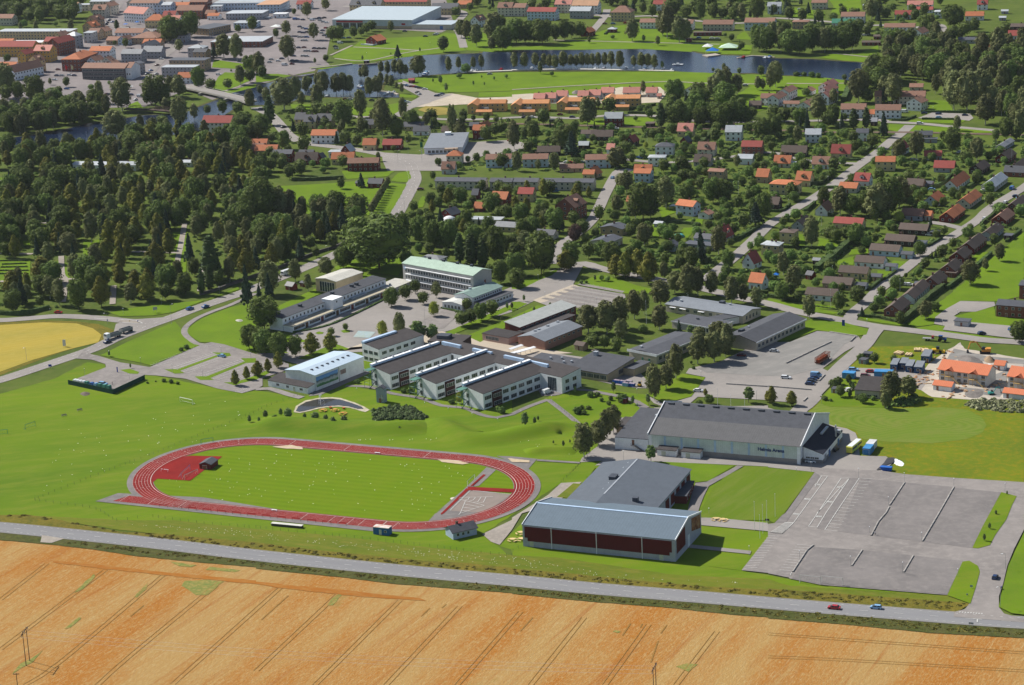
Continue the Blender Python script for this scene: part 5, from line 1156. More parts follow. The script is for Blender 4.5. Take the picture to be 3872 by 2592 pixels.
houses('30', '''
570 1402 752 -20 9 3.8 4.8 y r
112 1393 350 -20 9 3 3.5 d D
395 1502 560 -20 9 3.2 4 w b
45 1492 205 -20 9 3 4 p o
335 1233 485 -14 9 5.6 3 w l
800 1218 920 -14 8 5.6 2 w d
978 1482 1165 -14 9 6 2.5 y o
1230 1375 1300 60 8 4 3.5 w r
1425 1428 1590 -14 8 3 2.5 g r
1510 1535 1705 -20 9 3 3.5 g r
2200 1455 2280 60 9 3 3 r D
1960 1560 2040 60 9 3 3 d D
2290 1570 2400 60 9 3 3 d D
1335 1238 1505 -14 8 4.5 2 y d
1425 1275 1550 -14 5 2.6 .3 g d
660 1002 895 -15 10 6 3 w b
975 1010 1215 -15 10 6 3 w b
918 1045 975 -15 7 3 2.5 w o
1405 945 1470 55 12 6 3 w b
1192 885 1440 -15 10 5.8 3 p b
970 882 1042 -15 9 5.8 3 n b
1150 905 1200 -15 8 3.2 2 p b
95 908 180 60 9 6 2.5 w b
192 848 275 60 9 6 2.5 w b
405 838 445 60 8 3 2 w b
132 952 285 -16 7 2.6 1.5 w b
560 802 650 60 9 6 3 w p
562 842 650 60 9 6 3 w p
558 890 645 60 9 6 3 w p
395 978 470 60 12 3 3 w b
930 1115 1000 -15 7 3 2 d g
1058 253 1345 -16 10 6 2.5 w b
1410 308 1478 55 10 6 3 w b
1395 395 1470 55 10 6 3 w b
962 337 1125 -16 7 2.5 1 r D
855 392 1030 -16 7 2.5 1 r D
217 205 370 -16 10 6 1 n b h
580 213 795 -16 8 3 3 w G
663 153 885 -16 10 6 3 w b
1155 137 1310 -16 9 4 3 w r
1270 47 1510 -16 9 4.5 3 w p
1310 92 1510 -16 8 3 2 w r
1518 112 1625 -16 9 5.6 .9 w l h
1800 148 1975 -16 9 4 3 w o
1910 42 2010 -16 9 5 4 w r
1840 248 1895 55 9 3 3 d D
1735 368 1940 -16 9 3 1.5 g d
2192 328 2335 -16 9 3 3.5 w r
2210 248 2400 -16 9 3 2 d D
1985 445 2045 -16 7 3 2.5 w o
395 28 540 -16 9 6 2 p b
-10 60 120 -16 9 7 3 w l
862 52 930 -16 8 4 .3 g l
2070 838 2155 -16 8 3 3 r l
2130 105 2200 -16 5 2.5 1 g l
2110 165 2180 -16 5 2.5 1 g l
2160 1350 2260 60 6 2.6 1.5 g g
1290 800 1420 -15 8 3 2 p b
''')
houses('10', '''
495 1240 725 -15 10 6 3 w o
968 1328 1095 -12 9 4 3.5 y o
1150 1328 1325 -12 9 3.5 3 r r
1735 1432 1878 -12 9 6 3 p o h
1690 1548 1820 -12 8 3.6 4 l b
1975 1195 2090 -12 9 6 3 r o
2100 1170 2165 60 7 3 3 r o
2095 1462 2335 -8 9 5.6 2.5 b b
140 1412 325 -12 9 5.6 2 r d
350 1470 560 -12 9 3 4.5 r D
380 1425 520 -12 8 4 3 r d
610 1452 650 60 6 2.5 3 r d
655 1395 860 -12 8 4 .3 w l
862 1388 915 60 8 5 4 r l
682 1458 895 -8 9 4 3.5 y o
830 1497 1120 -8 9 5.6 2.5 r b
-60 1325 95 -12 9 3 3 n o
-20 1380 190 -12 9 3 3 n o
345 1095 440 -15 10 5 4 y d
430 1115 545 -15 10 5 4 y d
545 1105 690 -15 10 5 4 n d
960 1142 1075 -12 9 3 3 y d
1340 1162 1530 -12 9 3 2.5 y d
1430 1203 1580 -12 8 3 3 w d
1690 1205 1760 -12 8 3 3 y D
1945 1155 2035 -12 7 3 2 d d
850 50 1000 -18 14 9 4 y d
1000 50 1138 -18 14 9 4 y d
1155 20 1560 -18 14 9 3 y r
1330 58 1460 -18 9 5 3 b r
1598 80 1840 -18 12 6 4 y d
1425 107 1530 -18 8 3 2.5 r D
1840 42 1965 -18 9 4 3 n o
2040 195 2115 55 10 5.8 4 w b
2203 73 2342 -18 12 8 4 p b
0 48 220 -14 30 8 .3 b t
365 42 500 -14 10 5 3 w r
150 132 275 -14 10 4 .3 w w
1390 738 1448 -8 6 2.5 1 r r
980 560 1030 -14 4 2.4 .3 d g
''')
houses('00', '''
-30 292 640 -17 16 8 .3 y l
690 335 760 55 12 11 3 g l h
755 305 840 -17 12 9 .3 l l
105 392 385 -17 12 9 1 p w
-40 387 105 -17 12 9 2 y o
530 400 690 57 13 11 4 k r
395 382 545 -17 13 11 3 y r
-30 430 300 -17 14 9 4 Y r
300 468 455 -17 14 10 4 Y p
130 665 400 52 13 7 5 w b
-60 625 130 -17 13 7 4 w o
555 548 735 -17 34 10 4 k o h
812 468 1005 -17 12 10 3 w o
1100 495 1290 -17 12 8 3 g g
1225 600 1330 57 12 8 1 g d
1300 475 1475 -17 10 6 4 g g
1190 352 1440 -17 22 5.5 4 n b h
1300 398 1465 -17 10 5 3 n o
1045 303 1300 -17 14 6 3 w b
965 372 1100 -17 12 4 2.5 n b
1125 118 1310 -38 16 9 5 w p
1320 193 1505 -12 14 7 5 y o h
1505 183 1640 -12 12 6 3 w p
1605 100 1850 -16 16 8 4 k b
1730 22 1895 -16 14 9 3 k b
1890 148 2000 -16 9 4 2 w o
1905 270 2115 50 22 6 .3 n d
1710 445 1860 -17 12 9 2 g l h
1540 556 1870 -17 14 9 .3 n d
1470 620 1780 -15 12 8 .3 g l
1615 712 1740 -15 9 5 3.5 w o
1920 388 2400 -14 30 5 .3 k l
2060 128 2400 -14 20 6 .3 g l
1920 62 2030 -14 14 5 1 w l
1940 35 2400 -14 26 7 .3 b l
705 48 810 -17 10 6 .3 p l
840 92 960 -17 12 8 4 p b
845 248 925 57 13 6 4 n o
870 192 960 57 12 7 4 n b
815 18 1000 -17 14 11 1 p l
1180 32 1450 -17 14 11 2 w b
1840 1125 2110 -15 12 9 4 w r
1930 1268 2130 -15 10 3 3 y o
1310 1343 1430 -15 8 3 2 w b
1600 1382 1655 55 8 3 3 d d
2290 1365 2400 -15 9 3 3 n b
650 1512 1000 -17 12 4 1 w l
1010 1512 1240 -17 12 4 1 w l
525 952 610 -17 8 3 2 n r
-30 965 40 -17 6 3 .3 w d
600 60 700 -17 12 7 3 b t
1010 60 1090 57 12 9 3 p b
960 290 1030 57 12 6 3 n b
1400 50 1560 -16 14 9 2 b l
1560 60 1720 -16 12 6 3 p o
1530 330 1700 -16 12 6 .3 g d
2130 215 2330 -16 16 5 .3 b l
1380 420 1470 57 12 6 3 g d
1060 600 1120 57 12 8 3 b b
230 500 330 57 10 9 3 Y r
870 560 960 57 10 8 3 w b
1010 560 1060 57 10 8 3 p b
1480 150 1600 -14 12 7 4 p r
1420 330 1500 57 10 6 3 n b
1240 30 1330 57 12 9 3 p b
1150 370 1230 57 10 5 3 b b
560 330 640 57 10 9 3 y b
1760 480 1880 -17 12 8 2 n d
1870 130 1960 -16 10 5 3 k b
800 300 900 -17 12 7 3 n b
-30 170 110 -17 12 7 3 p b
1500 250 1600 -17 12 6 3 y b
350 560 420 57 12 10 4 y b
1630 1490 1760 -15 8 3 1 w l
''')
A = T(0,0,740,625,9.5); ch = B(A, endpoint(A, R(-19),1140/4),16,9.5,3, kind='x', ov=.5, name='town_hall', label='dark panelled town hall with brown roof and ribbon windows by the square', cat='town hall', wmat=plain('dark_panel', (.13,.12,.13),.7), rmat=rm('b'))
for z_ in (1.6,4.6,7.6): ch.row('f', .5, ch.L-.5,4, z_, ch.L/4-.6,1.5,7)
A = T(0,0,1140,625,9.5); c2 = B(A, endpoint(A, R(-19),1200/4),16,9.5,3.5, 'w', 'b', 'x', ov=.2, name='town_hall_wing', label='narrow white gabled wing on the right of the dark town hall', cat='town hall', chim=0); c2.row('f', .5, c2.L-.5,2,4.5,1,1.4,1)
A = T(1,0,690,182,8); Bq = endpoint(A, R(-21),585.5+1430/4)
sm = B(A, Bq, 70,8,1.6, kind='m', ov=.5, name='supermarket', label='huge supermarket with pale blue metal roof and red sign band', cat='supermarket', wmat=plain('pale_sheet', (.56,.60,.64),.7, seam=1), rmat=plain('pale_metal_roof', (.40,.47,.52),.8,0,.08,.1), chim=0)
sm.box('sign_band', 4,30,-.3,0,5.6,7.0, plain('sign_red', (.45,.03,.03),.5)); sm.box('brick_plinth', 30, sm.L, -.15,0,0,2.6, M_BEIGE)
for q in range(4): sm.place('f', winmesh(5.5,4.6,3), 'window', 6.5+q*7,2.8)
sm.box('sign', 68,71.5,-.3,0,3.6,5.2, plain('sign_red', (.45,.03,.03),.5))
pA = sm.o+sm.d*(sm.L)-sm.n*2
s_ = B(pA, endpoint(pA, R(-21),585.5+1790/4),24,4.5,.3, 'p', 'l', 'f', ov=.3, name='loading_wing', label='low cream loading wing at the right end of the supermarket', cat='annex', rmat=plain('pale_metal_roof', (.40,.47,.52),.8,0,.08,.1))
s_.place('f', doormesh(3,3.4, 'blue', (.08,.18,.4)), 'door', s_.L*.75,0)
pA = T(1,0,1110,378,3.6); rs = B(pA, endpoint(pA, R(50),585.5+1200/4),15,3.6,3.6, 'r', 'o', 'x', ov=.8, name='restaurant', label='dark red waterside restaurant with big orange roof and white terrace', cat='restaurant')
rs.windows(1,3); mb = MB(); mb.box(-6,-.5,0,14,0,.5); mb.box(-6.1,-6,0,14,.5,1.4); mb.box(-6,-.5,-.1,0,.5,1.4); sub(rs, 'terrace', mb, plain('terrace_white', (.55,.6,.66),.7))
A = T(1,0,1530,1362,4.2); gs = B(A, endpoint(A, R(-6),585.5+1890/4),42,4.2,1.8, kind='m', ov=.6, name='grocery_store', label='grocery store with wide slate roof and white front by the roundabout', cat='store', wmat=M_WHITE, rmat=plain('slate_roof', (.20,.22,.25),.7,0,.1), chim=0)
gs.row('f', 2, gs.L-2,8,1.8,1.8,1.6,2); gs.vent(12,36,4,1.8, M_WHITE); gs.box('entrance_canopy', gs.L*.55, gs.L*.9,-3,0,3,4.3, plain('canopy_tan', (.5,.38,.28),.7))
sg = MB(); sg.box(-.9,.9,-.15,.15,5,8.6,0); sg.box(-.15,.15,-.15,.15,0,5,1); p = T(1,0,1518,1418)
o = sg.build('store_sign', [plain('sign_green', (.02,.15,.06),.5), M_GALV]); o.location = p; tag(o, 'tall green store sign on a post beside the grocery', 'sign')
def dome(name, p, r, hh, mat, lab, cat, seg_=20, rows=7):
 vs, fs = [], []
 for i in range(rows):
  a = math.pi/2*i/rows
  vs += [(r*math.cos(a)*math.cos(2*math.pi*j/seg_), r*math.cos(a)*math.sin(2*math.pi*j/seg_), hh*math.sin(a)) for j in range(seg_)]
 vs.append((0,0, hh))
 for i in range(rows-1):
  for j in range(seg_): fs.append((i*seg_+j, i*seg_+(j+1) % seg_, (i+1)*seg_+(j+1) % seg_, (i+1)*seg_+j))
 for j in range(seg_): fs.append(((rows-1)*seg_+j, (rows-1)*seg_+(j+1) % seg_, rows*seg_))
 e = empty(name, p, 0, lab, cat); meshobj('cover', vs, fs, mat, e, None, True)
 mb = MB(); mb.cyl((0,0), r+.15,0,.25, seg_); mb.build('ground_ring', M_GREYB, e); return e
dome('pool_dome', T(1,1,1770,460),4.4,3.4, plain('dome_white', (.75,.77,.8),.5), 'white inflated pool dome beside the dark-roofed red house', 'pool dome')
dome('pool_dome', T(2,1,1528,600),3.2,2.0, plain('dome_teal', (.12,.45,.40),.5), 'teal pool dome on a lawn among garden trees', 'pool dome')
def tent(p, w, d, hh, mat, lab, rz=-.3):
 e = empty('party_tent', p, rz, lab, 'tent')
 mb = MB(); mb.add([(-w/2,-d/2,2.4),(w/2,-d/2,2.4),(w/2, d/2,2.4),(-w/2, d/2,2.4),(0,0, hh)], [(0,1,4),(1,2,4),(2,3,4),(3,0,4),(3,2,1,0)]); mb.build('canopy', mat, e)
 for x in (-1,1):
  for y in (-1,1): MB().bar((x*w*.48, y*d*.48,0),(x*w*.48, y*d*.48,2.4),.12).build('post', M_GALV, e)
TW = plain('tent_white', (.72,.74,.72),.7); TB = plain('tent_blue', (.02,.16,.55),.6)
for c_, r_, x, y, w_, d_, hh, mt, lab in ((2,0,1790,450,8,8,4.5, TW, 'white tent by the river bank left of the blue tent'),(2,0,1985,455,15,12,5.5, plain('tent_mint', (.5,.66,.52),.7), 'large mint-white tent on the river terrace'),(2,0,1835,490,10,7,5, TB, 'bright blue tent on the jetty'),(0,0,1170,200,3,3,3.5, plain('tent_red', (.5,.03,.05),.6), 'small red parasol tent on the town square'),(0,0,1150,245,4,4,3, TB, 'blue market stall tent below the red one'),(0,0,1255,225,4,4,3, TB, 'blue market stall tent in front of the pink-roofed building'),
         (1,0,185,265,9,9,4, TW, 'white tent left of the supermarket car park'),(0,0,1190,820,5,4,3.4, TW, 'white event tent on the lower square car park'),(3,1,530,385,6,3,3.0, TW, 'white awning in front of the brown-roofed gable house'),(2,0,2000,1250,6,3,3, TW, 'white awning behind the corrugated-roofed house'),(2,1,1475,350,4,4,3.4, TW, 'white awning beside the pale blue orange-roofed house'),(3,0,215,1520,6,5,3.2, TW, 'white garden tent below the dark-walled brown house'),(3,1,75,985,3,3,3.4, TB, 'small blue and white garden gazebo')):
 tent(T(c_, r_, x, y), w_, d_, hh, mt, lab)
# ================= trees =================
LM = {'b': leafmat('birch_leaves', (0.088,0.09,0.033),(0.056,0.062,0.024)), 'l': leafmat('broad_leaves', (0.064,0.082,0.016),(0.036,0.052,0.013)),
  'c': leafmat('lime_leaves', (0.105,0.097,0.016),(0.062,0.066,0.013),.18), 's': leafmat('spruce_needles', (0.027,0.045,0.026),(0.018,0.03,0.018),.15),
  't': leafmat('thuja_leaves', (0.042,0.06,0.018),(0.028,0.042,0.014),.15), 'f': leafmat('garden_leaves', (0.075,0.105,0.022),(0.045,0.068,0.017),.35),
  'u': leafmat('shrub_leaves', (0.07,0.095,0.022),(0.042,0.062,0.016),.35), 'y': leafmat('young_leaves', (0.085,0.11,0.035),(0.06,0.08,0.027)), 'w': leafmat('yellowing_leaves', (0.15,0.155,0.02),(0.10,0.11,0.02)),
  'p': leafmat('purple_leaves', (0.055,0.03,0.026),(0.038,0.024,0.021))}
BARK = plain('bark', (0.12,0.09,0.07),.9); BIRCHB = plain('birch_bark', (0.5,0.48,0.45),.8,0,.3)
def prof_round(t): return math.sqrt(max(0,1-(2*t-1)**2))**0.8
def prof_lime(t): return min(1, t/.3)**.5*max(0,1-(max(0, t-.3)/.7)**1.5)**.75
def prof_egg(t): return math.sqrt(max(0,1-(2*min(1, t*.5/.38 if t < .38 else .5+(t-.38)*.5/.62)-1)**2))**.9
def prof_lump(t): return math.sqrt(max(0,1-(2*(t**1.18)-1)**2))**.75
def prof_cone(t): return max(0.03,(1-t)**.85)*(1 if t > .06 else t/.06)
def prof_col(t): return min(1,(t*5)**.5)*(1-max(0, t-.55)/.45*.75)
TK = {'b': ('birch_tree', 'birch', .50,.16, prof_egg, 34,84,.46), 'l': ('broadleaf_tree', 'broadleaf tree', .78,.13, prof_lump, 36,100,.52), 'c': ('lime_tree', 'lime tree', .62,.09, prof_lime, 36,96,.48),
  's': ('spruce_tree', 'dark spruce', .42,.05, prof_cone, 60,45,.45), 't': ('columnar_tree', 'slim columnar tree', .24,.04, prof_col, 40,50,.42), 'f': ('garden_tree', 'round garden tree', 1.0,.16, prof_round, 34,55,.8),
  'u': ('shrub', 'shrub', 1.25,.02, prof_round, 18,45,1.7), 'y': ('young_tree', 'thin young tree', .42,.25, prof_egg, 20,26,.9), 'w': ('lime_tree', 'yellowing lime tree', .75,.16, prof_egg, 46,60,.5), 'p': ('broadleaf_tree', 'dark red-leaved tree', .8,.1, prof_round, 46,60,.55)}
def mk_proto(kind, seed):
 rnd = random.Random(seed); nm, lb, asp, tr, prof, nl, nlf, ls = TK[kind]
 Hh = 14.0; Rr = Hh*asp/2; z0 = Hh*tr; ch = Hh-z0
 v, f = [], []
 n, m = 11,8
 off = rnd.random()*9
 for j in range(m+1):
  t_ = j/m; r = Rr*prof(t_)*.80
  for i in range(n):
   a = 2*math.pi*i/n; k = 1+.22*math.sin(3*a+off+t_*5)*rnd.uniform(.4,1)
   v.append((r*k*math.cos(a), r*k*math.sin(a), z0+ch*(.05+t_*.88)))
 for j in range(m):
  for i in range(n): f.append((j*n+i, j*n+(i+1) % n, (j+1)*n+(i+1) % n, (j+1)*n+i))
 airy = {'b': .9, 'y': .75}.get(kind, 1)
 for q in range(nl):
  t_ = .04+.93*(q+rnd.random())/nl; a = q*2.39996+rnd.uniform(-.5,.5)
  rr = Rr*prof(t_); lr = Rr*rnd.uniform(.26,.46)*(1.0 if kind not in 's' else .5)*(.5+.5*prof(t_))
  d0 = max(0, rr*rnd.uniform(.8,1.15)-lr*.7)
  c = Vector((d0*math.cos(a), d0*math.sin(a), z0+ch*t_))
  for w_ in range(nlf):
   u = Vector((rnd.gauss(0,1), rnd.gauss(0,1), rnd.gauss(0,1)+.35)).normalized()
   p = c+Vector((u.x*lr, u.y*lr, u.z*lr*(.8 if kind != 'b' else 1.1)))*rnd.uniform(.78,1.1)
   outn = (u+Vector((rnd.gauss(0,1), rnd.gauss(0,1), rnd.gauss(0,1)))*.27+Vector((0,0,.1))).normalized()
   e1 = outn.orthogonal().normalized(); e1 = Matrix.Rotation(rnd.uniform(0,6.28),3, outn) @ e1; e2 = outn.cross(e1)
   s_ = ls*rnd.uniform(.45,1.0); e1 *= s_; e2 *= s_*.75
   k = len(v); v += [p-e1-e2*.4, p+e2, p+e1+e2*.3, p-e2*.8]; f.append((k, k+3, k+2, k+1))
 me = bpy.data.meshes.new('crown'); me.from_pydata([tuple(x) for x in v], [], f); me.materials.append(LM[kind]); me.update()
 mb = MB(); tw = Hh*.02 if kind not in 'fu' else Hh*.025
 mb.bar((0,0,-.3),(0,0, z0+ch*.5), tw, 0, tw*.5,7)
 for q in range(6 if kind not in 'ust' else 0):
  a = q*1.05*2; zz_ = z0+ch*(.02+.07*q); mb.bar((0,0, zz_),(math.cos(a)*Rr*.6, math.sin(a)*Rr*.6, zz_+ch*.22), tw*.5,0, tw*.2,5)
 tm = mb.mesh('trunk', BIRCHB if kind == 'b' else BARK)
 return me, tm
PROTO = {}
def proto(kind):
 if kind not in PROTO: PROTO[kind] = [mk_proto(kind, 100*ord(kind)+i) for i in range({'b': 5, 'l': 6, 'c': 4, 'f': 4, 's': 2, 'u': 2, 't': 2}.get(kind, 1))]
 return PROTO[kind]
TREES = []
trnd = random.Random(11)
def tree(kind, p, h, wf=1.0, mark=None):
 nm, lb = TK[kind][:2]
 cr, tk = trnd.choice(proto(kind))
 e = bpy.data.objects.new(nm, None); COL.objects.link(e); e.location = (p.x, p.y, 0); e.rotation_euler = (0,0, trnd.uniform(0,6.28)); e.empty_display_size = 1
 s_ = h/14.0; w_ = s_*wf*trnd.uniform(.84,1.16); e.scale = (w_, w_*trnd.uniform(.86,1.14), s_)
 for me, n_ in ((tk, 'trunk'),(cr, 'crown')):
  if n_ == 'trunk' and kind == 'u': n_ = 'stem'
  o = bpy.data.objects.new(n_, me); COL.objects.link(o); o.parent = e
 e['category'] = {'shrub': 'shrub'}.get(nm, 'tree'); ALL.append(e)
 TREES.append((e, kind, h, mark)); return e
def tree_at(c, r, kind, x, yb, yt, wf=1.0):
 p = T(c, r, x, yb)
 lo, hi = .5,60
 ty = r*392+yt/4
 for _ in range(30):
  m = (lo+hi)/2
  if px((p.x, p.y, m))[1] > ty: lo = m
  else: hi = m
 return tree(kind, p, lo, wf)
def trees(tile, s):
 c, r = int(tile[0]), int(tile[1])
 q = s.split(); i = 0
 while i < len(q):
  k = q[i]; wf = 1.0
  if '*' in k: k, w_ = k.split('*'); wf = float(w_)
  tree_at(c, r, k, float(q[i+1]), float(q[i+2]), float(q[i+3]), wf); i += 4
trees('00', '''b 65 900 590 l 325 950 700 b 460 780 715 l 610 800 705 l 540 880 790 f 835 830 770 b 915 950 740 b*1.2 1120 1020 720 l 715 960 830 l 130 1080 920 l 1425 980 700 b*1.4 1640 900 690
l 1820 820 620 l 1930 840 720 l 2085 820 720 l 2290 760 620 l 2290 680 510 l 1565 390 155 l 1660 380 200 l 1750 340 115 b*1.3 2050 540 320 b*1.3 2170 560 320 s*1.6 1960 530 400 f 2180 300 230 l 2310 290 150 b*1.5 1640 480 360
l 1150 440 350 l 800 580 510 t*2 1070 270 180 f 990 330 265 l 655 230 170 f 1160 560 500 f 1000 780 740 f 1065 785 735 f 2115 660 635 f 2185 670 632 f 2225 670 642 b*1.6 1060 1280 1010 s*1.2 1225 1290 1140 b 1290 1220 1050
s 1435 1310 1150 l 1490 1180 1050 b 1650 1180 890 s*1.4 1660 1300 1100 b 1780 1100 950 l 2040 1050 910 l 2180 1060 930 b*1.3 2290 1000 820 l 2200 1210 1040 l 1345 960 850 l 1540 1010 900 l 1900 1050 960 f 70 570 500 l 170 920 750 l 60 930 780 l 880 1010 900 l 200 1100 980
l 1500 980 780 b 1560 880 700 l 1440 80 10 l 1390 90 20 f 1480 130 80 f 1540 80 40 l 1050 420 370 f 900 320 270 b 2200 780 600''')
trees('10', '''b*1.2 295 560 330 l 185 350 265 b*1.2 280 330 190 b*1.2 530 370 210 l 700 380 240 l 760 380 230 l 895 350 240 l 965 330 250 l 1010 310 215 l 1060 290 190 b 1235 300 190 l 640 570 500 s*1.4 1300 540 410 l*.8 1715 480 330
b 1880 350 180 b 1935 370 190 b*1.2 2020 430 220 b*1.4 2180 400 120 l 2240 300 140 b 2160 470 330 l 2260 470 250 l 1830 150 60 b*1.3 470 170 20 l 350 140 80 b*1.3 640 100 -20 b*1.2 1485 700 510 b*.8 1765 670 520 b*.8 1855 640 520
b*.8 1990 640 520 b*.8 2065 640 500 f 1920 670 590 b 1000 730 590 b 1145 680 560 b 1205 690 560 b 1270 690 545 b 1325 700 545 b 1370 700 590 b 960 720 620 b 800 860 670 b 860 860 690 b 735 870 680 b 620 870 660 b 560 800 670
b 455 860 700 b*1.2 1040 890 710 b*1.2 1110 870 700 b 1200 780 680 b 1240 800 690 b 1140 770 660 b 1285 810 750 b 1335 860 765 t*1.7 130 1150 870 b*1.4 260 1010 720 b 370 920 700 b 420 980 840 b*1.3 560 980 780 b 960 1080 820 l*.8 800 1180 920
b*1.1 1160 1250 900 b 1345 1090 900 l 1430 1180 1010 l 1290 1260 1090 l 630 1180 1080 l 430 1270 1120 l 560 1050 970 s 345 1220 1090 l 440 1400 1250 s 740 1330 1200 l 820 1330 1190 l 850 1330 1260 l 930 1340 1230 l 1010 1260 1180 l 1395 1320 1230
b*.7 1800 1260 960 b*1.3 1870 1270 1100 l 1900 1120 1000 l 1990 1110 1050 l 2110 1120 1030 l 2200 1130 1060 l 2190 1250 1130 l 2250 1230 1110 l 2110 1300 1150 l 260 1370 1200 l 150 1310 1210 l 60 1250 1050 y 1690 780 690 y 1740 850 760 f 1860 720 670
b 1560 1170 1030 s 1610 1190 1090 l 2020 1490 1400 f 1940 1490 1430 f 1670 1520 1450 l 2250 1540 1400 y 540 590 530 b 30 700 480 l 60 720 600 l 60 1568 1400 l 240 1568 1430 l 280 1568 1480 b 1120 1480 1390 f 520 1530 1470 f 640 1540 1450 l 330 1568 1500 l 1260 1390 1330
y 1500 480 435 y 1235 510 480 y 975 560 510 f 2290 720 680 y 1620 760 720 y 2090 790 750 y 1990 790 740 y 2065 720 690 y 2180 740 700 l 1480 1180 1080 l 1100 1360 1260 l 480 800 700 l 40 870 780 b 170 900 760 b 100 950 800''')
trees('20', '''b*.8 25 640 480 b 115 640 480 b 215 620 480 b 295 620 490 b 345 630 500 b 395 640 500 b 470 630 470 b 540 620 500 b 590 620 500 b 640 620 480 b 690 620 490 b 735 620 490 b 790 620 480 b 850 620 480 b 910 630 470 b 990 640 465
b*.9 1115 620 510 b 1185 630 480 b 1245 630 490 b 1305 640 500 y 1375 640 560 b*.7 260 680 560 f 365 700 650 l 40 400 180 l 120 400 200 l 200 400 190 l 280 410 180 l*.8 400 380 220 l*.8 480 370 190 l*.8 545 350 200 l 620 350 200 b*1.3 250 150 30
b*1.1 1100 380 175 b*1.2 1420 350 60 b*1.1 1380 330 130 b*1.2 1530 390 150 b*1.2 1590 390 180 s*1.5 1110 120 10 l 1200 130 20 l 1290 160 40 l 1450 150 -10 l 1600 170 50 l*.7 1730 190 20 l*.7 1850 180 30 l 1930 180 60 b 1990 170 20 b 2105 190 30
l 2250 190 -10 l 2260 470 230 l 2330 480 260 b 708 400 330 b 1335 420 330 y 1205 390 320 f 920 360 320 l*1.1 1495 960 730 s 1425 940 890 b*.8 1200 870 740 b 1740 880 750 b*1.3 1840 900 700 b*1.1 1900 900 640 b*1.1 1960 880 620 b*1.2 2060 870 680
l 1950 1000 760 l 1840 660 620 b 1940 660 580 l 2080 680 620 l 2280 700 600 b 2250 830 700 b 2295 830 720 t*1.7 1365 1170 935 l 1500 1150 920 l 1600 1150 980 l 1750 1140 930 l 1680 1100 870 l 1850 1150 960 l 1930 1170 950 l 2060 1150 900
l 2150 1150 1000 l 2290 1280 1090 l 290 1150 990 b 150 1200 1060 l 200 1290 1110 l 430 1200 1080 l 500 1400 1150 s*1.3 545 1430 1200 b 20 1370 1110 l 150 1400 1280 b*1.1 690 1160 890 b 740 1110 910 l 890 1050 890 b 790 1000 900 s*.6 350 1180 1080
s 755 1190 1110 f 330 1260 1190 l 640 1130 1070 f 1130 1110 1060 f 1170 1030 970 f 1245 1030 960 f 1260 1080 1000 l 1210 1220 1150 l 1290 1280 1180 l 1040 1430 1290 f 1000 1270 1200 l 740 1310 1230 f 820 1350 1290 l 1860 1310 1170 l 1760 1280 1200
f 1580 1400 1300 f 1500 1380 1310 f 1690 1310 1240 f 1920 1420 1370 b*1.2 390 1568 1400 b*1.2 50 1568 1390 b*1.6 960 1540 1350 l 1390 1580 1450 l 1550 1580 1420 b 1880 1520 1430 b 2060 1540 1420 l 2260 1500 1400 b 240 1560 1460 f 1350 1300 1230
l 580 1190 1100 l 60 1260 1200 w 1225 1360 1300 l 2200 1090 980 f 2000 1170 1110 l 1100 1500 1400 l 1760 1560 1440 l 2310 1568 1470 b 690 60 -20 l 2010 380 310 f 1950 340 300 l 2100 460 380 s 2085 460 370 f 800 1420 1360 f 1960 1450 1400 f 2270 1400 1330''')
trees('30', '''b 40 430 200 b 120 480 250 l 200 500 280 l 290 500 290 l 410 470 220 b*1.2 520 480 250 l 590 470 240 l 700 470 250 l 770 460 190 s*1.4 675 260 160 s*1.6 500 260 170 s*1.4 170 160 -10 s*1.2 370 140 20 l 460 140 80 f 665 70 30 b*1.2 950 180 0
l 930 280 190 l 1080 180 60 l 1000 300 250 b 1235 410 270 l 1260 180 110 l 1400 180 110 b 1500 250 130 l 1440 240 170 b 1540 400 200 l 1700 260 50 l 1680 390 250 b*1.3 830 940 640 b 900 830 690 b*1.2 1150 960 680 b*1.2 1060 930 700 l 910 950 800
s 1060 950 780 t*1.9 785 1180 990 t*1.7 900 1180 980 s 360 1180 1000 b*1.1 460 1120 870 l*.8 600 1150 960 f 700 1110 1040 l 50 1110 960 l 150 1130 980 l 230 1110 980 l 290 1160 990 s*1.2 1060 1260 1020 l 60 1250 1050 b 270 1310 1150 f 500 1330 1260
f 650 1250 1190 l 780 1320 1200 l 960 1360 1220 b 70 800 560 b 20 830 620 u 260 700 660 u 330 700 660 u 400 710 660 u 460 715 670 l 700 740 680 f 350 880 810 b 600 960 810 b 710 790 730 b*1.3 1200 1460 1280 b*1.2 1360 1450 1210 l*.9 1690 1400 1170
b 1730 1200 1060 b*1.1 1910 1470 1270 l 1810 1510 1370 l 1850 1340 1240 f 2020 1470 1390 l 60 1568 1480 l 340 1568 1450 l 600 1568 1440 b 130 1480 1390 l 1430 1520 1440 l 1700 1568 1490 l 1330 1568 1480 l 1250 1540 1490 b 1960 520 300 b*1.2 2100 560 260
b 1820 530 400 l 2170 330 200 l 1050 360 280 b 1080 580 390 l 1170 600 410 l 1280 600 420 l 1400 600 420 l 1500 620 430 l 1600 620 440 l 1720 700 520 b*1.2 1700 1010 660 b*1.2 1820 1030 640 b*1.2 1950 980 640 b*1.2 1990 1140 870 l 150 370 200 l 60 130 40
l 2150 560 400 l 2250 600 430 l 2310 700 520 l 2200 800 560 l 2290 900 700 l 2230 1100 860 b 2310 1150 900 l 2180 1280 1080 l 2270 1290 1150 l 2150 1000 800 f 1500 1480 1400 f 860 1420 1350 f 2160 1500 1440 l 30 1380 1290 l 1600 1290 1200''')
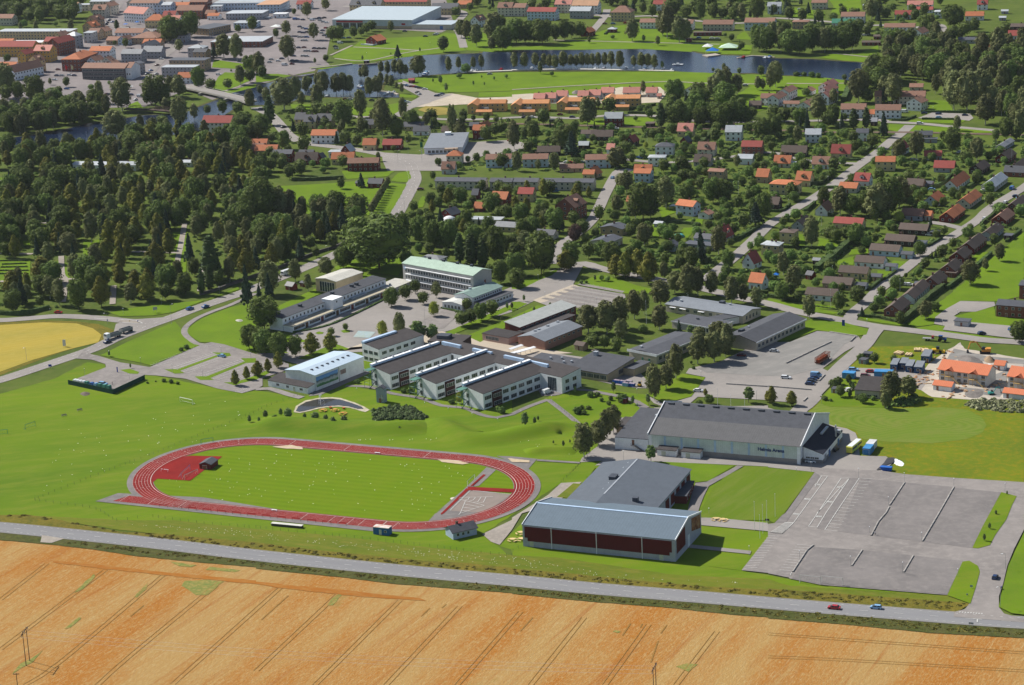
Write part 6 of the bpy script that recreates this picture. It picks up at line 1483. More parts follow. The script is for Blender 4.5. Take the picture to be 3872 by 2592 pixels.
trees('01', '''l*.8 720 1270 990 c 930 1240 960 b*1.4 1200 1210 1030 c 1350 1190 925 l 1520 1180 1030 l 120 1290 1090 b 250 1200 1035 l 370 1240 1130 l 400 1150 950 c*1.2 390 1010 780 c 1100 1050 840 s*.9 1740 850 565 t*1.5 1940 1010 580 t*1.4 1925 1100 850
t*1.4 1850 1130 880 l 1700 1130 930 l 1780 960 800 c*1.1 1430 920 655 c 1550 770 525 l 1370 990 790 c*.9 1130 740 455 s*.8 2265 1250 850 b 2105 1010 790 l*.8 2010 1040 890 l 1640 1150 1050 c 1100 920 690 c 960 850 640 c 1000 680 440 b*1.3 640 800 560 l*.8 500 680 450
b 1240 1080 900 c 950 1080 820 b*1.2 700 1010 760 l 120 680 500 l 380 740 530 l 50 790 650 b 300 620 420 b 450 850 650 l 200 600 410 l 1790 330 60 l 1830 580 370 l 1820 420 230 l 2180 230 110 l 570 450 240 l 430 430 210 l 300 440 230 l 100 470 260 l 220 230 100
l 400 240 60 l 530 230 -20 l 850 170 -10 l 1210 190 20 c 1050 230 70 l 950 330 150 c 1260 420 190 l 1150 520 330 l 1480 530 270 l 1620 530 330 l 1400 580 350 l 870 470 340 c 690 560 340 b 840 660 380''')
trees('11', '''l*1.3 1130 895 405 l*.75 1340 650 385 l*.75 1500 665 420 l*.75 1620 730 450 l*.75 1760 730 450 t*1.6 1870 850 560 t*1.6 1975 885 560 t*1.5 2080 895 600 l 2000 720 500 l*.7 2200 850 510 l 2240 1030 820 f 1490 750 660 l 1590 770 650 l*.8 1740 830 700
l*.8 2300 760 590 l 800 890 700 l*.9 860 850 640 l*.9 940 810 600 b*1.4 130 1130 820 s*1.2 120 1160 930 b 360 1010 810 b*1.7 640 960 790 b 480 1100 940 s 30 1160 1030 l 80 1450 1160 l 1240 1240 1070 l*1.1 1370 1180 1040 l*1.1 1460 1120 990
l*1.1 1530 1220 1100 b*1.4 1650 1160 1010 w 1630 1330 1195 l*1.15 1890 1420 1280 l*1.1 1970 1400 1260 l*1.1 2060 1370 1210 l*1.1 2160 1330 1180 l*1.1 1930 1280 1160 w*.9 1160 1520 1370 b 1320 1550 1300 y*1.6 1480 1580 1370 y*1.4 1620 1570 1400
p 820 1460 1390 p 690 1510 1430 b 220 450 150 b*.9 320 430 170 b 430 430 230 b*.8 540 490 270 b 610 480 250 b 700 500 250 s*1.3 800 570 290 b 900 520 310 t*1.6 640 600 350 t*1.5 540 590 360 b 400 600 420 l 230 640 400 l*.8 100 750 450
b 470 640 400 l 220 790 580 l 700 710 560 l 500 720 590 l 60 480 90 p 830 610 480 l*.9 780 165 60 s*1.5 965 150 15 l 1880 310 150 l 1700 270 190 s*1.2 1690 480 330 f 1600 310 200 l 2160 390 200 s 2080 300 190 l 2300 450 300
s 2040 500 420 l 1620 80 0 l 2070 180 80 f 1600 160 110 f 960 965 900 f 1560 400 340 f 1500 420 350 f 1430 440 370 f 1380 860 740 b 400 760 640 b 2342 1260 1200 y 2300 1270 1200 y 2250 1380 1320 l 300 780 690 l 550 790 690''')
for k in range(13):
 tree_at(1,1, 'b', 1060+k*12.5,395-k*21.5,290-k*20,1.1)
trees('21', '''l 55 1070 890 l 40 960 750 l*1.1 270 940 570 l 540 890 650 b*1.1 120 770 550 l 650 590 440 p 580 650 490 l 700 800 650 l 400 560 340 s*1.3 440 560 380 l 800 450 310 l 90 480 300 l 150 560 420 l 240 500 420 b*1.4 310 480 340 b*1.2 1050 200 10
b*1.3 990 150 20 l*.9 1200 440 120 b 1130 440 200 l 1270 430 200 b*1.3 960 390 220 b*1.6 1410 340 60 l 1560 110 -20 l 1600 290 120 l 1730 180 50 l 1840 290 60 l 1930 290 80 l 1650 110 0 s*1.4 2010 200 90 l 2070 350 220 s*1.6 2230 500 280
l 2310 430 200 l 2120 520 380 s*.9 1730 840 530 b*1.2 1890 760 510 l 1640 900 700 l 1540 900 760 l 1400 870 740 b 1390 990 830 c 1250 1030 740 c*1.2 1150 970 710 c 1040 980 740 c 950 970 760 l 910 860 650 l 820 800 640 l 1080 820 680
b*1.3 1210 680 480 l 1090 600 470 l 1260 600 490 f 1380 610 480 f 1470 560 480 l 1800 540 440 f 1960 440 350 f 1540 440 380 f 1430 470 410 l 1980 900 730 l 1800 770 690 f 1560 740 650 f 1420 740 640 f 2000 690 620 f 2180 720 650
b*1.1 1700 1140 880 b 1610 1160 850 b*1.1 1830 1140 920 b*1.5 1490 1120 920 b*1.2 1360 1240 1000 b 2010 1215 970 b 2120 1205 1030 b 2240 1250 1060 f 1930 1030 930 f 2100 960 900 b*1.3 700 1480 1230 b*1.3 870 1490 1190 b 990 1440 1150
b*1.2 1120 1355 1090 b 1210 1310 1090 b*1.5 1350 1450 1230 b*1.2 1000 1550 1350 l 740 1580 1480 l 850 1580 1500 l 950 1590 1510 s*1.2 1530 1500 1360 f 1200 1480 1410 y*2 1630 1500 1410 b*1.3 1720 1600 1430 b*1.2 1890 1640 1380 b*1.2 1960 1660 1400
y 760 1010 950 y 110 1195 1130 y 350 1262 1200 f 820 1005 950 f 875 1010 960 f 635 1035 995 f 680 1030 1000 y 205 1300 1240 y 115 1340 1295 l 450 880 760 l 330 890 740 c*1.2 500 910 720 l 200 820 650 l 20 700 560 p 360 300 250 f 250 330 260 f 1660 470 430 f 2260 600 560''')
trees('31', '''l 510 330 150 b*1.2 660 400 150 l 760 410 220 l 900 400 180 b*1.6 1000 450 120 l 1100 410 60 b*1.6 1200 330 60 l 1330 220 120 l 980 470 320 l 1080 470 350 w*1.4 1200 470 370 l 1150 500 430 b*1.1 400 700 420 l 250 710 600 l 620 660 520
l 560 640 510 l 800 680 490 l 720 650 500 l 980 660 570 l 1000 570 500 l 1340 640 580 l 1540 620 530 l 1610 590 500 l 1360 310 240 f 1530 340 270 s 1490 510 410 f 1600 320 240 f 1740 260 190 l 2030 320 200 l 2100 380 290 l 1850 560 480
f 1830 620 510 p 1690 710 610 l 2070 690 570 b*1.2 2120 825 660 b*1.3 1850 1040 820 b 1990 915 800 l 1590 800 680 s 1500 800 730 s 1535 790 710 l 1440 890 790 f 1390 780 650 f 1180 1080 960 p 1260 980 930 l 1040 1165 1050 l 820 1205 1050
l 650 1275 1110 b*1.3 380 1345 1140 s*1.4 860 1335 1240 f 970 1290 1210 l 1210 1410 1280 b*1.4 1440 1355 1190 f 1530 1280 1200 b*1.3 140 950 740 b*1.3 240 1100 860 l 130 1185 1020 l 210 1150 1020 l 270 1200 1100 f 340 830 760 f 360 750 700
f 560 1000 890 f 600 1100 1020 s 840 1010 940 t*2 930 1025 940 f 500 1225 1180 l 220 260 100 f 240 280 190 l 1900 120 10 l 2300 1568 1380 l 680 1110 1020 f 440 1060 980 l 60 600 540 f 1320 1130 1080 l 1150 560 480 f 860 760 690 l 620 1000 950 f 780 1180 1100''')
trees('02', '''c 2155 395 250 c 2260 340 215 c 2330 300 200 y 1195 240 190 u 1500 360 330 u 1565 370 338 u 1625 382 358 u 1350 375 358 u 1425 360 348 u 1660 80 45 u 1705 60 20 y 2285 740 665 y 1000 130 75''')
trees('12', '''c*1.2 20 310 165 c 110 270 145 c 205 235 85 l*1.0 80 110 -110 l 215 150 -80 l*.9 360 130 -60 c*1.1 510 110 -90 c*1.2 680 75 -90 l -60 60 -160 l 20 80 -130 y*1.2 30 740 680 y*1.3 90 700 620 u*.8 175 715 665 y*1.5 300 705 600 y*1.2 450 717 645 y*2 545 715 635
y*1.6 640 730 660 y*1.5 705 755 680 y*2 805 737 670 y 1175 768 720 y 1230 778 725 y 1360 785 725 y 1315 818 765 y 230 680 600 u 925 375 340 u 1350 460 420 u 1420 465 405 u*.8 2250 650 590 f 2215 635 580 u 1790 560 520 w*.8 1860 560 460''')
trees('22', '''y*1.2 395 345 250 y*1.2 595 378 290 y*1.2 930 460 360 b*1.1 1300 530 205 b*1.1 1410 430 205 b*.9 1500 335 25 y 1245 570 470 b*1.3 1700 195 -70 b*1.2 1850 175 -90 b*1.2 1950 130 -60 b*1.05 660 1055 740 b*1.2 790 945 720 b 865 885 620 b*1.3 930 830 580
y*1.4 1272 1095 940 c*1.2 1770 485 420 f 1805 565 480 y*1.5 2165 550 405 c 2335 545 440 u 1010 545 475 y 1105 570 485 u 600 650 590 u 640 610 575 u 700 612 580 u 660 658 620 u 720 500 450 u 780 490 455 u 820 540 505 u 905 530 490 u 885 570 535 f 1715 595 530
y 470 960 895 y 380 930 895 y 530 925 885 y 500 450 405 y 525 490 460 y 578 470 400 y 120 780 640 y 210 760 680 y 240 720 670 s 1800 60 -90 l 740 60 -80 l 850 60 -70 l 960 90 -50 l 1640 200 165 u 1660 245 215''')
trees('32', '''c 35 565 395 c 215 580 440 l 665 500 390 t*2.4 738 365 290 t*2 755 405 340 t*2 778 440 360 t*2 750 497 420 f 870 558 470 b*1.3 1130 535 270 b*1.5 1285 500 310 b*1.3 1080 605 430 l 975 190 95 l 1150 195 110 l 1220 200 140 u 600 420 340 u 640 390 320 u 820 525 480 u 960 530 490
y 2187 1395 1355 u 850 160 105 u 520 530 490 u 575 540 515''')
trees('33', '''y 2085 10 -35 y 2027 145 80 y 1978 255 180''')
CELL = 2.0; MX0, MY0, MW, MH = -640,680,640,1000
mask = bytearray(MW*MH)
def mark_cell(x, y, v=1):
 i, j = int((x-MX0)/CELL), int((y-MY0)/CELL)
 if 0 <= i < MW and 0 <= j < MH: mask[j*MW+i] = v
def mark_poly(ps, v=1, grow=0):
 xs = [p[0] for p in ps]; ys = [p[1] for p in ps]; n = len(ps)
 j0, j1 = int((min(ys)-MY0)/CELL), int((max(ys)-MY0)/CELL)+1
 for j in range(max(0, j0), min(MH, j1+1)):
  y = MY0+(j+.5)*CELL; cr = []
  for k in range(n):
   a, b_ = ps[k], ps[(k+1) % n]
   if (a[1] > y) != (b_[1] > y): cr.append(a[0]+(y-a[1])/(b_[1]-a[1])*(b_[0]-a[0]))
  cr.sort()
  for k in range(0, len(cr)-1,2):
   for i in range(max(0, int((cr[k]-grow-MX0)/CELL)), min(MW, int((cr[k+1]+grow-MX0)/CELL)+1)): mask[j*MW+i] = v
def free(x, y, r=0):
 for dx, dy in ((0,0),(r, 0),(-r, 0),(0, r),(0,-r)):
  i, j = int((x+dx-MX0)/CELL), int((y+dy-MY0)/CELL)
  if not (0 <= i < MW and 0 <= j < MH) or mask[j*MW+i]: return False
 return True
for o in list(COL.objects):
 if o.type == 'MESH' and o.get('kind') == 'structure' and o.name.split('.')[0] not in ('ground',):
  vs = o.data.vertices
  for pf in o.data.polygons: mark_poly([(vs[i].co.x, vs[i].co.y) for i in pf.vertices])
for e in list(COL.objects):
 if e.type == 'EMPTY' and not e.parent and e.get('category') and e.name.split('.')[0] not in [v[0] for v in TK.values()]:
  w_ = next((c for c in e.children if c.name.startswith('wall')), None)
  if w_:
   bb = [w_.data.vertices[i].co for i in range(len(w_.data.vertices))]
   x1, y1 = max(v.x for v in bb)+2, max(v.y for v in bb)+2; ca, sa = math.cos(e.rotation_euler.z), math.sin(e.rotation_euler.z)
   q = [(-2,-7),(x1,-7),(x1, y1),(-2, y1)]
   ps = [(e.location.x+a*ca-b_*sa, e.location.y+a*sa+b_*ca) for a, b_ in q]; mark_poly(ps)
for e, k, h_, m_ in TREES:
 r_ = h_*TK[k][2]*.4; n = max(1, int(r_/CELL))
 for i in range(-n, n+1):
  for j in range(-n, n+1): mark_cell(e.location.x+i*CELL, e.location.y+j*CELL)
def scatter(region, spacing, kinds, hr, mark=None, seed=1, tries=14, clear=1.5, limit=400):
 rnd = random.Random(seed); ps = [(p.x, p.y) for p in P(region)]
 xs = [p[0] for p in ps]; ys = [p[1] for p in ps]; out = []
 def inside(x, y):
  c_ = False
  for k in range(len(ps)):
   a, b_ = ps[k], ps[(k+1) % len(ps)]
   if (a[1] > y) != (b_[1] > y) and x < a[0]+(y-a[1])/(b_[1]-a[1])*(b_[0]-a[0]): c_ = not c_
  return c_
 x = min(xs)
 while x < max(xs):
  y = min(ys)
  while y < max(ys):
   X, Y = x+rnd.uniform(-.42,.42)*spacing, y+rnd.uniform(-.42,.42)*spacing
   if inside(X, Y) and free(X, Y, clear) and len(out) < limit: out.append((X, Y))
   y += spacing
  x += spacing
 rnd.shuffle(out)
 for X, Y in out:
  k = rnd.choice(kinds); h_ = rnd.uniform(*hr)
  if k in 'fu': h_ = rnd.uniform(*({'f': (4,7), 'u': (1.5,3)}[k]))
  if k == 't': h_ *= .8
  tree(k, Vector((X, Y, 0)), h_, 1.0, mark)
 return out
CEMREG = '@01 -60 60 400 0 1000 -60 1500 -100 2342 -60 @11 100 100 180 300 500 400 1000 410 900 620 700 740 430 830 0 960 @01 2342 960 2150 1020 1850 1130 1600 1180 1300 1200 1000 1220 700 1290 300 1300 -60 1330'
n1 = scatter(CEMREG, 14.2, 'lccbblcs', (11,17), 'in the wooded cemetery', 5, clear=3)
scatter('@00 -60 950 400 930 900 980 1010 1010 1000 1100 850 1110 640 1160 500 1190 250 1230 -60 1270', 12, 'lllb', (13,19), 'on the steep river bank', 6, clear=3)
scatter('@00 -60 1400 700 1390 1000 1340 1350 1280 1700 1240 2342 1200 2342 1500 2200 1568 -60 1568', 12.5, 'llbc', (11,17), 'in the park below the river', 7, clear=3)
scatter('@00 -60 -30 330 -30 560 20 800 60 800 130 700 200 560 225 -60 235', 15, 'll', (12,18), 'in the wood at the upper left', 8, clear=3, limit=90)
scatter('@30 1100 600 1040 470 1300 460 1680 480 1830 640 1960 600 2100 500 2400 420 2400 1300 2120 1300 2100 1160 1900 1060 1680 900 1480 880 1450 780 1160 740 1000 840 830 860 860 740 960 680', 13, 'bblb', (14,20), 'in the wood at the right', 9, clear=3)
scatter('@20 1450 950 1800 900 2342 1000 2342 1150 1800 1170 1400 1120', 12, 'lls', (9,14), 'along the railway', 10, clear=3)
scatter('@10 150 1160 600 1060 1100 1080 1700 1100 1950 1120 1900 1260 1400 1230 1000 1250 400 1300', 14, 'llbf', (7,12), 'between the railway and the store', 12, clear=2)
scatter('@10 0 1350 1500 1568 @11 0 100 0 0', 14, 'llf', (7,11), 'by the roundabout', 13, clear=2)
GARD = '@20 0 1190 1200 1200 @30 0 1180 1800 1280 2342 1260 2400 1568 @31 2342 0 2342 500 1900 780 1500 1180 1200 1400 800 1380 0 1200 @21 1900 960 1600 980 900 850 480 620 1000 0 @20 1100 1568 0 1568 @10 2342 1568 1900 1568 1700 1540 2000 1420 2342 1420'
scatter(GARD, 15, 'ffffflf', (5,9), 'in the gardens', 14, clear=2, limit=290)
scatter('@11 1450 300 1600 180 2342 190 @21 750 180 700 420 400 850 0 900 @11 2342 1000 2150 1000 1700 700 1420 700 1420 500', 12, 'lflc', (7,12), 'behind the green-roofed school', 15, clear=2)
scatter('@20 -900 -40 2342 -40 @30 2342 -40 2342 430 1950 430 1700 430 1500 400 1000 400 860 330 0 160 @20 2000 250 1400 140 700 60 0 160 @10 1200 60', 17, 'llfs', (8,13), 'beyond the river', 16, clear=2, limit=200)
scatter('@D -60 60 640 60 640 250 300 280 -60 280', 27, 'lfb', (7,12), None, 31, clear=3)
scatter('@30 -60 1180 1200 1150 1200 1240 -60 1240', 13, 'lfs', (7,12), 'along the railway', 17, clear=1)
def bush_mass(name, region, spacing, r, h, mat, seed, dens=1.0, lab=None, skipmask=False):
 rnd = random.Random(seed); ps = [(p.x, p.y) for p in P(region)]; xs = [p[0] for p in ps]; ys = [p[1] for p in ps]; v, f = [], []
 def inside(x, y):
  c_ = False
  for k in range(len(ps)):
   a, b_ = ps[k], ps[(k+1) % len(ps)]
   if (a[1] > y) != (b_[1] > y) and x < a[0]+(y-a[1])/(b_[1]-a[1])*(b_[0]-a[0]): c_ = not c_
  return c_
 x = min(xs)
 while x < max(xs):
  y = min(ys)
  while y < max(ys):
   X, Y = x+rnd.uniform(-.5,.5)*spacing, y+rnd.uniform(-.5,.5)*spacing
   if rnd.random() < dens and inside(X, Y) and (skipmask or free(X, Y, 1)):
    rr = rnd.uniform(*r); hh = rnd.uniform(*h)
    for q in range(int(26+rr*14)):
     u = Vector((rnd.gauss(0,1), rnd.gauss(0,1), abs(rnd.gauss(0,1)))).normalized()
     p = Vector((X+u.x*rr, Y+u.y*rr, u.z*hh*.9+.05)); outn = (u+Vector((rnd.gauss(0,.5), rnd.gauss(0,.5), rnd.gauss(0,.5)+.3))).normalized()
     e1 = outn.orthogonal().normalized(); e1 = Matrix.Rotation(rnd.uniform(0,6.28),3, outn) @ e1; e2 = outn.cross(e1); s_ = min(.7, rr*.55)*rnd.uniform(.6,1.1); e1 *= s_; e2 *= s_
     k = len(v); v += [tuple(p-e1-e2*.4), tuple(p+e2), tuple(p+e1+e2*.3), tuple(p-e2*.8)]; f.append((k, k+3, k+2, k+1))
   y += spacing
  x += spacing
 o = meshobj(name, v, f, mat); o['kind'] = 'stuff'; tag(o, lab or 'low mixed garden bushes between the houses', 'shrubbery'); return o
bush_mass('shrubbery', GARD, 6.5,(.8,2.2),(.8,2.4), LM['u'], 21)
bush_mass('undergrowth', CEMREG, 13,(.8,2.0),(.6,1.6), LM['f'], 22, lab='low bushes and young growth under the cemetery trees')
bush_mass('undergrowth', '@10 0 1020 1100 1060 2342 1080 2342 1260 1900 1300 400 1330 0 1250', 8,(.8,2.4),(.8,2.4), LM['l'], 23, lab='low bushes between the railway and the store')
bush_mass('waterside_bushes', '@12 1070 640 1200 590 1400 590 1570 690 1500 715 1300 700 1090 725', 1.6,(.8,1.3),(.9,2.0), leafmat('willow_scrub', (.07,.10,.035),(.05,.065,.03)),24, skipmask=True, lab='low bushy planting bed with a pointed outline below the pond')
bush_mass('weeds', '@32 1800 560 1900 525 2342 540 2400 640 2100 640 1880 610', 2.4,(.9,1.7),(.8,1.6), leafmat('grey_weeds', (.16,.16,.10),(.09,.10,.04)),25, skipmask=True, lab='grey-green weeds along the bottom of the building site')
bush_mass('weeds', '@32 1080 540 1380 480 1430 540 1250 590 1100 605', 2.4,(.9,1.7),(.8,1.6), LM['u'], 26, skipmask=True, lab='dense bushes under the birches left of the building site')
for i, s in enumerate(('@03 0 20 250 10 560 60 700 110 1100 180 1900 280 2342 320 2342 280 1500 195 1100 170 600 70', '@13 0 280 700 360 1500 440 2342 520 2342 545 1500 475 700 400 0 325', '@23 0 510 1000 605 1900 680 2342 710 2342 745 1700 690 900 640 0 555', '@33 0 695 500 730 1200 780 1830 825 1700 880 700 810 0 755',
      '@33 0 885 700 930 1700 1025 2342 1070 2342 1120 1500 1070 700 1000 0 940', '@23 0 680 900 770 2342 875 2342 925 1400 845 700 790 0 715', '@13 0 450 1500 605 2342 675 2342 710 1500 640 0 480', '@03 600 250 1500 345 2342 445 2342 470 1500 385 620 280')):
 bush_mass('verge_weeds', s, 1.7,(.5,1.0),(.12,.42), leafmat('verge_weeds', (.095,.072,.018),(.06,.056,.014),.1),30+i, .6, skipmask=True, lab='rough tall weeds on the verge of the main road')
def hedge(s, w=1.4, h=1.8, lab='clipped hedge', mat='t'):
 ln = smooth_line(P(s),2); a, b_ = strip_pts(ln, w); n = len(ln); rnd = random.Random(int(ln[0].x*7) % 997)
 v = [];
 for L_ in (a, b_):
  for p in L_: v.append((p.x, p.y, 0))
  for p in L_: v.append((p.x+rnd.uniform(-.2,.2), p.y+rnd.uniform(-.2,.2), h*rnd.uniform(.9,1.1)))
 f = []
 for i in range(n-1): f += [(i, n+i, n+i+1, i+1),(2*n+i, 2*n+i+1,3*n+i+1,3*n+i),(n+i, 3*n+i, 3*n+i+1, n+i+1)]
 f += [(0,2*n, 3*n, n),(n-1,2*n-1,4*n-1,3*n-1)]
 L = sum((q-p).length for p, q in zip(ln, ln[1:]))
 for q in range(int(L*14)):
  t_ = rnd.random()*(n-1); i = int(t_); p = ln[i].lerp(ln[min(n-1, i+1)], t_-i); d = (ln[min(n-1, i+1)]-ln[i]).normalized() if i < n-1 else Vector((1,0,0)); nr = Vector((-d.y, d.x, 0))
  side = rnd.choice((-1,1,0)); z = h if side == 0 else rnd.uniform(.1, h); c = p+nr*(side*w/2 if side else rnd.uniform(-.5,.5)*w)+Vector((0,0, z))
  outn = ((nr*side if side else Vector((0,0,1)))+Vector((rnd.gauss(0,.4), rnd.gauss(0,.4), rnd.gauss(0,.4)))).normalized(); e1 = outn.orthogonal().normalized()*.32; e2 = outn.cross(e1).normalized()*.32
  k = len(v); v += [tuple(c-e1), tuple(c+e2), tuple(c+e1), tuple(c-e2)]; f.append((k, k+3, k+2, k+1))
 o = meshobj('hedge', v, f, LM[mat]); tag(o, lab, 'hedge'); o['auto'] = 1; return o
Z_ = lambda: None
for s, w_, h_ in (('@31 440 915 600 790 750 660', 3.5,3.0),('@31 280 135 450 130 530 85 600 20', 2,2.2),('@31 340 380 430 300', 1.5,2),('@31 0 370 130 370 200 310', 1.2,1.5),('@31 430 400 600 410', 1.2,1.5),('@31 820 1330 1000 1340 1180 1385', 1.5,1.2),('@31 1210 1400 1320 1310 1410 1220 1480 1160 1600 1070', 2.6,2.6),
     ('@31 1640 1080 1790 960', 1.6,1.8),('@31 1890 890 2040 760', 1.6,1.6),('@31 2180 650 2310 550', 1.4,1.4),('@31 1060 1000 1170 920', 1.2,1.2),('@31 1350 930 1420 870', 1.2,1.2),('@31 1470 690 1590 620', 1.2,1.4),('@31 1950 490 2080 390', 1.4,1.6),('@31 450 170 600 160 @31 1440 170 1690 30', 1.6,1.8),
     ('@31 1830 160 1960 60', 1.6,1.8),('@31 130 700 400 710 620 720', 1.2,1.5),('@31 930 1090 1030 1010', 1.5,1.8),('@31 0 1150 300 1200', 1.5,1.6),('@20 1060 1040 1100 1040 1310 1045', 1.5,1.6),('@20 1060 1010 1310 965', 1.5,1.6),('@30 1400 1030 1850 1035', 1.6,1.5),('@30 1410 1095 1700 1100', 1.4,1.3),
     ('@30 690 930 740 820', 4,3),('@30 640 1470 850 1470', 1.4,1.4),('@30 860 1420 950 1350', 1.6,1.6),('@30 1130 1105 1260 1105 1350 1070', 1.4,1.4),('@21 1740 850 1800 820', 2.4,2.6),('@21 320 235 470 240', 1.6,1.6),('@21 1230 465 1560 480 1720 500', 1.6,1.6),('@21 1870 1040 2140 1060', 1.4,1.6),
     ('@21 2070 1100 2342 1120', 1.4,1.6),('@21 2040 640 2260 520', 1.6,1.8),('@11 330 90 560 85 800 70', 1.6,2.2),('@20 1660 370 1910 375', 1.4,1.4),('@20 1400 1440 1650 1440', 1.4,1.4),('@20 1980 1380 2080 1320', 1.4,1.6),('@20 850 320 870 300', 1.4,1.4),('@20 1730 1320 1850 1190', 3,2.2),('@20 60 1190 230 1160', 1.4,1.4),
     ('@01 -20 1310 200 1315 450 1260', 1.6,2.0),('@11 340 1480 700 1400 1190 1170', 1.2,.7),('@11 1700 1255 1880 1300', 1.6,.9),('@31 440 1240 640 1270', .7,.5)):
 hedge(s, w_, h_, ('tall thick' if h_ >= 2.6 else ('low' if h_ < 1.3 else 'clipped')) + ' green hedge ' + zone(P(s)[0]))
def wallrun(s, w, h, mat, lab, name='stone_wall', cat='wall'):
 ln = smooth_line(P(s),4); a, b_ = strip_pts(ln, w); n = len(ln)
 v = [(p.x, p.y, 0) for p in a]+[(p.x, p.y, h) for p in a]+[(p.x, p.y, h) for p in b_]+[(p.x, p.y, 0) for p in b_]
 f = []
 for i in range(n-1): f += [(i, i+1, n+i+1, n+i),(n+i, n+i+1,2*n+i+1,2*n+i),(2*n+i, 2*n+i+1,3*n+i+1,3*n+i)]
 f += [(0, n, 2*n, 3*n),(n-1,4*n-1,3*n-1,2*n-1)]
 o = meshobj(name, v, f, mat); tag(o, lab, cat); return o
wallrun('@01 1830 1135 2000 1090 2170 1025 @11 230 885 400 815 600 740 760 690 880 600', 1.0,1.6, plain('dark_stone', (.13,.12,.11),.9,0,.3), 'dark stone wall between the cemetery and the main street')
for k, s in enumerate(('@01 20 858 240 850', '@01 10 885 250 880', '@01 0 915 260 915', '@01 0 945 260 945', '@01 0 825 250 825', '@01 800 755 900 750', '@01 780 720 900 718')):
 hedge(s, .8,.8, 'low clipped hedge row between grave rows in the cemetery')
# ================= vehicles =================
TYRE = plain('tyre_rubber', (.02,.02,.02),.9); CGL = plain('car_glass', (.02,.03,.04),.5,0,.05,.3)
CARC = {'r': ('red', (.38,.012,.015)), 'b': ('blue', (.03,.12,.36)), 'n': ('navy', (.012,.03,.10)), 'w': ('white', (.70,.72,.74)), 'd': ('dark grey', (.03,.032,.036)), 's': ('silver', (.38,.40,.42)), 'm': ('maroon', (.12,.012,.014)), 'l': ('light blue', (.20,.38,.60)), 'k': ('black', (.012,.012,.014)), 'g': ('green', (.03,.12,.07))}
def paint(k): return plain('car_paint_'+CARC[k][0].replace(' ', '_'), CARC[k][1], .22,.0,.03,.6)
def car_meshes(kind):
 L, W, H, cab0, cab1, hood = {'car': (4.4,1.75,1.42,-1.5,1.05,.92), 'estate': (4.6,1.78,1.48,-2.1,.95,.94), 'van': (5.2,1.95,2.1,-2.5,1.6,1.25), 'hatch': (3.9,1.7,1.45,-1.75,.9,.95)}[kind]
 x0, x1 = -L/2, L/2
 mb = MB(); prof = [(x0,.35),(x0+.1,.22),(x1-.15,.22),(x1,.4),(x1-.03,.68),(x1-.15,.80),(cab1+.35, hood),(cab1-.55, H-.03),(cab1-.75, H),(cab0+.55, H),(cab0+.4, H-.04),(cab0-.05 if kind != 'car' else cab0-.1, hood+.02),(x0+.1, hood-.06),(x0,.7)]
 lower = [(x0,.35),(x0+.1,.22),(x1-.15,.22),(x1,.4),(x1-.03,.68),(x1-.15,.80),(cab1+.4, hood),(x0+.08, hood-.02),(x0,.7)]
 n = len(lower)
 def sect(pf, w0): return [(x, -w0, z) for x, z in pf]+[(x, w0, z) for x, z in pf]
 k = len(lower); fs = [tuple(range(k)), tuple(range(2*k-1, k-1,-1))]+[(i+k, (i+1) % k+k, (i+1) % k, i)[::-1] for i in range(k)]
 mb.add(sect(lower, W/2), fs)
 cabw = W/2-.04; topw = W/2-.22;
 c0 = cab0-.25 if kind == 'car' else x0+.12
 base = [(c0, hood-.02),(cab1+.4, hood-.02)]; top = [(c0+(.55 if kind == 'car' else .25), H-.06),(cab1-.55, H-.06)]
 vs = [(base[0][0], -cabw, base[0][1]),(base[1][0], -cabw, base[1][1]),(base[1][0], cabw, base[1][1]),(base[0][0], cabw, base[0][1]),(top[0][0], -topw, top[0][1]),(top[1][0], -topw, top[1][1]),(top[1][0], topw, top[1][1]),(top[0][0], topw, top[0][1])]
 g = MB(); g.add(vs, [(0,1,5,4),(1,2,6,5),(2,3,7,6),(3,0,4,7),(4,5,6,7)])
 mb.box(top[0][0]-.03, top[1][0]+.03,-topw-.02, topw+.02, H-.08, H)           # roof panel
 for sgn in (-1,1):
  for xa, xb in ((base[0][0], top[0][0]),(base[1][0], top[1][0]),((base[0][0]+base[1][0])/2-.1,(top[0][0]+top[1][0])/2-.1)): mb.bar((xa, sgn*cabw*1.01, hood),(xb, sgn*topw*1.03, H-.05),.05)
 if kind == 'van': mb.box(x0+.1, cab1-.9,-cabw-.015, cabw+.015, hood-.1, H-.12)
 wh = MB(); vs = [];
 for q in range(14):
  a = 2*math.pi*q/14; vs.append((math.cos(a)*.32,-.1, math.sin(a)*.32))
 vs += [(x, .1, z) for x, _, z in vs]; wh.add(vs, [tuple(range(14)), tuple(range(27,13,-1))]+[(i, i+14,(i+1) % 14+14,(i+1) % 14) for i in range(14)])
 bm_ = mb.mesh('body', paint('w'));
 return bm_, g.mesh('window', CGL), wh.mesh('wheel', TYRE), L, W
_cm = {}
def car(c, r, x, y, ang, col, kind='car', lab=None, simple=False):
 p = T(c, r, x, y, .25)
 if kind not in _cm: _cm[kind] = car_meshes(kind)
 b_, g_, w_, L, W = _cm[kind]
 e = empty('parked_car' if kind != 'van' else 'van', (p.x, p.y, .24), R(ang), None, 'car' if kind != 'van' else 'van')
 o = inst(b_, 'body', e); o.material_slots[0].link = 'OBJECT'; o.material_slots[0].material = paint(col)
 inst(g_, 'window', e)
 for sx in (-1,1):
  for sy in (-1,1): inst(w_, 'wheel', e, (sx*L*.31, sy*(W/2-.08),.32))
 word = {'car': 'car', 'estate': 'estate car', 'hatch': 'hatchback', 'van': 'van'}[kind]
 if lab: e['label'] = lab
 else:
  e['label'] = f'{CARC[col][0]} {word} {place_of(p)}'; e['auto'] = 1
 return e
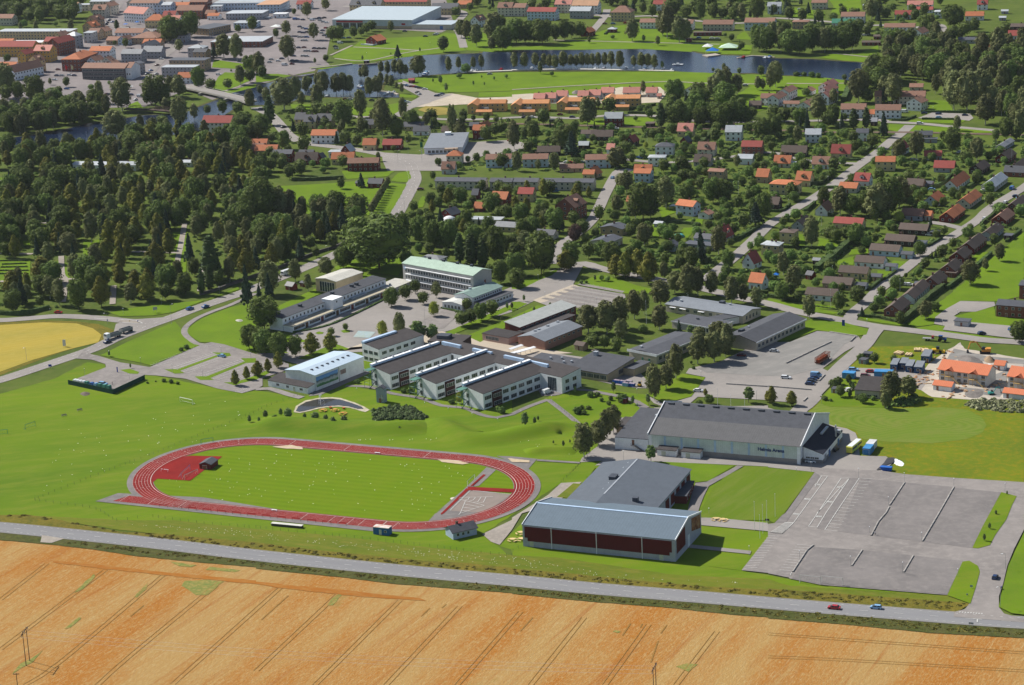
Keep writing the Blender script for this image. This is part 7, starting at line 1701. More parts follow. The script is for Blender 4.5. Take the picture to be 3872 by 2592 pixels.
LANDM = [('near the main road junction', 3,3,2000,700),('in the big car park', 3,2,1300,1500),('by the arena', 2,2,1900,900),('by the sports hall', 2,3,800,200),('beside the running track', 1,2,1200,1300),('in the left car park', 0,2,1900,230),('at the road fork', 0,1,1150,1380),('by the white gym', 1,2,600,300),('around the pond', 1,2,700,640),
   ('by the finger-shaped school', 1,2,1700,500),('in the school courtyard', 1,1,1400,1300),('by the long white school', 1,1,600,1250),('by the copper-roofed school', 1,1,1700,900),('by the red school wings', 2,1,350,1400),('by the bus islands', 2,1,700,1150),('by the beige school', 2,2,600,300),('by the preschool', 2,1,1700,1350),
   ('on the gravel lot', 2,2,2200,200),('beside the gravel lot drive', 3,2,400,350),('by the beige cottage', 3,2,850,500),('on the building site', 3,2,1700,300),('along the brown-roofed terrace street', 3,1,1100,1000),('by the open green field', 3,1,1900,900),('on the lower diagonal street', 2,1,2100,700),('on the upper diagonal street', 3,0,900,1450),
   ('by the nursery school', 2,1,950,550),('by the brick gable block', 2,1,550,300),('by the dark-roofed row houses', 1,1,2000,100),('by the pool dome', 1,1,1750,450),('on the great lawn by the alley', 1,1,700,250),('in the cemetery', 0,1,1200,700),('by the roundabout', 1,0,1400,1500),('by the grocery store', 1,0,1700,1330),
   ('by the timber houses', 1,0,700,1400),('on the meadow south of the water', 1,0,1900,780),('by the yellow apartments', 2,0,500,950),('by the railway crossing', 3,0,1250,1150),('by the white riverside houses', 3,0,300,850),('by the white apartments', 3,0,1100,950),('by the far row of apartments', 2,0,1700,200),('by the tents', 2,0,1900,430),
   ('on the tree-lined pier', 2,0,600,600),('on the northern park lawn', 1,0,1300,400),('by the supermarket', 1,0,1100,220),('on the red mall car park', 1,0,450,500),('by the marina', 1,0,1000,800),('on the lower square', 0,0,900,830),('by the town hall', 0,0,900,600),('on the river island', 0,0,1200,1200),('by the road bridge', 0,0,1900,860),
   ('by the white villa', 0,0,1980,1150),('by the market stalls', 0,0,1150,230),('by the red-roofed town blocks', 0,0,300,450),('by the grey river houses', 0,0,1650,580),('by the sheds below the villa', 0,0,1600,1350),('at the far left woods', 0,0,300,100),('by the far right houses', 3,0,2100,250),('by the green-roofed house', 3,0,700,150),('by the red-roofed far houses', 3,0,1400,80)]
LANDM = [(n, T(c, r, x, y)) for n, c, r, x, y in LANDM]
def place_of(p): return min(LANDM, key=lambda q: (q[1].x-p.x)**2+(q[1].y-p.y)**2)[0]
car(3,3,605,868,159, 'r', 'car', 'red saloon car driving on the main road ahead of the light blue one')
car(3,3,987,866,159, 'l', 'hatch', 'light blue hatchback following the red car on the main road')
car(3,3,2078,590,66, 'n', 'hatch', 'navy car on the side road next to the big car park')
car(0,2,2028,130,140, 'l', 'car', 'light blue saloon car alone in the left car park')
car(0,1,985,1570,47, 'n', 'car', 'dark blue car right behind the truck on the left road')
car(0,1,1738,1265,50, 'b', 'estate', 'blue estate car on the left road, the nearer of two'); car(0,1,1880,1245,50, 'b', 'car', 'blue car on the left road, the one farther uphill')
car(0,1,535,1300,-15, 'r', 'car', 'red car in the tree shade on the road past the cemetery')
car(2,2,322,462,45, 'w', 'van', 'white van parked at the end of the finger-shaped school')
car(2,2,1703,448,-18, 'w', 'car', 'white car at the left edge of the gravel lot')
car(3,2,55,85,-20, 's', 'car', 'silver car at the upper middle of the gravel lot'); car(3,2,165,328,-20, 'w', 'estate', 'white estate car alone in the lower gravel lot')
for k, (x, y, cc) in enumerate(((440,308, 'l'),(430,328, 'n'),(408,345, 'n'),(398,363, 'd'),(383,385, 'n'))): car(3,2, x, y, -22, cc, 'van' if k == 0 else 'car', CARC[cc][0]+' '+('van' if k == 0 else 'car')+' in the tight row of five, '+('farthest', 'second farthest', 'middle', 'second nearest', 'nearest')[k]+' from the camera')
car(3,2,783,255,-15, 'l', 'estate', 'light blue estate car with a trailer by the site cabins'); car(3,2,937,272,-15, 'r', 'car', 'red car by the dark blue site cabins'); car(3,2,892,312,-15, 'm', 'estate', 'dark red pickup-like car between blue containers')
car(3,2,738,440,30, 'w', 'car', 'white car among the round bushes by the beige cottage')
car(3,2,392,1095,-20, 'w', 'estate', 'white estate car in the shadow of the arena gable'); car(3,2,615,990,55, 'd', 'car', 'dark car parked beside the arena lean-to'); car(3,2,562,975,55, 'b', 'car', 'blue car tight against the arena lean-to wall')
car(2,2,2100,125,-15, 'm', 'car', 'dark red car under the birches at the gravel lot')
for q in '''31 1955 1490 20 n hatch;31 2228 1452 40 b hatch;31 1268 785 0 s car;31 1308 785 -20 w van;31 1110 890 -20 k car;31 1477 588 -25 w car;31 1332 680 -25 l estate;31 1980 440 60 w car;31 2172 292 60 w estate;31 2268 235 -10 n car;31 2302 252 -10 l car;31 2232 165 60 b van;31 1250 1042 -20 s car;31 1290 1045 -20 w car;31 1110 1165 -10 r car;31 1497 172 -10 l car;31 1980 182 -10 w car;11 1505 170 0 m car;21 920 65 70 l car;21 390 190 -10 b van;21 262 335 40 n car;21 250 350 40 s car;21 240 365 40 b car;21 230 385 40 m car
10 45 1005 -30 n car;10 250 1170 40 k car;10 390 442 -15 n car;10 440 440 -15 m car;10 535 448 -15 n car;10 580 450 -15 d car;10 622 450 -15 d car;10 727 432 -15 n car;10 735 450 -15 s car;10 455 473 -15 s car;10 482 473 -15 s car;10 530 477 -15 m car;10 552 477 -15 m car;10 430 518 -15 s car;10 345 518 -15 n car;10 372 562 -15 n car;10 335 560 -15 n car;10 203 563 -15 w car;10 237 542 -15 n car;10 262 600 -12 w van;10 330 592 -12 m car;10 465 520 -15 s estate;10 140 550 -15 s car;10 125 575 -15 s car
10 1370 785 -25 w estate;10 1388 792 -25 b car;10 1405 797 -25 s car;10 1425 799 -25 m car;10 1455 801 -25 r car;10 1475 806 -25 n car;10 1500 812 -25 d car;10 1545 822 -15 w car;10 1475 852 60 d car;10 1492 868 60 w car;10 1390 942 -30 w car;10 1655 883 -15 n car;10 1682 875 -15 s car;10 1700 866 -15 n car;10 820 915 -10 m car;10 862 915 -10 s car;10 1550 338 -10 n car;10 1640 322 -10 s car;10 1655 315 -10 w car;10 1362 292 -10 n car;10 2068 1275 -15 w car;10 2328 1292 -15 r car;10 1060 925 -10 k car;10 1360 935 -20 b car;10 2138 683 0 s car;10 1250 62 -10 w car;10 1310 62 -10 m car
10 360 182 -12 b van;10 385 182 -12 b car;10 430 186 -12 n car;10 515 188 -12 w van;10 580 170 -12 n car;10 625 168 -12 d car;10 585 192 -12 s car;10 615 205 -12 s car;10 645 212 -12 w car;10 400 250 -12 n car;10 430 262 -12 s car;10 460 270 -12 b car;10 400 300 -12 n car;10 430 305 -12 n car;10 465 300 -12 d car;10 400 345 -12 s car;10 435 345 -12 s car;10 465 345 -12 b car;10 560 300 -12 s car;10 600 308 -12 s car;10 625 330 -12 n car;10 655 345 -12 s car;10 610 285 -12 n car;10 430 376 -12 s car;10 455 376 -12 s car;10 640 262 -12 r car;10 800 355 -12 b car;10 850 352 -12 n car;10 770 400 -12 w van;10 125 172 -12 w van;10 300 62 -12 d car
20 925 222 -12 b car;20 1040 217 -12 r car;20 850 222 -12 m car;20 115 1080 -12 n car;20 185 1080 -12 w car;20 440 1055 -12 m car;20 552 1078 -12 n car;20 500 1493 -12 w car;20 530 1493 -12 r car;20 635 1493 -12 n car;20 950 1183 -12 w estate;20 2135 787 -12 s car;20 1830 357 -12 w car;20 1880 359 -12 s car;20 1710 353 -12 b car;20 965 1138 -12 l car;20 1170 1450 -30 b car;20 372 1120 -12 d van
30 880 328 -12 w car;30 900 322 -12 w car;30 915 315 -12 s car;30 1430 1043 -12 n car;30 1560 1048 -12 n car;30 1802 1060 -12 n car;30 1562 1082 -12 l car;30 1390 1135 -15 w estate;30 1250 1030 -12 w van;30 1338 1470 -12 s estate;30 1755 1398 30 w car;30 290 92 -12 w car;30 165 978 0 w car
00 520 697 -17 n car;00 567 697 -17 s car;00 635 692 -17 w car;00 680 697 -17 n car;00 532 642 -17 m car;00 610 818 -17 b car;00 490 878 -17 n car;00 980 868 -17 m car;00 1010 870 -17 n car;00 1200 872 -17 n car;00 1240 918 60 w car;00 980 912 -17 s car;00 875 922 -17 n car;00 1280 888 -17 w van;00 1475 545 -17 w car;00 1437 602 50 m car;00 1380 652 50 b car;00 1345 684 50 n car;00 1320 720 50 b car;00 1430 682 50 s car;00 2000 687 -17 w estate;00 2018 897 -30 w car;00 2182 935 -30 w car;00 1420 120 -17 w car;00 1030 207 50 b car;00 992 195 50 n car;00 980 215 50 n car;00 1000 185 50 s car;00 1890 585 0 n car;00 500 735 -17 w car;00 970 230 50 n car;00 1430 290 -17 w van'''.replace('\n', ';').split(';'):
 a = q.split(); car(int(a[0][0]), int(a[0][1]), float(a[1]), float(a[2]), float(a[3]), a[4], a[5])
def wheels(e, xs, w, r=.5, name='wheel'):
 for x in xs:
  for sy in (-1,1):
   mb = MB(); vs = [(x+math.cos(2*math.pi*q/14)*r, sy*w-.15, r+math.sin(2*math.pi*q/14)*r) for q in range(14)]; vs += [(a, b+.3, c) for a, b, c in vs]
   mb.add(vs, [tuple(range(14)), tuple(range(27,13,-1))]+[(i, i+14,(i+1) % 14+14,(i+1) % 14) for i in range(14)]); mb.build(name, TYRE, e)
p = T(0,1,1030,1530); e = empty('tipper_truck', (p.x, p.y, .2), R(228), 'white-cabbed tipper truck with grey body coming down the left road', 'truck')
mb = MB(); mb.prism([(2.2,.6),(4.6,.6),(4.6,2.1),(4.2,3.2),(2.2,3.3)][::1], -1.25,1.25, 'y'); mb.build('cab', paint('w'), e); mb = MB(); mb.prism([(4.30,2.1),(4.66,2.1),(4.3,3.0)], -1.1,1.1, 'y'); mb.build('windscreen', CGL, e)
mb = MB(); mb.box(-5,2.0,-1.25,1.25,.9,1.1); mb.box(-5,2,-1.3,-1.15,1.1,2.6); mb.box(-5,2,1.15,1.3,1.1,2.6); mb.box(-5,-4.85,-1.15,1.15,1.1,2.6); mb.box(1.85,2,-1.15,1.15,1.1,2.9); mb.build('tipper_body', plain('tipper_grey', (.24,.25,.25),.7), e); wheels(e, (3.6,-2.4,-3.8),1.1)
p = T(0,1,1155,1478); e = empty('truck_trailer', (p.x, p.y, .2), R(228), 'grey open trailer towed behind the tipper truck', 'trailer')
mb = MB(); mb.box(-3.4,3.4,-1.25,1.25,.9,1.1); mb.box(-3.4,3.4,-1.3,-1.15,1.1,2.5); mb.box(-3.4,3.4,1.15,1.3,1.1,2.5); mb.box(-3.4,-3.25,-1.15,1.15,1.1,2.5); mb.box(3.25,3.4,-1.15,1.15,1.1,2.5); mb.build('trailer_body', plain('tipper_grey', (.24,.25,.25),.7), e)
MB().bar((3.4,0,.9),(6.2,0,.8),.12).build('drawbar', plain('dark_steel', (.1,.1,.11),.5), e); wheels(e, (2.4,-2.2,-2.9),1.1)
def boxvehicle(name, lab, cat, c, r, x, y, ang, L, W, H, mat, wins, extra=None):
 p = T(c, r, x, y); e = empty(name, (p.x, p.y, .2), R(ang), lab, cat)
 mb = MB(); mb.prism([(-L/2,.45),(L/2-.2,.45),(L/2,.9),(L/2-.1, H-.5),(L/2-.4, H),(-L/2+.2, H),(-L/2, H-.3)], -W/2, W/2, 'y'); mb.build('body', mat, e)
 mb = MB()
 for x0, x1, z0, z1 in wins: mb.box(x0, x1,-W/2-.03, W/2+.03, z0, z1)
 mb.build('window', CGL, e); MB().box(L/2-.35, L/2+.02,-W/2+.15, W/2-.15, H*.52, H*.82).build('windscreen', CGL, e); wheels(e, (L*.3,-L*.28), W/2-.15,.42); return e
boxvehicle('motorhome', 'white motorhome with a brown stripe on the main street', 'motorhome', 1,1,280,950,230,6.8,2.3,2.9, paint('w'),((-2.5,-1.2,1.6,2.2),(.2,1.2,1.6,2.2)))
boxvehicle('caravan', 'white caravan parked in a driveway among hedges', 'caravan', 3,1,892,1082,62,4.6,2.2,2.5, paint('w'),((-1.5,-.3,1.3,2.0),(.6,1.4,1.3,2.0)))
BY = plain('bus_yellow', (.62,.60,.08),.35,0,.05)
e = boxvehicle('bus', 'bright yellow bus with white roof parked behind the arena', 'bus', 3,2,790,985,60,11.5,2.55,3.1, BY, ((-5,-.2,1.6,2.5),(.4,5,1.6,2.5)))
MB().box(-5.3,5.0,-1.1,1.1,3.08,3.2).build('roof_panel', paint('w'), e)
for x, y, mt, lab in ((905,1028, plain('bright_blue', (.06,.24,.50),.6, seam=.4), 'bright blue shipping container beside the yellow bus'),(935,985, plain('container_white', (.62,.63,.64),.6, seam=.4), 'white shipping container behind the blue one by the bus')):
 A = T(3,2, x-42, y); s_ = B(A, A+Vector((math.cos(R(-25)), math.sin(R(-25)),0))*3.2,6,2.7,.1, 'b', 'd', 'f', ov=.02, name='shipping_container', label=lab, cat='container', wmat=mt, rmat=mt); s_.place('f', doormesh(2.4,2.3, 'blue2', (.05,.2,.45)), 'door', 1.55,.1)
p = T(3,2,1092,1172); e = empty('waste_skip', (p.x, p.y, .1), R(-22), 'blue waste skip with slanted end at the edge of the asphalt', 'skip')
mb = MB(); mb.prism([(-1.7,0),(1.7,0),(1.9,1.5),(-2.9,1.5)], -1,1, 'y'); mb.build('bin', plain('skip_blue', (.02,.10,.42),.6), e); mb = MB(); mb.box(-2.6,1.8,-1.05,1.05,1.5,1.6); mb.build('lid', plain('skip_blue2', (.03,.14,.5),.6), e)
def heap(name, c, r, x, y, rx, ry, h, mat, lab, cat, seed=1, n=22):
 rnd = random.Random(seed); p = T(c, r, x, y); v = [(0,0, h)]; f = []; rings = 6
 for j in range(1, rings+1):
  for i in range(n):
   a = 2*math.pi*i/n; k = (j/rings)*(1+.18*math.sin(2*a+seed)+rnd.uniform(-.08,.08)); v.append((rx*k*math.cos(a), ry*k*math.sin(a), h*max(0,1-(j/rings)**1.3)*rnd.uniform(.8,1.1)))
 for i in range(n): f.append((0,1+i, 1+(i+1) % n))
 for j in range(rings-1):
  for i in range(n): a, b_ = 1+j*n+i, 1+j*n+(i+1) % n; f.append((a, a+n, b_+n, b_))
 o = meshobj(name, v, f, mat, None, None, True); o.location = (p.x, p.y, .1); tag(o, lab, cat); return o
heap('snow_heap', 3,2,1190,1100,2.0,4.5,.5, plain('snow_white', (.85,.87,.9),.6,0,.04), 'melting heap of scraped arena ice beside the car park asphalt', 'ice heap', 3)
poly('wet_asphalt', '@32 1090 1065 1150 1058 1160 1100 1080 1130 1040 1170 990 1175 1060 1110', surf('wet_asphalt_m', (.06,.06,.065),(.05,.05,.055), None, .5, rough=.5), PL+.02)
heap('gravel_heap', 3,2,1850,172,6,9,1.6, surf('dark_gravel', (.20,.18,.17),(.14,.13,.12), None, .6), 'long grey gravel heap behind the new orange-roofed house', 'gravel heap', 4)
heap('gravel_heap', 3,2,2025,165,3.0,4.2,2.2, surf('brown_gravel2', (.28,.21,.14),(.22,.16,.11), None, .6), 'brown cone of gravel below the orange excavator', 'gravel heap', 5)
heap('gravel_heap', 3,2,1890,470,5,7,.7, surf('dark_gravel', (.20,.18,.17),(.14,.13,.12), None, .6), 'low grey heap between the two small orange-roofed stores', 'gravel heap', 6)
heap('gravel_heap', 2,0,585,850,3,9,1.8, surf('dark_gravel', (.20,.18,.17),(.14,.13,.12), None, .6), 'dark soil heap behind the pink-roofed new houses', 'soil heap', 7)
rnd = random.Random(77); v, f = [], []
for q in range(150):
 p = T(3,2, *rnd.choice(((1700,460),(1350,380),(1480,330),(2000,260),(1850,420),(2100,350),(1600,130),(1450,300))))+Vector((rnd.uniform(-7,7), rnd.uniform(-9,9),0)); a = rnd.uniform(0,3.1); l_, w_, h_ = rnd.uniform(.4,2.4)/2, rnd.uniform(.15,.6), rnd.uniform(.1,.5)
 d_ = Vector((math.cos(a), math.sin(a),0)); n_ = Vector((-d_.y, d_.x, 0)); k = len(v); v += [tuple(p+d_*sx*l_+n_*sy*w_+Vector((0,0, z_))) for z_ in (.1,.2+h_) for sx, sy in ((-1,-1),(1,-1),(1,1),(-1,1))]; f += [tuple(k+i for i in q_) for q_ in ((4,5,6,7),(0,1,5,4),(1,2,6,5),(2,3,7,6),(3,0,4,7))]
o = meshobj('rubble', v, f, surf('rubble_mix', (.45,.33,.18),(.25,.2,.17),(.5,.15,.06),.4,.7)); o['kind'] = 'stuff'; tag(o, 'loose planks and rubble lying about the building site', 'rubble')
def excavator(c, r, x, y, ang, col, lab, s_=1.0, flip=1):
 p = T(c, r, x, y); e = empty('excavator', (p.x, p.y, .1), R(ang), lab, 'excavator'); e.scale = (s_, s_, s_)
 for sy in (-1,1): MB().prism([(-1.9,0),(1.9,0),(2.2,.45),(1.9,.9),(-1.9,.9),(-2.2,.45)], sy*1.15-.3, sy*1.15+.3, 'y').build('crawler_track', TYRE, e)
 mb = MB(); mb.box(-2.4,1.3,-1.3,1.3,1.0,1.9); mb.box(-2.4,-.6,-1.3,1.3,1.9,2.3); mb.build('upper_body', col, e)
 mb = MB(); mb.prism([(0,1.9),(1.5,1.9),(1.4,2.5),(1.0,3.1),(0,3.1)], .3,1.3, 'y'); mb.build('cab', CGL, e)
 mb = MB(); mb.bar((1.2,-.3,1.6),(3.6,-.3,4.9),.38); mb.bar((3.6,-.3,4.9),(6.0,-.3,4.6),.34); mb.build('boom', col, e)
 mb = MB(); mb.bar((6.0,-.3,4.8),(7.0,-.3,1.6),.3); mb.bar((4.4,-.3,5.3),(6.2,-.3,5.2),.14); mb.build('arm', col, e)
 mb = MB(); mb.prism([(6.5,.4),(7.6,.3),(7.5,1.5),(6.9,1.6)], -.9,.3, 'y'); mb.build('bucket', plain('dark_steel', (.1,.1,.11),.5), e)
excavator(3,2,1985,100,170, plain('machine_orange', (.60,.26,.05),.5), 'orange excavator digging beside the gravel cone', 1.1)
excavator(3,2,2045,478,15, plain('machine_teal', (.05,.33,.30),.5), 'small teal excavator between the new houses', .62)
p = T(3,2,1550,98); e = empty('wheel_loader', (p.x, p.y, .1), R(-10), 'yellow wheel loader behind the dark blue cabin', 'wheel loader'); YM = plain('machine_yellow', (.60,.36,.02),.5)
MB().box(-2.6,.6,-1,1,.9,2.0).build('engine_body', YM, e); MB().box(-.6,.9,-.8,.8,2.0,3.2).build('cab', CGL, e); mb = MB(); mb.bar((.8,-.5,1.6),(2.8,-.5,.6),.25); mb.bar((.8,.5,1.6),(2.8,.5,.6),.25); mb.build('lift_arm', YM, e); MB().prism([(2.6,.2),(3.6,.2),(3.3,1.2),(2.6,1.3)], -1.3,1.3, 'y').build('bucket', YM, e); wheels(e, (-1.7,1.3),1.0,.7)
p = T(3,1,1590,1562); e = empty('tractor', (p.x, p.y, .2), R(-20), 'blue tractor with loader on the road above the building site', 'tractor'); TBm = plain('tractor_blue', (.02,.08,.28),.4)
MB().box(.2,2.2,-.45,.45,.9,1.8).build('bonnet', TBm, e); MB().box(-1.4,.3,-.75,.75,1.2,2.8).build('cab', CGL, e); MB().box(-1.5,.4,-.8,.8,2.8,2.9).build('roof', TBm, e); wheels(e, (-.9,),.85,.85); wheels(e, (1.6,),.75,.5)
p = T(3,1,1470,1550); e = empty('farm_trailer', (p.x, p.y, .2), R(-20), 'flat white-edged trailer behind the blue tractor', 'trailer'); MB().box(-2.8,2.6,-1.1,1.1,.8,1.1).build('flatbed', plain('tipper_grey', (.24,.25,.25),.7), e); wheels(e, (-1,.2),.9,.4); MB().box(1.4,2.4,-.8,.8,1.1,2.2).build('crate', plain('crate_red', (.3,.03,.03),.6), e)
p = T(3,2,500,175); e = empty('lattice_machine', (p.x, p.y, .1), R(58), 'rust-red lattice machine on wheels at the edge of the gravel lot', 'machine'); RU = plain('rust_red', (.30,.07,.03),.8,0,.3)
mb = MB()
for sy in (-1.2,1.2):
 for z_ in (.9,3.2): mb.bar((-6, sy, z_),(6, sy, z_),.22)
 for q in range(8): mb.bar((-6+q*1.5, sy, .9),(-4.5+q*1.5, sy, 3.2),.14); mb.bar((-6+q*1.5, sy, 3.2),(-6+q*1.5, sy, .9),.14)
for q in range(9): mb.bar((-6+q*1.5,-1.2,3.2),(-6+q*1.5,1.2,3.2),.14); mb.bar((-6+q*1.5,-1.2,.9),(-6+q*1.5,1.2,.9),.14)
mb.build('lattice_frame', RU, e); MB().box(-5.5,4,-.9,.9,1.0,2.4).build('hopper', RU, e); wheels(e, (-4.4,-3.2,3.8),1.2,.5)
# ================= street furniture =================
LPM = plain('lamp_steel', (.32,.33,.34),.5); FPM = plain('flagpole_white', (.75,.76,.78),.5)
def hgt(p, c, r, yt):
 lo, hi = .3,60; ty = r*392+yt/4
 for _ in range(30):
  m = (lo+hi)/2
  if px((p.x, p.y, m))[1] > ty: lo = m
  else: hi = m
 return lo
for s in '''02 245 165 45;02 778 308 240;02 1290 208 140;02 1580 282 200;02 1855 322 255;02 2025 95 40;02 2297 165 95;02 1000 132 80;02 1185 340 290;01 1572 1405 1222;01 985 1400 1300;01 1130 1310 1260;01 1480 1225 1170;01 460 1300 1262;01 2010 1130 1060;01 1730 1470 1410;11 670 835 680;11 1360 360 240;11 1450 250 140;11 1700 1530 1490;11 1550 1440 1245;32 395 1192 1095;32 830 1247 1155;32 1247 1292 1195;32 1700 1322 1245;32 2168 1372 1290;33 930 178 120;33 290 432 340;33 757 492 390;33 1232 552 445;33 2172 512 365;33 1405 250 172;33 1737 580 505;32 1103 1490 1415;22 1022 1078 995;22 1145 490 425;22 1730 342 265;22 2237 532 440;22 635 400 330;22 365 520 490;22 1345 600 550;22 85 640 625;12 922 440 420;12 1545 572 550;12 1760 615 600;12 1978 668 648;12 2212 718 698;21 565 1080 1010;21 303 1170 1105;21 775 1215 1160;21 240 1000 950;21 1600 1160 1120;31 905 1410 1355;31 1735 1310 1270;31 1595 1430 1365;31 550 100 50;31 385 180 120;31 190 330 260;31 1980 315 250;23 2170 385 295;22 1802 1568 1518;10 1300 1500 1380;10 1520 1490 1380;10 1395 1430 1290;10 1595 440 390;10 1015 530 485;30 660 1200 1130;30 775 500 450;30 1510 1020 980;20 1985 1000 930;00 2320 490 420;33 2125 860 665;32 490 560 490;32 262 1185 1150'''.replace('\n', ';').split(';'):
 a = s.split(); c_, r_ = int(a[0][0]), int(a[0][1]); p = T(c_, r_, float(a[1]), float(a[2])); h_ = hgt(p, c_, r_, float(a[3]))
 e = empty('street_lamp', (p.x, p.y, 0), trnd.uniform(0,6), None, 'street lamp'); e['label'] = ('tall' if h_ > 5.5 else ('low' if h_ < 2 else 'short'))+' grey street lamp '+place_of(p); e['auto'] = 1
 MB().bar((0,0,0),(0,0, h_),.09,0,.06,6).build('pole', LPM, e)
 mb = MB();
 if h_ > 5.5: mb.bar((0,0, h_-.05),(1.1,0, h_+.15),.06); MB().box(.9,1.7,-.14,.14, h_+.05, h_+.2).build('lamp_head', FPM, e)
 else: dm = MB(); dm.cyl((0,0),.1, h_, h_+.1,10,0,.24); dm.cyl((0,0),.24, h_+.1, h_+.32,10,0,.12); dm.build('lamp_head', FPM, e)
 if mb.v: mb.build('arm', LPM, e)
for s in '''22 1883 612 418;22 2003 622 480;22 2130 632 488;11 1418 782 550;21 1230 1398 1190;21 1525 432 290;21 2072 215 95;31 490 502 385;31 591 968 865;31 575 1248 1080;31 1208 1097 985;31 2105 572 490;31 1000 70 -10;31 148 215 150;30 2230 1482 1365;30 2085 1402 1270;30 1100 952 840;30 2015 405 315;00 798 1312 1205;00 1748 1207 1060;00 706 1570 1440;00 1130 325 260;00 1925 350 275;00 1950 352 280;10 530 1042 900;10 540 410 300;10 325 370 285;20 1238 1352 1215;20 505 1570 1440;20 493 140 20;20 1730 1560 1470'''.replace('\n', ';').split(';'):
 a = s.split(); c_, r_ = int(a[0][0]), int(a[0][1]); p = T(c_, r_, float(a[1]), float(a[2])); h_ = hgt(p, c_, r_, float(a[3]))
 e = empty('flagpole', (p.x, p.y, 0),0, None, 'flagpole'); e['label'] = 'white flagpole '+place_of(p); e['auto'] = 1
 MB().bar((0,0,0),(0,0, h_),.11,0,.06,6).build('pole', FPM, e); MB().cyl((0,0),.16, h_, h_+.25,8,0,.05).build('finial', FPM, e)
for x, yb, yt in ((1726,1214,1148),(1738,1233,1177),(1745,1222,1147),(1773,1184,1133),(1754,1200,1140)):
 p = at(x, yb); lo = 11.5 if yb-yt > 60 else 9.5
 e = empty('flagpole', (p.x, p.y, 0),0, 'white flagpole on the striped lawn right of the wine red hall', 'flagpole', 'flagpoles right of the sports hall'); e['auto'] = 1
 MB().bar((0,0,0),(0,0, lo),.11,0,.06,6).build('pole', FPM, e); MB().cyl((0,0),.16, lo, lo+.25,8,0,.05).build('finial', FPM, e)
def flag(c, r, x, y, h_, mat, lab):
 p = T(c, r, x, y); e = empty('flagpole', (p.x, p.y, 0),.3, lab, 'flagpole'); MB().bar((0,0,0),(0,0, h_),.11,0,.06,6).build('pole', FPM, e)
 v = [(i*.35,.12*math.sin(i), h_-.3-i*.25) for i in range(6)]+[(i*.35,.12*math.sin(i+.5), h_-4-i*.12) for i in range(6)]; meshobj('flag', v, [(i, i+6, i+7, i+1) for i in range(5)], mat, e)
flag(0,0,600,668,7, plain('flag_red', (.6,.02,.03),.7), 'red flag on a pole in front of the brick corner block'); flag(0,0,655,668,7, plain('flag_yellow', (.65,.6,.3),.7), 'pale yellow flag beside the red flag')
WOOD = plain('pole_wood', (.10,.07,.055),.9)
def hframe(a, b_, h_, lab):
 m = (a+b_)/2; d = (b_-a); L = d.length; e = empty('power_pole', (m.x, m.y, 0), math.atan2(d.y, d.x), lab, 'power pole')
 for sx in (-1,1): MB().bar((sx*L/2,0,0),(sx*L/2,0, h_),.2,0,.15,8).build('pole', WOOD, e)
 MB().box(-L/2-1.6, L/2+1.6,-.1,.1, h_-.8, h_-.55).build('crossarm', WOOD, e)
 for x in (-L/2-1.4,0, L/2+1.4): MB().cyl((x, 0),.12, h_-1.6, h_-.8,8).build('insulator', M_GALV, e)
 return e
A1, A2 = T(0,3,240,1390), T(0,3,272,1347); hframe(A1, A2,12.6, 'twin-legged wooden power pole standing in the wheat at the lower left')
B1 = T(2,3,1300,1740); B2 = T(2,3,1322,1697); hframe(B1, B2,12.6, 'twin-legged power pole rising into the bottom edge of the photo')
p = T(0,3,185,1790); e = empty('power_pole', (p.x, p.y, 0),0, 'single wooden power pole at the bottom left corner', 'power pole'); MB().bar((0,0,0),(0,0,12.8),.2,0,.15,8).build('pole', WOOD, e); MB().box(-1,1,-.1,.1,12.4,12.6).build('crossarm', WOOD, e)
ma, mb_2 = (A1+A2)/2,(B1+B2)/2
for k, off in enumerate((-3,0,3)):
 n = (A2-A1).normalized()*off; v, f = [], []
 for i in range(25):
  t_ = i/24; q = ma.lerp(mb_2, t_)+n; z_ = 10.9-4*4.5*t_*(1-t_)*.5; v += [(q.x, q.y, z_),(q.x+.02, q.y+.03, z_+.03)]
 for i in range(24): f.append((2*i, 2*i+2,2*i+3,2*i+1))
 o = meshobj('power_line', v, f, plain('wire', (.4,.4,.42),.5)); tag(o, 'thin power line over the wheat, '+('nearest the camera', 'middle one', 'farthest from the camera')[k], 'power line')
def goal(c, r, x0, y0, x1, y1, mat, lab, h_=2.3, group=None, dep=1.6):
 a, b_ = T(c, r, x0, y0), T(c, r, x1, y1); d = b_-a; e = empty('football_goal', (a.x, a.y, .1), math.atan2(d.y, d.x), lab, 'goal', group); L = d.length
 for x in (0, L): MB().bar((x, 0,0),(x, 0, h_),.12).build('post', mat, e)
 MB().bar((0,0, h_),(L, 0, h_),.14).build('crossbar', mat, e)
 mb = MB();
 for x in (0, L): mb.bar((x, 0, h_),(x, dep, 0),.05); mb.bar((x, 0,.05),(x, dep, .05),.05)
 mb.bar((0, dep, .05),(L, dep, .05),.06); mb.build('net_frame', mat, e)
 mb = MB();
 for q in range(int(L/.6)): mb.bar((q*.6,.05, h_),(q*.6, dep, .05),.015)
 mb.build('net', plain('net_grey', (.4,.45,.4),.9), e)
GG = plain('goal_green', (.10,.36,.25),.6); GW = plain('goal_white', (.75,.76,.78),.5); GB = plain('goal_blue', (.25,.28,.5),.6)
goal(0,2,1648,545,1762,570, GW, 'green and white goal alone on the upper left lawn'); goal(0,2,235,798,325,768, GG, 'green goal on the far left lawn, the right one of two'); goal(0,2,-20,852,72,840, GG, 'green goal cut by the left photo edge')
goal(0,2,1690,1262,1812,1208, GW, 'white goal standing on the red high jump area'); goal(0,2,1660,1242,1740,1168, GB, 'blue goal lying behind the white one on the red area'); goal(0,2,1842,935,1952,918, GG, 'thin green goal behind the upper track bend')
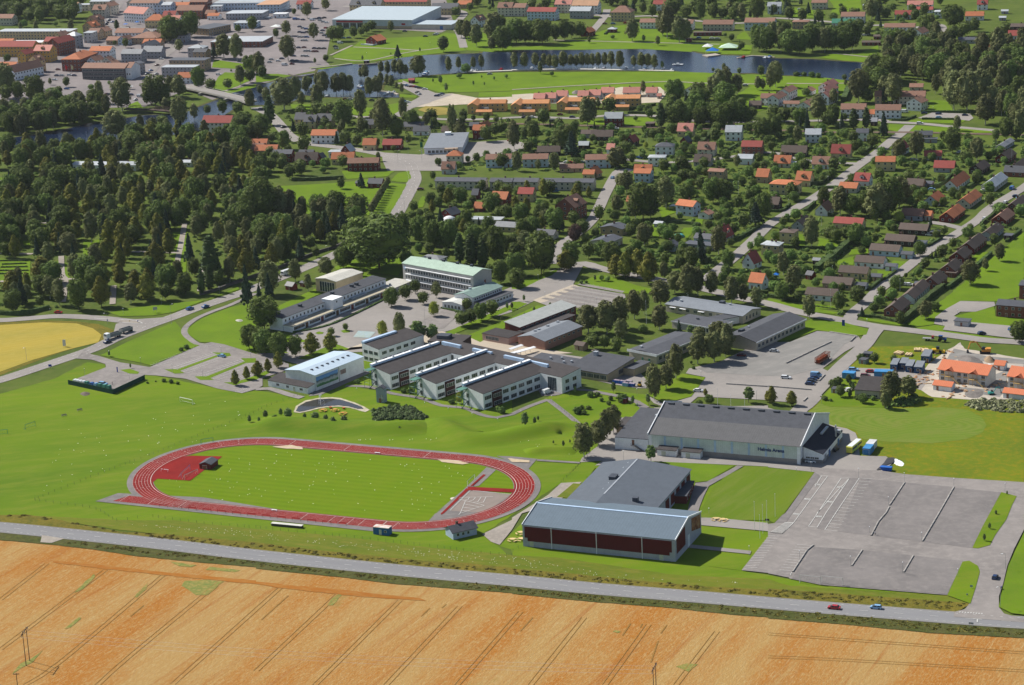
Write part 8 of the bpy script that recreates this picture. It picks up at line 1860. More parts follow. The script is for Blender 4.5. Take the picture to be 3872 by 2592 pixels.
goal(1,2,1936,1318,2002,1258, GW, 'white goal at the right end of the football pitch', dep=-1.4); goal(3,3,290,632,478,652, plain('goal_grey', (.5,.5,.5),.6), 'large grey goal frame at the bottom of the car park, left one', 3.0); goal(3,3,492,640,683,662, plain('goal_grey', (.5,.5,.5),.6), 'large grey goal frame at the bottom of the car park, right one', 3.0)
BAR = plain('barrier_concrete', (.36,.34,.32),.9)
def barrier_line(s, seg_=4.5, h_=.6):
 q = P(s)
 for a, b_ in zip(q, q[1:]):
  d = (b_-a); L = d.length; n = max(1, round(L/seg_)); ang = math.atan2(d.y, d.x)
  for i in range(n):
   k = (round(L/n, 1)); me = _bar.get(k)
   if not me: mb = MB(); mb.prism([(-.3,0),(.3,0),(.2, h_),(-.2, h_)], .05, k-.15, 'x'); me = _bar[k] = mb.mesh('concrete_barrier', BAR)
   p = a+d*(i/n); o = inst(me, 'concrete_barrier', None, (p.x, p.y, .18), ang); tag(o, 'low grey concrete barrier block lined up '+place_of(p), 'barrier', 'concrete barriers '+place_of(p))
_bar = {}
for s in ('@32 1250 1290 1110 1500', '@32 1110 1512 @33 1080 0 1010 80 942 210', '@32 1700 1332 1570 1560 @33 1410 262', '@33 862 342 765 487', '@33 1330 392 1240 545', '@33 418 295 355 345 225 542', '@32 580 0 420 75 165 197', '@32 5 407 400 440', '@32 520 302 465 360', '@32 360 510 325 545', '@22 1960 385 2342 410', '@31 565 1478 820 1518', '@31 800 1520 755 1565'):
 barrier_line(s)
def fence(s, lab, step=3.0, h_=1.3, mat=None, name='wire_fence', maxp=95):
 ln = smooth_line(P(s), step); mat = mat or plain('fence_green', (.06,.09,.06),.7)
 e = empty(name, ln[0], 0, lab, 'fence'); o0 = ln[0]; step_i = max(1, math.ceil(len(ln)/maxp))
 pm = MB(); pm.bar((0,0,0),(0,0, h_),.07); pm = pm.mesh('post', mat)
 for p in ln[::step_i]: inst(pm, 'post', e, (p.x-o0.x, p.y-o0.y, 0))
 mb = MB()
 for a, b_ in zip(ln, ln[1:]):
  for z_ in (h_-.05, h_*.5): mb.bar((a.x-o0.x, a.y-o0.y, z_),(b_.x-o0.x, b_.y-o0.y, z_),.02)
 mb.build('wire', mat, e); return e
fence('@12 380 490 100 590 @02 2320 650 2030 770 1370 1040 1100 1135 830 1240 320 1442', 'long thin wire fence running down the left lawn to its corner')
fence('@02 322 1450 620 1490 880 1530 @03 1070 65 1260 42 1400 32 1800 85 2280 128', 'thin wire fence below the left track bend')
fence('@13 0 132 700 202 1500 292 1900 342 2342 388 @23 10 350 105 290', 'thin wire fence along the lower side of the track')
fence('@22 790 930 650 1090 560 1180 450 1285', 'wire fence between the track lawn and the arena drive'); fence('@22 240 505 330 525 480 640 620 770', 'low fence along the path behind the white van')
gf_ = plain('screen_green', (.012,.06,.045),.7, seam=.4)
e = empty('screen_fence', T(0,2,1035,474),0, 'tall dark green screen fence around the recycling yard', 'fence'); o0 = e.location
for s in ('@02 625 384 1035 474', '@02 1035 474 1327 337'):
 a, b_ = P(s); d = (b_-a).normalized(); n = Vector((-d.y, d.x, 0))*.06
 vs = [(q.x-o0.x, q.y-o0.y, z_) for z_ in (0,2.3) for q in (a-n, b_-n, b_+n, a+n)]
 mb = MB(); mb.add(vs, [(3,2,1,0),(4,5,6,7),(0,1,5,4),(1,2,6,5),(2,3,7,6),(3,0,4,7)]); mb.build('screen_panel', gf_, e)
for k, (x, y, cc) in enumerate(((690,372, 'w'),(712,377, 'w'),(738,382, 'w'),(768,387, 'w'),(800,392, 'g'),(842,400, 'b'),(880,406, 'l'),(915,412, 'g'),(960,420, 'g'),(1000,427, 'g'))):
 p = T(0,2, x, y); e = empty('recycling_bin', (p.x, p.y, .1), R(-40), CARC[cc][0]+' recycling container in the row behind the screen fence, '+('leftmost', 'second', 'third', 'fourth', 'fifth', 'sixth', 'seventh', 'eighth', 'ninth', 'rightmost')[k]+' from left', 'recycling bin', 'recycling containers behind the green screen')
 MB().box(-.9,.9,-.8,.8,0,1.5).build('bin', paint(cc) if cc != 'g' else plain('bin_green', (.08,.26,.20),.5), e); MB().prism([(-.9,1.5),(.9,1.5),(.6,1.9),(-.6,1.9)], -.8,.8, 'y').build('lid', paint(cc) if cc != 'g' else plain('bin_green', (.08,.26,.20),.5), e)
car(0,2,945,385,-30, 'l', 'estate', 'light blue car with an open orange load inside the recycling yard')
def picnic(c, r, x, y, mat, lab, s_=1.0):
 p = T(c, r, x, y); e = empty('picnic_table', (p.x, p.y, .08), x, lab, 'picnic table'); e.scale = (s_, s_, s_)
 mb = MB(); mb.cyl((0,0),.8,.7,.78,12); mb.build('table_top', mat, e); MB().cyl((0,0),.15,0,.7,8).build('leg', mat, e)
 for q in range(4):
  a = q*math.pi/2+.4; o = MB().box(-.7,.7,-.2,.2,.4,.48).build('seat', mat, e); o.location = (math.cos(a)*1.35, math.sin(a)*1.35,0); o.rotation_euler = (0,0, a+math.pi/2)
ORW = plain('orange_wood', (.52,.26,.07),.7); PLW = plain('pale_wood', (.60,.45,.22),.7)
for c_, r_, x, y, mt, lab in ((1,2,613,630, ORW, 'orange picnic table on the pond lawn, leftmost of three'),(1,2,722,628, ORW, 'orange picnic table on the pond lawn, middle and nearest the water'),(1,2,795,658, ORW, 'orange picnic table on the pond lawn, rightmost of three'),(2,3,1868,60, PLW, 'yellow picnic table on the path right of the sports hall, left one'),(2,3,1932,68, PLW, 'yellow picnic table on the path right of the sports hall, right one'),
        (2,3,80,187, PLW, 'yellow picnic table at the left end of the sports hall, farther one'),(2,3,90,245, PLW, 'yellow picnic table touching the left corner of the sports hall'),(2,3,5,250, PLW, 'yellow picnic table on grass away from the sports hall corner'),(2,2,765,80, plain('grey_wood', (.3,.27,.22),.8), 'grey wooden picnic table by the brown storage hut')):
 picnic(c_, r_, x, y, mt, lab, 1.25)
for x, y in ((682,603),(803,608)): p = T(1,2, x, y); mb = MB(); mb.cyl((0,0),.5,0,.7,10,0,.75); o = mb.build('flower_tub', plain('terracotta', (.42,.12,.04),.8)); o.location = (p.x, p.y, .05); tag(o, 'terracotta flower tub beside the pond, '+('left one' if x < 700 else 'right one'), 'flower tub')
for x, y, k in ((730,625, 'right'),(588,675, 'left')):
 p = T(0,2, x, y); e = empty('park_bench', (p.x, p.y, .05),.5, f'weathered grey bench on the open left lawn, the {k} one', 'bench'); gwm = plain('grey_wood', (.3,.27,.22),.8)
 MB().box(-1.2,1.2,-.25,.25,.4,.48).build('seat', gwm, e); MB().box(-1.2,1.2,.25,.32,.55,.95).build('backrest', gwm, e)
 for sx in (-1,1): MB().box(sx*1-.06, sx*1+.06,-.2,.2,0,.4).build('leg', gwm, e)
heap('stone_pile', 0,2,780,470,2.2,3.2,.7, plain('pile_stone', (.16,.13,.11),.9,0,.3), 'pile of dark stones below the recycling yard', 'stone pile', 9)
heap('stone_pile', 0,1,2190,1370,2.5,2.5,.7, plain('white_stone', (.6,.58,.5),.9,0,.3), 'pale boulders among shrubs left of the long school', 'stone pile', 10)
def sign(c, r, x, y, w_, h_, z0, mat, ang, lab, legs=2):
 p = T(c, r, x, y); e = empty('road_sign', (p.x, p.y, .05), R(ang), lab, 'sign'); MB().box(-w_/2, w_/2,-.05,.05, z0, z0+h_).build('sign_panel', mat, e)
 MB().box(-w_/2+.08, w_/2-.08,-.06,-.052, z0+.08, z0+.12).build('sign_border', FPM, e)
 for q in ((-.35,.35) if legs == 2 else (0,)): MB().bar((q*w_, .08,0),(q*w_, .08, z0+h_*.5),.08).build('post', LPM, e)
SB = plain('sign_blue', (.01,.06,.35),.5); SWh = plain('sign_white', (.65,.67,.7),.5)
sign(0,2,460,237,1.6,1.1,.9, SB, -10, 'blue direction sign beside the left road'); sign(0,2,590,40,1.5,3.2,.5, SWh, 10, 'pale blue and white town sign at the barley field edge'); sign(0,1,1422,1298,2.2,1.6,1.6, M_GALV, 20, 'back of a grey road sign on the green triangle'); sign(0,2,1075,275,.5,2.6,.2, SB, 20, 'narrow blue and white pillar sign in the recycling yard', 1)
sign(0,1,1262,1390,.5,.6,.8, SB, 200, 'small blue traffic sign on the right end of the island', 1); sign(0,1,985,1390,.6,.6,1.2, SB, 20, 'blue triangular-backed traffic sign at the fork', 1); sign(3,3,1860,690,.9,.6,.9, plain('sign_greyblue', (.12,.2,.32),.5),-20, 'blue-grey sign on the grass corner, upper one'); sign(3,3,1822,760,.5,.5,.7, plain('sign_greyblue', (.12,.2,.32),.5),-20, 'blue-grey sign on the grass corner, lower one', 1)
sign(3,3,2133,700,.9,.7,.8, SB, 60, 'small blue sign at the right kerb of the side road', 1); sign(3,3,1858,1040,1.6,.7,1.2, M_GALV, -22, 'back of a grey direction sign beyond the junction'); sign(3,1,690,1420,1.4,3.0,.2, SB, -20, 'blue and white information pillar on the lawn above the gravel lot'); sign(2,3,2335,75,1.6,.7,.6, plain('sign_black', (.02,.02,.02),.5),-20, 'dark notice board beside the bus lane')
o = sign(0,1,1185,1378,.6,.5,.1, plain('sign_yellow', (.6,.4,.02),.5),0, 'small yellow marker on the traffic island', 1)
RLM = plain('rail_dark', (.08,.03,.03),.7)
for k in range(13):
 x = -TL/2-12+k*6.6
 if x > TL/2+2: break
 a = trk(x, -TR-8.2); e = empty('spectator_rail', (a.x, a.y, .25), TH, 'dark spectator rail lined up along the home straight', 'rail', 'spectator rails along the home straight')
 for q in (0,3.6): MB().bar((q, 0,0),(q, 0,1.1),.1).build('post', RLM, e)
 MB().bar((0,0,1.0),(3.6,0,1.0),.07).build('rail', RLM, e)
p = T(1,3,140,110); e = empty('covered_bench', (p.x, p.y, .1), TH+.02, 'long low covered dugout bench below the home straight', 'dugout')
MB().box(0,13,0,1.6,0,.9).build('bench_body', plain('dark_wood2', (.07,.06,.05),.9), e); MB().box(-.1,13.1,-.1,1.7,.9,1.05).build('cover', plain('pale_cover', (.55,.54,.5),.8), e)
for q in range(8): MB().bar((q*1.85,1.8,0),(q*1.85,1.8,1.7),.06).build('post', RLM, e)
p = T(0,2,1475,1180); e = empty('hurdle', (p.x, p.y, .3), R(-25), 'red and white steeplechase hurdle on the red high jump area', 'hurdle'); MB().box(0,3.6,-.1,.1,.75,.95).build('bar', GW, e); MB().box(.8,1.4,-.12,.12,.74,.96).build('red_band', plain('flag_red', (.6,.02,.03),.7), e)
for q in (.2,3.4): MB().bar((q, -.4,0),(q, 0,.8),.08).build('leg', GW, e)
for c_, r_, x, y, lab in ((1,2,1112,1022, 'pale bench on the upper edge of the pitch'),(1,3,168,8-30, 'pale bench on the lower edge of the pitch')):
 p = T(c_, r_, x, y); e = empty('bench', (p.x, p.y, .3), TH, lab, 'bench'); MB().box(-1.2,1.2,-.3,.3,.4,.5).build('seat', FPM, e)
 for q in (-1,1): MB().box(q-.06, q+.06,-.2,.2,0,.4).build('leg', FPM, e)
poly('pond_edge', '@12 345 640 365 585 450 535 560 512 690 503 780 512 890 548 990 590 1040 620 1000 640 940 625 860 600 760 590 650 595 570 608 480 632 400 648', surf('pond_stone', (.5,.45,.36),(.3,.28,.2), None, .4), Z3, jag=.4)
poly('pond', '@12 365 632 385 590 460 548 560 524 690 518 770 526 880 560 965 592 985 612 930 612 850 590 760 580 650 585 570 598 480 622 400 640', plain('pond_water', (.035,.03,.025),.08,0,.1,.5), Z4, jag=.3)
p = T(1,2,592,572); rnd = random.Random(4); v, f = [], []
for q in range(700):
 t_ = rnd.random(); a = rnd.uniform(0,6.28)
 if rnd.random() < .55: z_ = 5.2*t_; r_ = .10+.12*(z_/5.2)
 else: z_ = 5.0*(1-t_*t_)+.1; r_ = .25+t_*1.3
 c_ = Vector((p.x+r_*math.cos(a)+(.5*t_ if r_ > .3 else 0), p.y+r_*math.sin(a), z_)); d1 = Vector((rnd.gauss(0,1), rnd.gauss(0,1), rnd.gauss(0,1))).normalized()*.07; d2 = d1.orthogonal().normalized()*.07
 k = len(v); v += [tuple(c_-d1), tuple(c_+d2), tuple(c_+d1), tuple(c_-d2)]; f.append((k, k+1, k+2, k+3))
o = meshobj('fountain_spray', v, f, plain('spray_white', (.8,.82,.85),.5)); o['kind'] = 'stuff'; tag(o, 'white fountain jet falling into the round pond', 'fountain')
def flecks(s, n, seed, lab, r_=.16, c=(.75,.75,.7)):
 rnd = random.Random(seed); ps = P(s); xs = [q.x for q in ps]; ys = [q.y for q in ps]; v, f = [], []; pp = [(q.x, q.y) for q in ps]
 while len(f) < n:
  x, y = rnd.uniform(min(xs), max(xs)), rnd.uniform(min(ys), max(ys)); ins = False
  for k in range(len(pp)):
   a, b_ = pp[k], pp[(k+1) % len(pp)]
   if (a[1] > y) != (b_[1] > y) and x < a[0]+(y-a[1])/(b_[1]-a[1])*(b_[0]-a[0]): ins = not ins
  if not ins: continue
  s_ = r_*rnd.uniform(.5,1.3); k = len(v); v += [(x-s_, y, .42),(x, y-s_, .42),(x+s_, y, .44),(x, y+s_, .5)]; f.append((k, k+1, k+2, k+3))
 o = meshobj('wildflowers', v, f, plain('fleck_white', c, .8)); o['kind'] = 'stuff'; tag(o, lab, 'wildflowers')
flecks('@03 1150 100 2342 150 @13 700 250 1500 320 2342 400 @23 900 560 1900 620 2200 650 900 590 0 480 @13 1500 400 700 300 0 230', 260,1, 'white wildflowers scattered on the bank above the main road')
flecks('@02 300 1400 600 800 2000 500 2342 700 1300 1100', 60,2, 'sparse white clover flecks on the left lawn', .2)
flecks('@12 0 980 1900 1130 1900 1350 1550 1568 @02 2342 1500 1500 1430 1420 1290', 110,3, 'sparse white clover flecks on the football pitch', .2)
flecks('@12 800 900 2342 850 @22 600 1050 0 900', 40,4, 'sparse white clover flecks on the grass bank', .2)
for k, (x, y, cc) in enumerate(((958,372, 'b'),(1018,380, 'b'),(1072,378, 's'),(1045,398, 'l'),(1095,402, 'b'))):
 p = T(2,2, x, y); e = empty('waste_container', (p.x, p.y, .1), R(-35),(CARC[cc][0])+' open waste container below the beige school, '+('leftmost', 'second', 'farthest right at the back', 'lowest', 'rightmost')[k], 'waste container'); MB().prism([(-1.5,0),(1.3,0),(1.6,1.4),(-1.8,1.4)], -.9,.9, 'y').build('bin', paint(cc) if cc != 'b' else plain('skip_blue', (.02,.10,.42),.6), e); MB().box(-1.6,1.5,-.8,.8,1.4,1.55).build('load', plain('load_mix', (.3,.25,.3),.9,0,.3), e)
p = T(2,2,1168,405); e = empty('mini_digger', (p.x, p.y, .1),1, 'small yellow and black digger beside the waste containers', 'digger'); MB().box(-.9,.9,-.7,.7,0,.6).build('crawler_track', TYRE, e); MB().box(-.9,.7,-.7,.7,.6,1.3).build('upper_body', YM, e); MB().box(-.4,.5,-.5,.5,1.3,2.3).build('cab', CGL, e); MB().bar((.8,0,1),(2.2,0,2.2),.15).build('boom', YM, e)
for k, (x, y, n) in enumerate(((1200,105,5),(1285,120,4),(1375,75,5),(1440,80,5))):
 p = T(3,2, x, y); e = empty('timber_stack', (p.x, p.y, .05), R(50+k*15), 'stack of pale timber on the site grass, '+('leftmost', 'second from left', 'third from left', 'rightmost')[k], 'timber stack')
 for q in range(n): MB().box(-1.9,1.9,-1.6+q*.75,-1.0+q*.75,.1,.9+.15*(q % 2)).build('timber', plain('pale_plank', (.62,.47,.28),.8,0,.15), e)
for k, (x0, y0, x1, y1) in enumerate(((-20,62,95,22),(-10,100,205,42),(40,90,210,40),(-20,182,105,138))):
 a, b_ = T(2,2, x0, y0,2.2), T(2,2, x1, y1,2.2); d = b_-a; e = empty('bicycle_shelter', (a.x, a.y, 0), math.atan2(d.y, d.x), 'narrow white-roofed bicycle shelter on the paved school yard, '+('farthest', 'second', 'third', 'nearest')[k]+' from the camera', 'shelter')
 L = d.length; MB().prism([(-.9,2.1),(.9,2.35),(.9,2.5),(-.9,2.25)], 0, L, 'x').build('roof', M_WHITE, e)
 for q in range(int(L/3)+1): MB().bar((q*3,.5,0),(q*3,.5,2.2),.1).build('post', LPM, e)
for k in range(7):     # canopies between the red wings and the white school
 p = T(1,2,2160+k*30,160-k*4)
for k in range(6):
 a, b_ = T(2,1,285+k*66,1166-k*26), T(2,1,720+k*55,1222-k*22); d = b_-a; e = empty('bus_rail', (a.x, a.y, .2), math.atan2(d.y, d.x), 'thin grey railing along a bus island', 'railing', 'railings on the bus islands'); L = d.length
 MB().bar((0,0,1),(L, 0,1),.06).build('rail', LPM, e); pm = _bar.get('post') or MB().bar((0,0,0),(0,0,1),.07).mesh('post', LPM); _bar['post'] = pm
 for q in range(int(L/2.5)+1): inst(pm, 'post', e, (q*2.5,0,0))
JT = plain('jetty_wood', (.42,.38,.33),.9)
def slab(s, w_, z0, z1, mat, name, lab, cat, par=None):
 ln = smooth_line(P(s),8); a, b_ = strip_pts(ln, w_); n = len(ln)
 v = [(p.x, p.y, z0) for p in a]+[(p.x, p.y, z1) for p in a]+[(p.x, p.y, z1) for p in b_]+[(p.x, p.y, z0) for p in b_]; f = []
 for i in range(n-1): f += [(i, n+i, n+i+1, i+1),(n+i, 2*n+i, 2*n+i+1, n+i+1),(2*n+i, 3*n+i, 3*n+i+1,2*n+i+1),(i, i+1,3*n+i+1,3*n+i)]
 f += [(0,3*n, 2*n, n),(n-1,2*n-1,3*n-1,4*n-1)]
 o = meshobj(name, v, f, mat, par)
 if not par: tag(o, lab, cat)
 return o, ln
slab('@10 1930 667 2342 652 @20 0 648 500 640 900 645 1480 656', 2.6,0,.7, plain('pier_white', (.66,.62,.55),.8), 'pier', 'long pale pier with moored boats along the meadow shore', 'pier')
slab('@10 500 635 700 612 880 590', 2,0,.8, JT, 'quay', 'low wooden quay along the town lawn', 'quay'); slab('@10 300 690 430 712 570 678', 1.2,0,1.4, plain('quay_stone', (.25,.22,.2),.9), 'quay_wall', 'dark quay wall below the town square', 'quay'); slab('@10 940 605 1110 590', 1.6,0,1.2, plain('quay_stone', (.25,.22,.2),.9), 'quay_wall', 'short dark quay wall beside the small hut', 'quay')
slab('@20 2060 535 2200 515 2400 530', 2,0,.6, JT, 'jetty', 'dark jetty right of the blue tent', 'jetty'); slab('@10 1140 840 1250 850 1300 870', 1.5,0,.6, JT, 'jetty', 'small jetty in the marina inlet', 'jetty'); slab('@20 1765 520 1885 505', 9,0,.8, JT, 'deck', 'floating deck under the blue tent', 'deck')
o, ln = slab('@00 1690 822 1800 845 2000 888 2200 935 2300 965', 10,2.0,3.2, plain('bridge_concrete', (.40,.38,.35),.9), 'road_bridge', 'grey concrete road bridge into the town centre', 'bridge')
for off in (-4.9,4.9):
 a, _ = strip_pts(ln, .01, off); mb = MB()
 for p, q in zip(a, a[1:]): mb.bar((p.x, p.y, 4.2),(q.x, q.y, 4.2),.12); mb.bar((p.x, p.y, 3.2),(p.x, p.y, 4.2),.1)
 mb.build('railing', LPM, o)
strip('road', ln, 8.4, ASPH_L, 3.22/ZS)
for x, y in ((1850,870),(2080,925)): p = T(0,0, x, y); q = MB().box(-4,4,-1,1,0,2).build('pier', plain('bridge_concrete', (.40,.38,.35),.9), o); q.location = (p.x, p.y, 0); q.rotation_euler = (0,0,1.0)
o, ln = slab('@00 1150 1030 1350 1035 1600 1055', 5,2.2,3.0, plain('rail_bridge_steel', (.10,.07,.06),.8), 'rail_bridge', 'dark steel railway bridge half hidden by river trees', 'bridge')
for off in (-2.4,2.4):
 a, _ = strip_pts(ln, .01, off); mb = MB()
 for p, q in zip(a, a[1:]): mb.bar((p.x, p.y, 5),(q.x, q.y, 5),.2); mb.bar((p.x, p.y, 3),(p.x, p.y, 5),.15); mb.bar((p.x, p.y, 3),(q.x, q.y, 5),.15)
 mb.build('truss', plain('rail_bridge_steel', (.10,.07,.06),.8), o)
def boat_mesh(L, W):
 mb = MB(); n = 7; ring0, ring1 = [], []
 pts = [(-L/2,-W/2),(L*.1,-W/2),(L*.35,-W*.32),(L/2,0),(L*.35, W*.32),(L*.1, W/2),(-L/2, W/2)]
 vs = [(x*.9, y*.75,.0) for x, y in pts]+[(x, y, .8) for x, y in pts]; mb.add(vs, [tuple(range(7))[::-1], tuple(range(7,14))]+[(i, (i+1) % 7,7+(i+1) % 7,7+i) for i in range(7)]); return mb
for k, q in enumerate('''20 182 632 w 6;20 212 643 w 5;20 380 632 s 5;20 590 636 w 6;20 845 627 w 6;20 1040 632 w 7;20 1110 640 w 5;20 1220 636 l 6;20 1290 640 w 6;20 1382 636 w 7;20 1462 650 w 5;20 1515 600 w 9;20 2120 530 r 6;20 2320 535 w 7;10 1975 655 w 6;10 2012 655 s 6;10 2245 643 r 6;10 1560 672 l 8;10 1545 690 b 7;10 968 803 l 6;10 945 797 w 5;10 830 822 w 5;10 770 792 w 7;10 660 882 w 6;10 1182 872 w 6;10 1216 857 w 6;10 1262 852 s 5;10 1245 702 b 5;30 15 530 b 8;20 765 636 w 6'''.replace('\n', ';').split(';')):
 a = q.split(); p = T(int(a[0][0]), int(a[0][1]), float(a[1]), float(a[2])); L = float(a[4]); e = empty('motor_boat', (p.x, p.y, .2), R(60) if a[3] != 'w' or k % 3 else R(75), None, 'boat')
 if k == 11: e.rotation_euler = (0,0, R(160))
 e['label'] = f"{CARC[a[3]][0]} motor boat {'under way leaving the pier' if k == 11 else place_of(p)}"; e['auto'] = 1
 boat_mesh(L, L*.36).build('hull', paint('w' if a[3] != 'r' else 'r'), e); MB().prism([(-L*.15,.8),(L*.2,.8),(L*.1,1.6),(-L*.12,1.6)], -L*.12, L*.12, 'y').build('cabin', paint(a[3]), e)
def person(c, r, x, y, ang, shirt, trousers, lab):
 p = T(c, r, x, y); J = {'pel': (0,0,.95), 'sp': (0,0,1.2), 'ch': (0,0,1.42), 'nk': (0,0,1.52), 'hd': (0,.02,1.68), 'ht': (0,.02,1.78)}
 vs, ed, rad = [], [], []
 def a(q, rr, par=None): vs.append(q); rad.append(rr); (ed.append((par, len(vs)-1)) if par is not None else None); return len(vs)-1
 pe = a((0,0,.95),.15); s1_ = a((0,0,1.2),.13, pe); ch = a((0,0,1.40),.15, s1_); nk = a((0,0,1.52),.06, ch); hd = a((0,.02,1.66),.10, nk); a((0,.02,1.76),.08, hd)
 for sx in (-1,1):
  h_ = a((sx*.1,0,.88),.10, pe); k_ = a((sx*.12,.04*sx, .5),.065, h_); f_ = a((sx*.12,.10*sx-.03,.09),.05, k_); a((sx*.12,.10*sx+.12,.04),.04, f_)
  sh = a((sx*.2,0,1.42),.06, ch); el = a((sx*.27,-.02,1.15),.045, sh); wr = a((sx*.26,.08,.92),.035, el); a((sx*.25,.11,.83),.035, wr)
 me = bpy.data.meshes.new('person'); me.from_pydata(vs, ed, []); o = bpy.data.objects.new('person', me); COL.objects.link(o); md = o.modifiers.new('s', 'SKIN')
 for v_, rr in zip(me.skin_vertices[0].data, rad): v_.radius = (rr, rr)
 me.skin_vertices[0].data[0].use_root = True
 sb_ = o.modifiers.new('u', 'SUBSURF'); sb_.levels = sb_.render_levels = 1
 dg = bpy.context.evaluated_depsgraph_get(); ne = bpy.data.meshes.new_from_object(o.evaluated_get(dg)); o.modifiers.clear(); o.data = ne; ne.materials.clear()
 for m in (plain('skin', (.5,.3,.22),.6), shirt, trousers, plain('hair', (.08,.05,.03),.8)): ne.materials.append(m)
 for pf in ne.polygons:
  z_ = pf.center.z; x_ = abs(pf.center.x); pf.material_index = 3 if z_ > 1.72 or (z_ > 1.62 and pf.center.y < -.02) else (0 if z_ > 1.5 or (x_ > .2 and z_ < 1.2) else (1 if z_ > .93 else 2)); pf.use_smooth = True
 o.location = (p.x, p.y, .2); o.rotation_euler = (0,0, R(ang)); tag(o, lab, 'person')
CL = lambda n, c: plain('cloth_'+n, c, .9)
person(3,3,980,200,30, CL('white', (.7,.7,.7)), CL('dark', (.03,.03,.04)), 'person in a white top walking across the big car park'); person(0,2,1030,392,90, CL('dark', (.03,.03,.04)), CL('navy', (.03,.04,.08)), 'person in dark clothes standing in the recycling yard'); person(2,2,1146,590,200, CL('green', (.3,.5,.35)), CL('navy', (.03,.04,.08)), 'person in a light green top on the path behind the arena')
# ================= keep 300 of a kind, the rest as one mass =================
def size_on_screen(e, h): return h/math.hypot(e.location.x, e.location.y)
MASSN = {'broadleaf_tree': ('distant_woods', 'distant dark broadleaf trees too many to count'), 'birch_tree': ('distant_birch_woods', 'distant grey-green birches too many to count'), 'garden_tree': ('distant_garden_growth', 'small round garden trees between the far houses'), 'lime_tree': ('distant_lime_woods', 'distant lime trees too many to count')}
bykind = {}
for t_ in TREES: bykind.setdefault(TK[t_[1]][0], []).append(t_)
gone = set()
for nm, lst in bykind.items():
 if len(lst) <= 298: continue
 lst.sort(key=lambda q: -size_on_screen(q[0], q[2])); rest = lst[298:]; v, f = [], []; kind = rest[0][1]; rnd = random.Random(9)
 me = proto(kind)[0][0]; big = [tuple(vv.co) for vv in me.vertices]; asp, tr, prof = TK[kind][2], TK[kind][3], TK[kind][4]
 for e, k_, h_, m_ in rest:
  gone.add(e); sx, sz = e.scale.x, e.scale.z; X, Y = e.location.x, e.location.y; Rr = 7*asp*sx; z0 = h_*tr; ch = h_-z0; n, m = 7,6; k0 = len(v); off = rnd.random()*6
  for j in range(m+1):
   t_ = j/m; r = Rr*prof(t_)*.85
   for i in range(n): a = 2*math.pi*i/n+off; kk = 1+rnd.uniform(-.2,.2); v.append((X+r*kk*math.cos(a), Y+r*kk*math.sin(a), z0+ch*(.04+t_*.9)))
  for j in range(m):
   for i in range(n): f.append((k0+j*n+i, k0+j*n+(i+1) % n, k0+(j+1)*n+(i+1) % n, k0+(j+1)*n+i))
  for q in range(210):
   t_ = rnd.random()**.8; r = Rr*prof(t_); a = rnd.uniform(0,6.28); c = Vector((X+r*math.cos(a)*rnd.uniform(.75,1.12), Y+r*math.sin(a)*rnd.uniform(.75,1.12), z0+ch*t_)); outn = Vector((math.cos(a)+rnd.gauss(0,.4), math.sin(a)+rnd.gauss(0,.4),(t_-.45)*2+rnd.gauss(0,.4))).normalized()
   e1 = outn.orthogonal().normalized()*rnd.uniform(.45,.95)*h_/13; e2 = outn.cross(e1); k = len(v); v += [tuple(c-e1), tuple(c-e2*.8), tuple(c+e1), tuple(c+e2*.8)]; f.append((k, k+1, k+2, k+3))
  k = len(v); w_ = h_*.012; v += [(X-w_, Y-w_, 0),(X+w_, Y-w_, 0),(X, Y+w_, 0),(X, Y, z0+ch*.3)]; f += [(k, k+1, k+3),(k+1, k+2, k+3),(k+2, k, k+3)]
 o = meshobj(MASSN[nm][0], v, f, LM[kind]); o['kind'] = 'stuff'; o['label'] = MASSN[nm][1]
for e in gone:
 for ch in list(e.children): bpy.data.objects.remove(ch)
gi = {id(e) for e in gone}
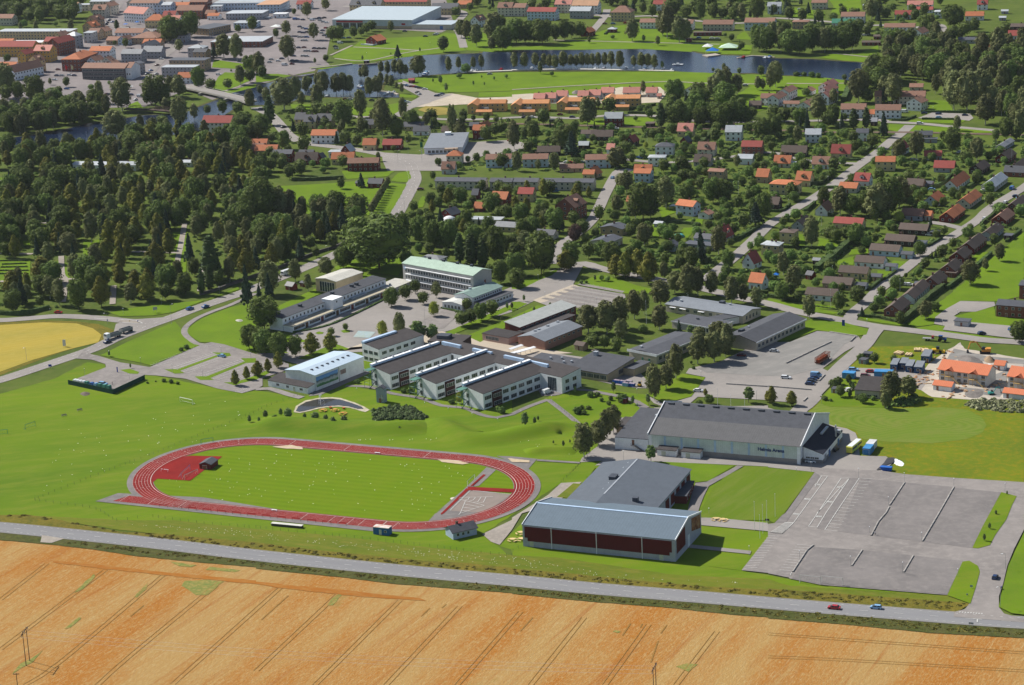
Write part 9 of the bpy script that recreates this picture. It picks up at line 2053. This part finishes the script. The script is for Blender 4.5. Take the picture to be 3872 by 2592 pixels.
TREES = [q for q in TREES if id(q[0]) not in gi]; ALL = [o for o in ALL if id(o) not in gi]
for e in gone: bpy.data.objects.remove(e)
# ================= labels for trees and look-alikes =================
for e, k, h_, mark in TREES:
 lb = TK[k][1]; sz = ('tall ' if h_ > 15 else ('low ' if h_ < 4.5 else '')) if k in 'blcst' else ('tiny ' if h_ < 2.2 and k == 'y' else '')
 if mark: e['label'] = f'{sz}{lb} {mark}'; e['group'] = f'trees {mark}'
 else: e['label'] = f'{sz}{lb} {place_of(e.location)}'; e['auto'] = 1
ORD = ['leftmost', 'second from left', 'third from left', 'fourth from left', 'fifth from left', 'sixth from left', 'seventh from left', 'eighth from left', 'ninth from left']
bl = {}
for o in ALL: bl.setdefault(o.get('label', ''), []).append(o)
for lab, lst in bl.items():
 if len(lst) < 2:
  if 'auto' in lst[0]: del lst[0]['auto']
  continue
 pos = {o.name: (px(o.matrix_world.translation if o.parent else o.location) if o.location.length > 1 else px(o.data.vertices[0].co))[0] for o in lst}
 lst.sort(key=lambda o: pos[o.name])
 cat = lst[0].get('category', 'thing'); auto = 'auto' in lst[0]
 if auto and len(lst) <= 9:
  for i, o in enumerate(lst):
   w_ = ORD[i] if not (i == len(lst)-1) else 'rightmost'
   if len(lst) == 2: w_ = 'left one' if i == 0 else 'right one'
   o['label'] = f'{lab}, {w_}' + (f' of {len(lst)}' if 'most' in w_ and len((lab+" x x x").split()) < 15 else ''); o['group'] = o.get('group') or lab
 else:
  for o in lst: o['group'] = lst[0].get('group') or lab
 for o in lst:
  if 'auto' in o: del o['auto']
# ================= air =================
HZ, t, b = newmat('haze'); t.nodes.remove(b)
pv = t.nodes.new('ShaderNodeVolumePrincipled'); pv.inputs['Density'].default_value = 0.000015; pv.inputs['Color'].default_value = (0.80,0.88,1.0,1); pv.inputs['Anisotropy'].default_value = 0.2
t.links.new(pv.outputs[0], t.nodes['Material Output'].inputs['Volume'])
o = MB().box(-1500,1500,-300,3400,-1,360).build('haze', HZ); o['kind'] = 'stuff'; o['label'] = 'thin blue summer haze over the town'
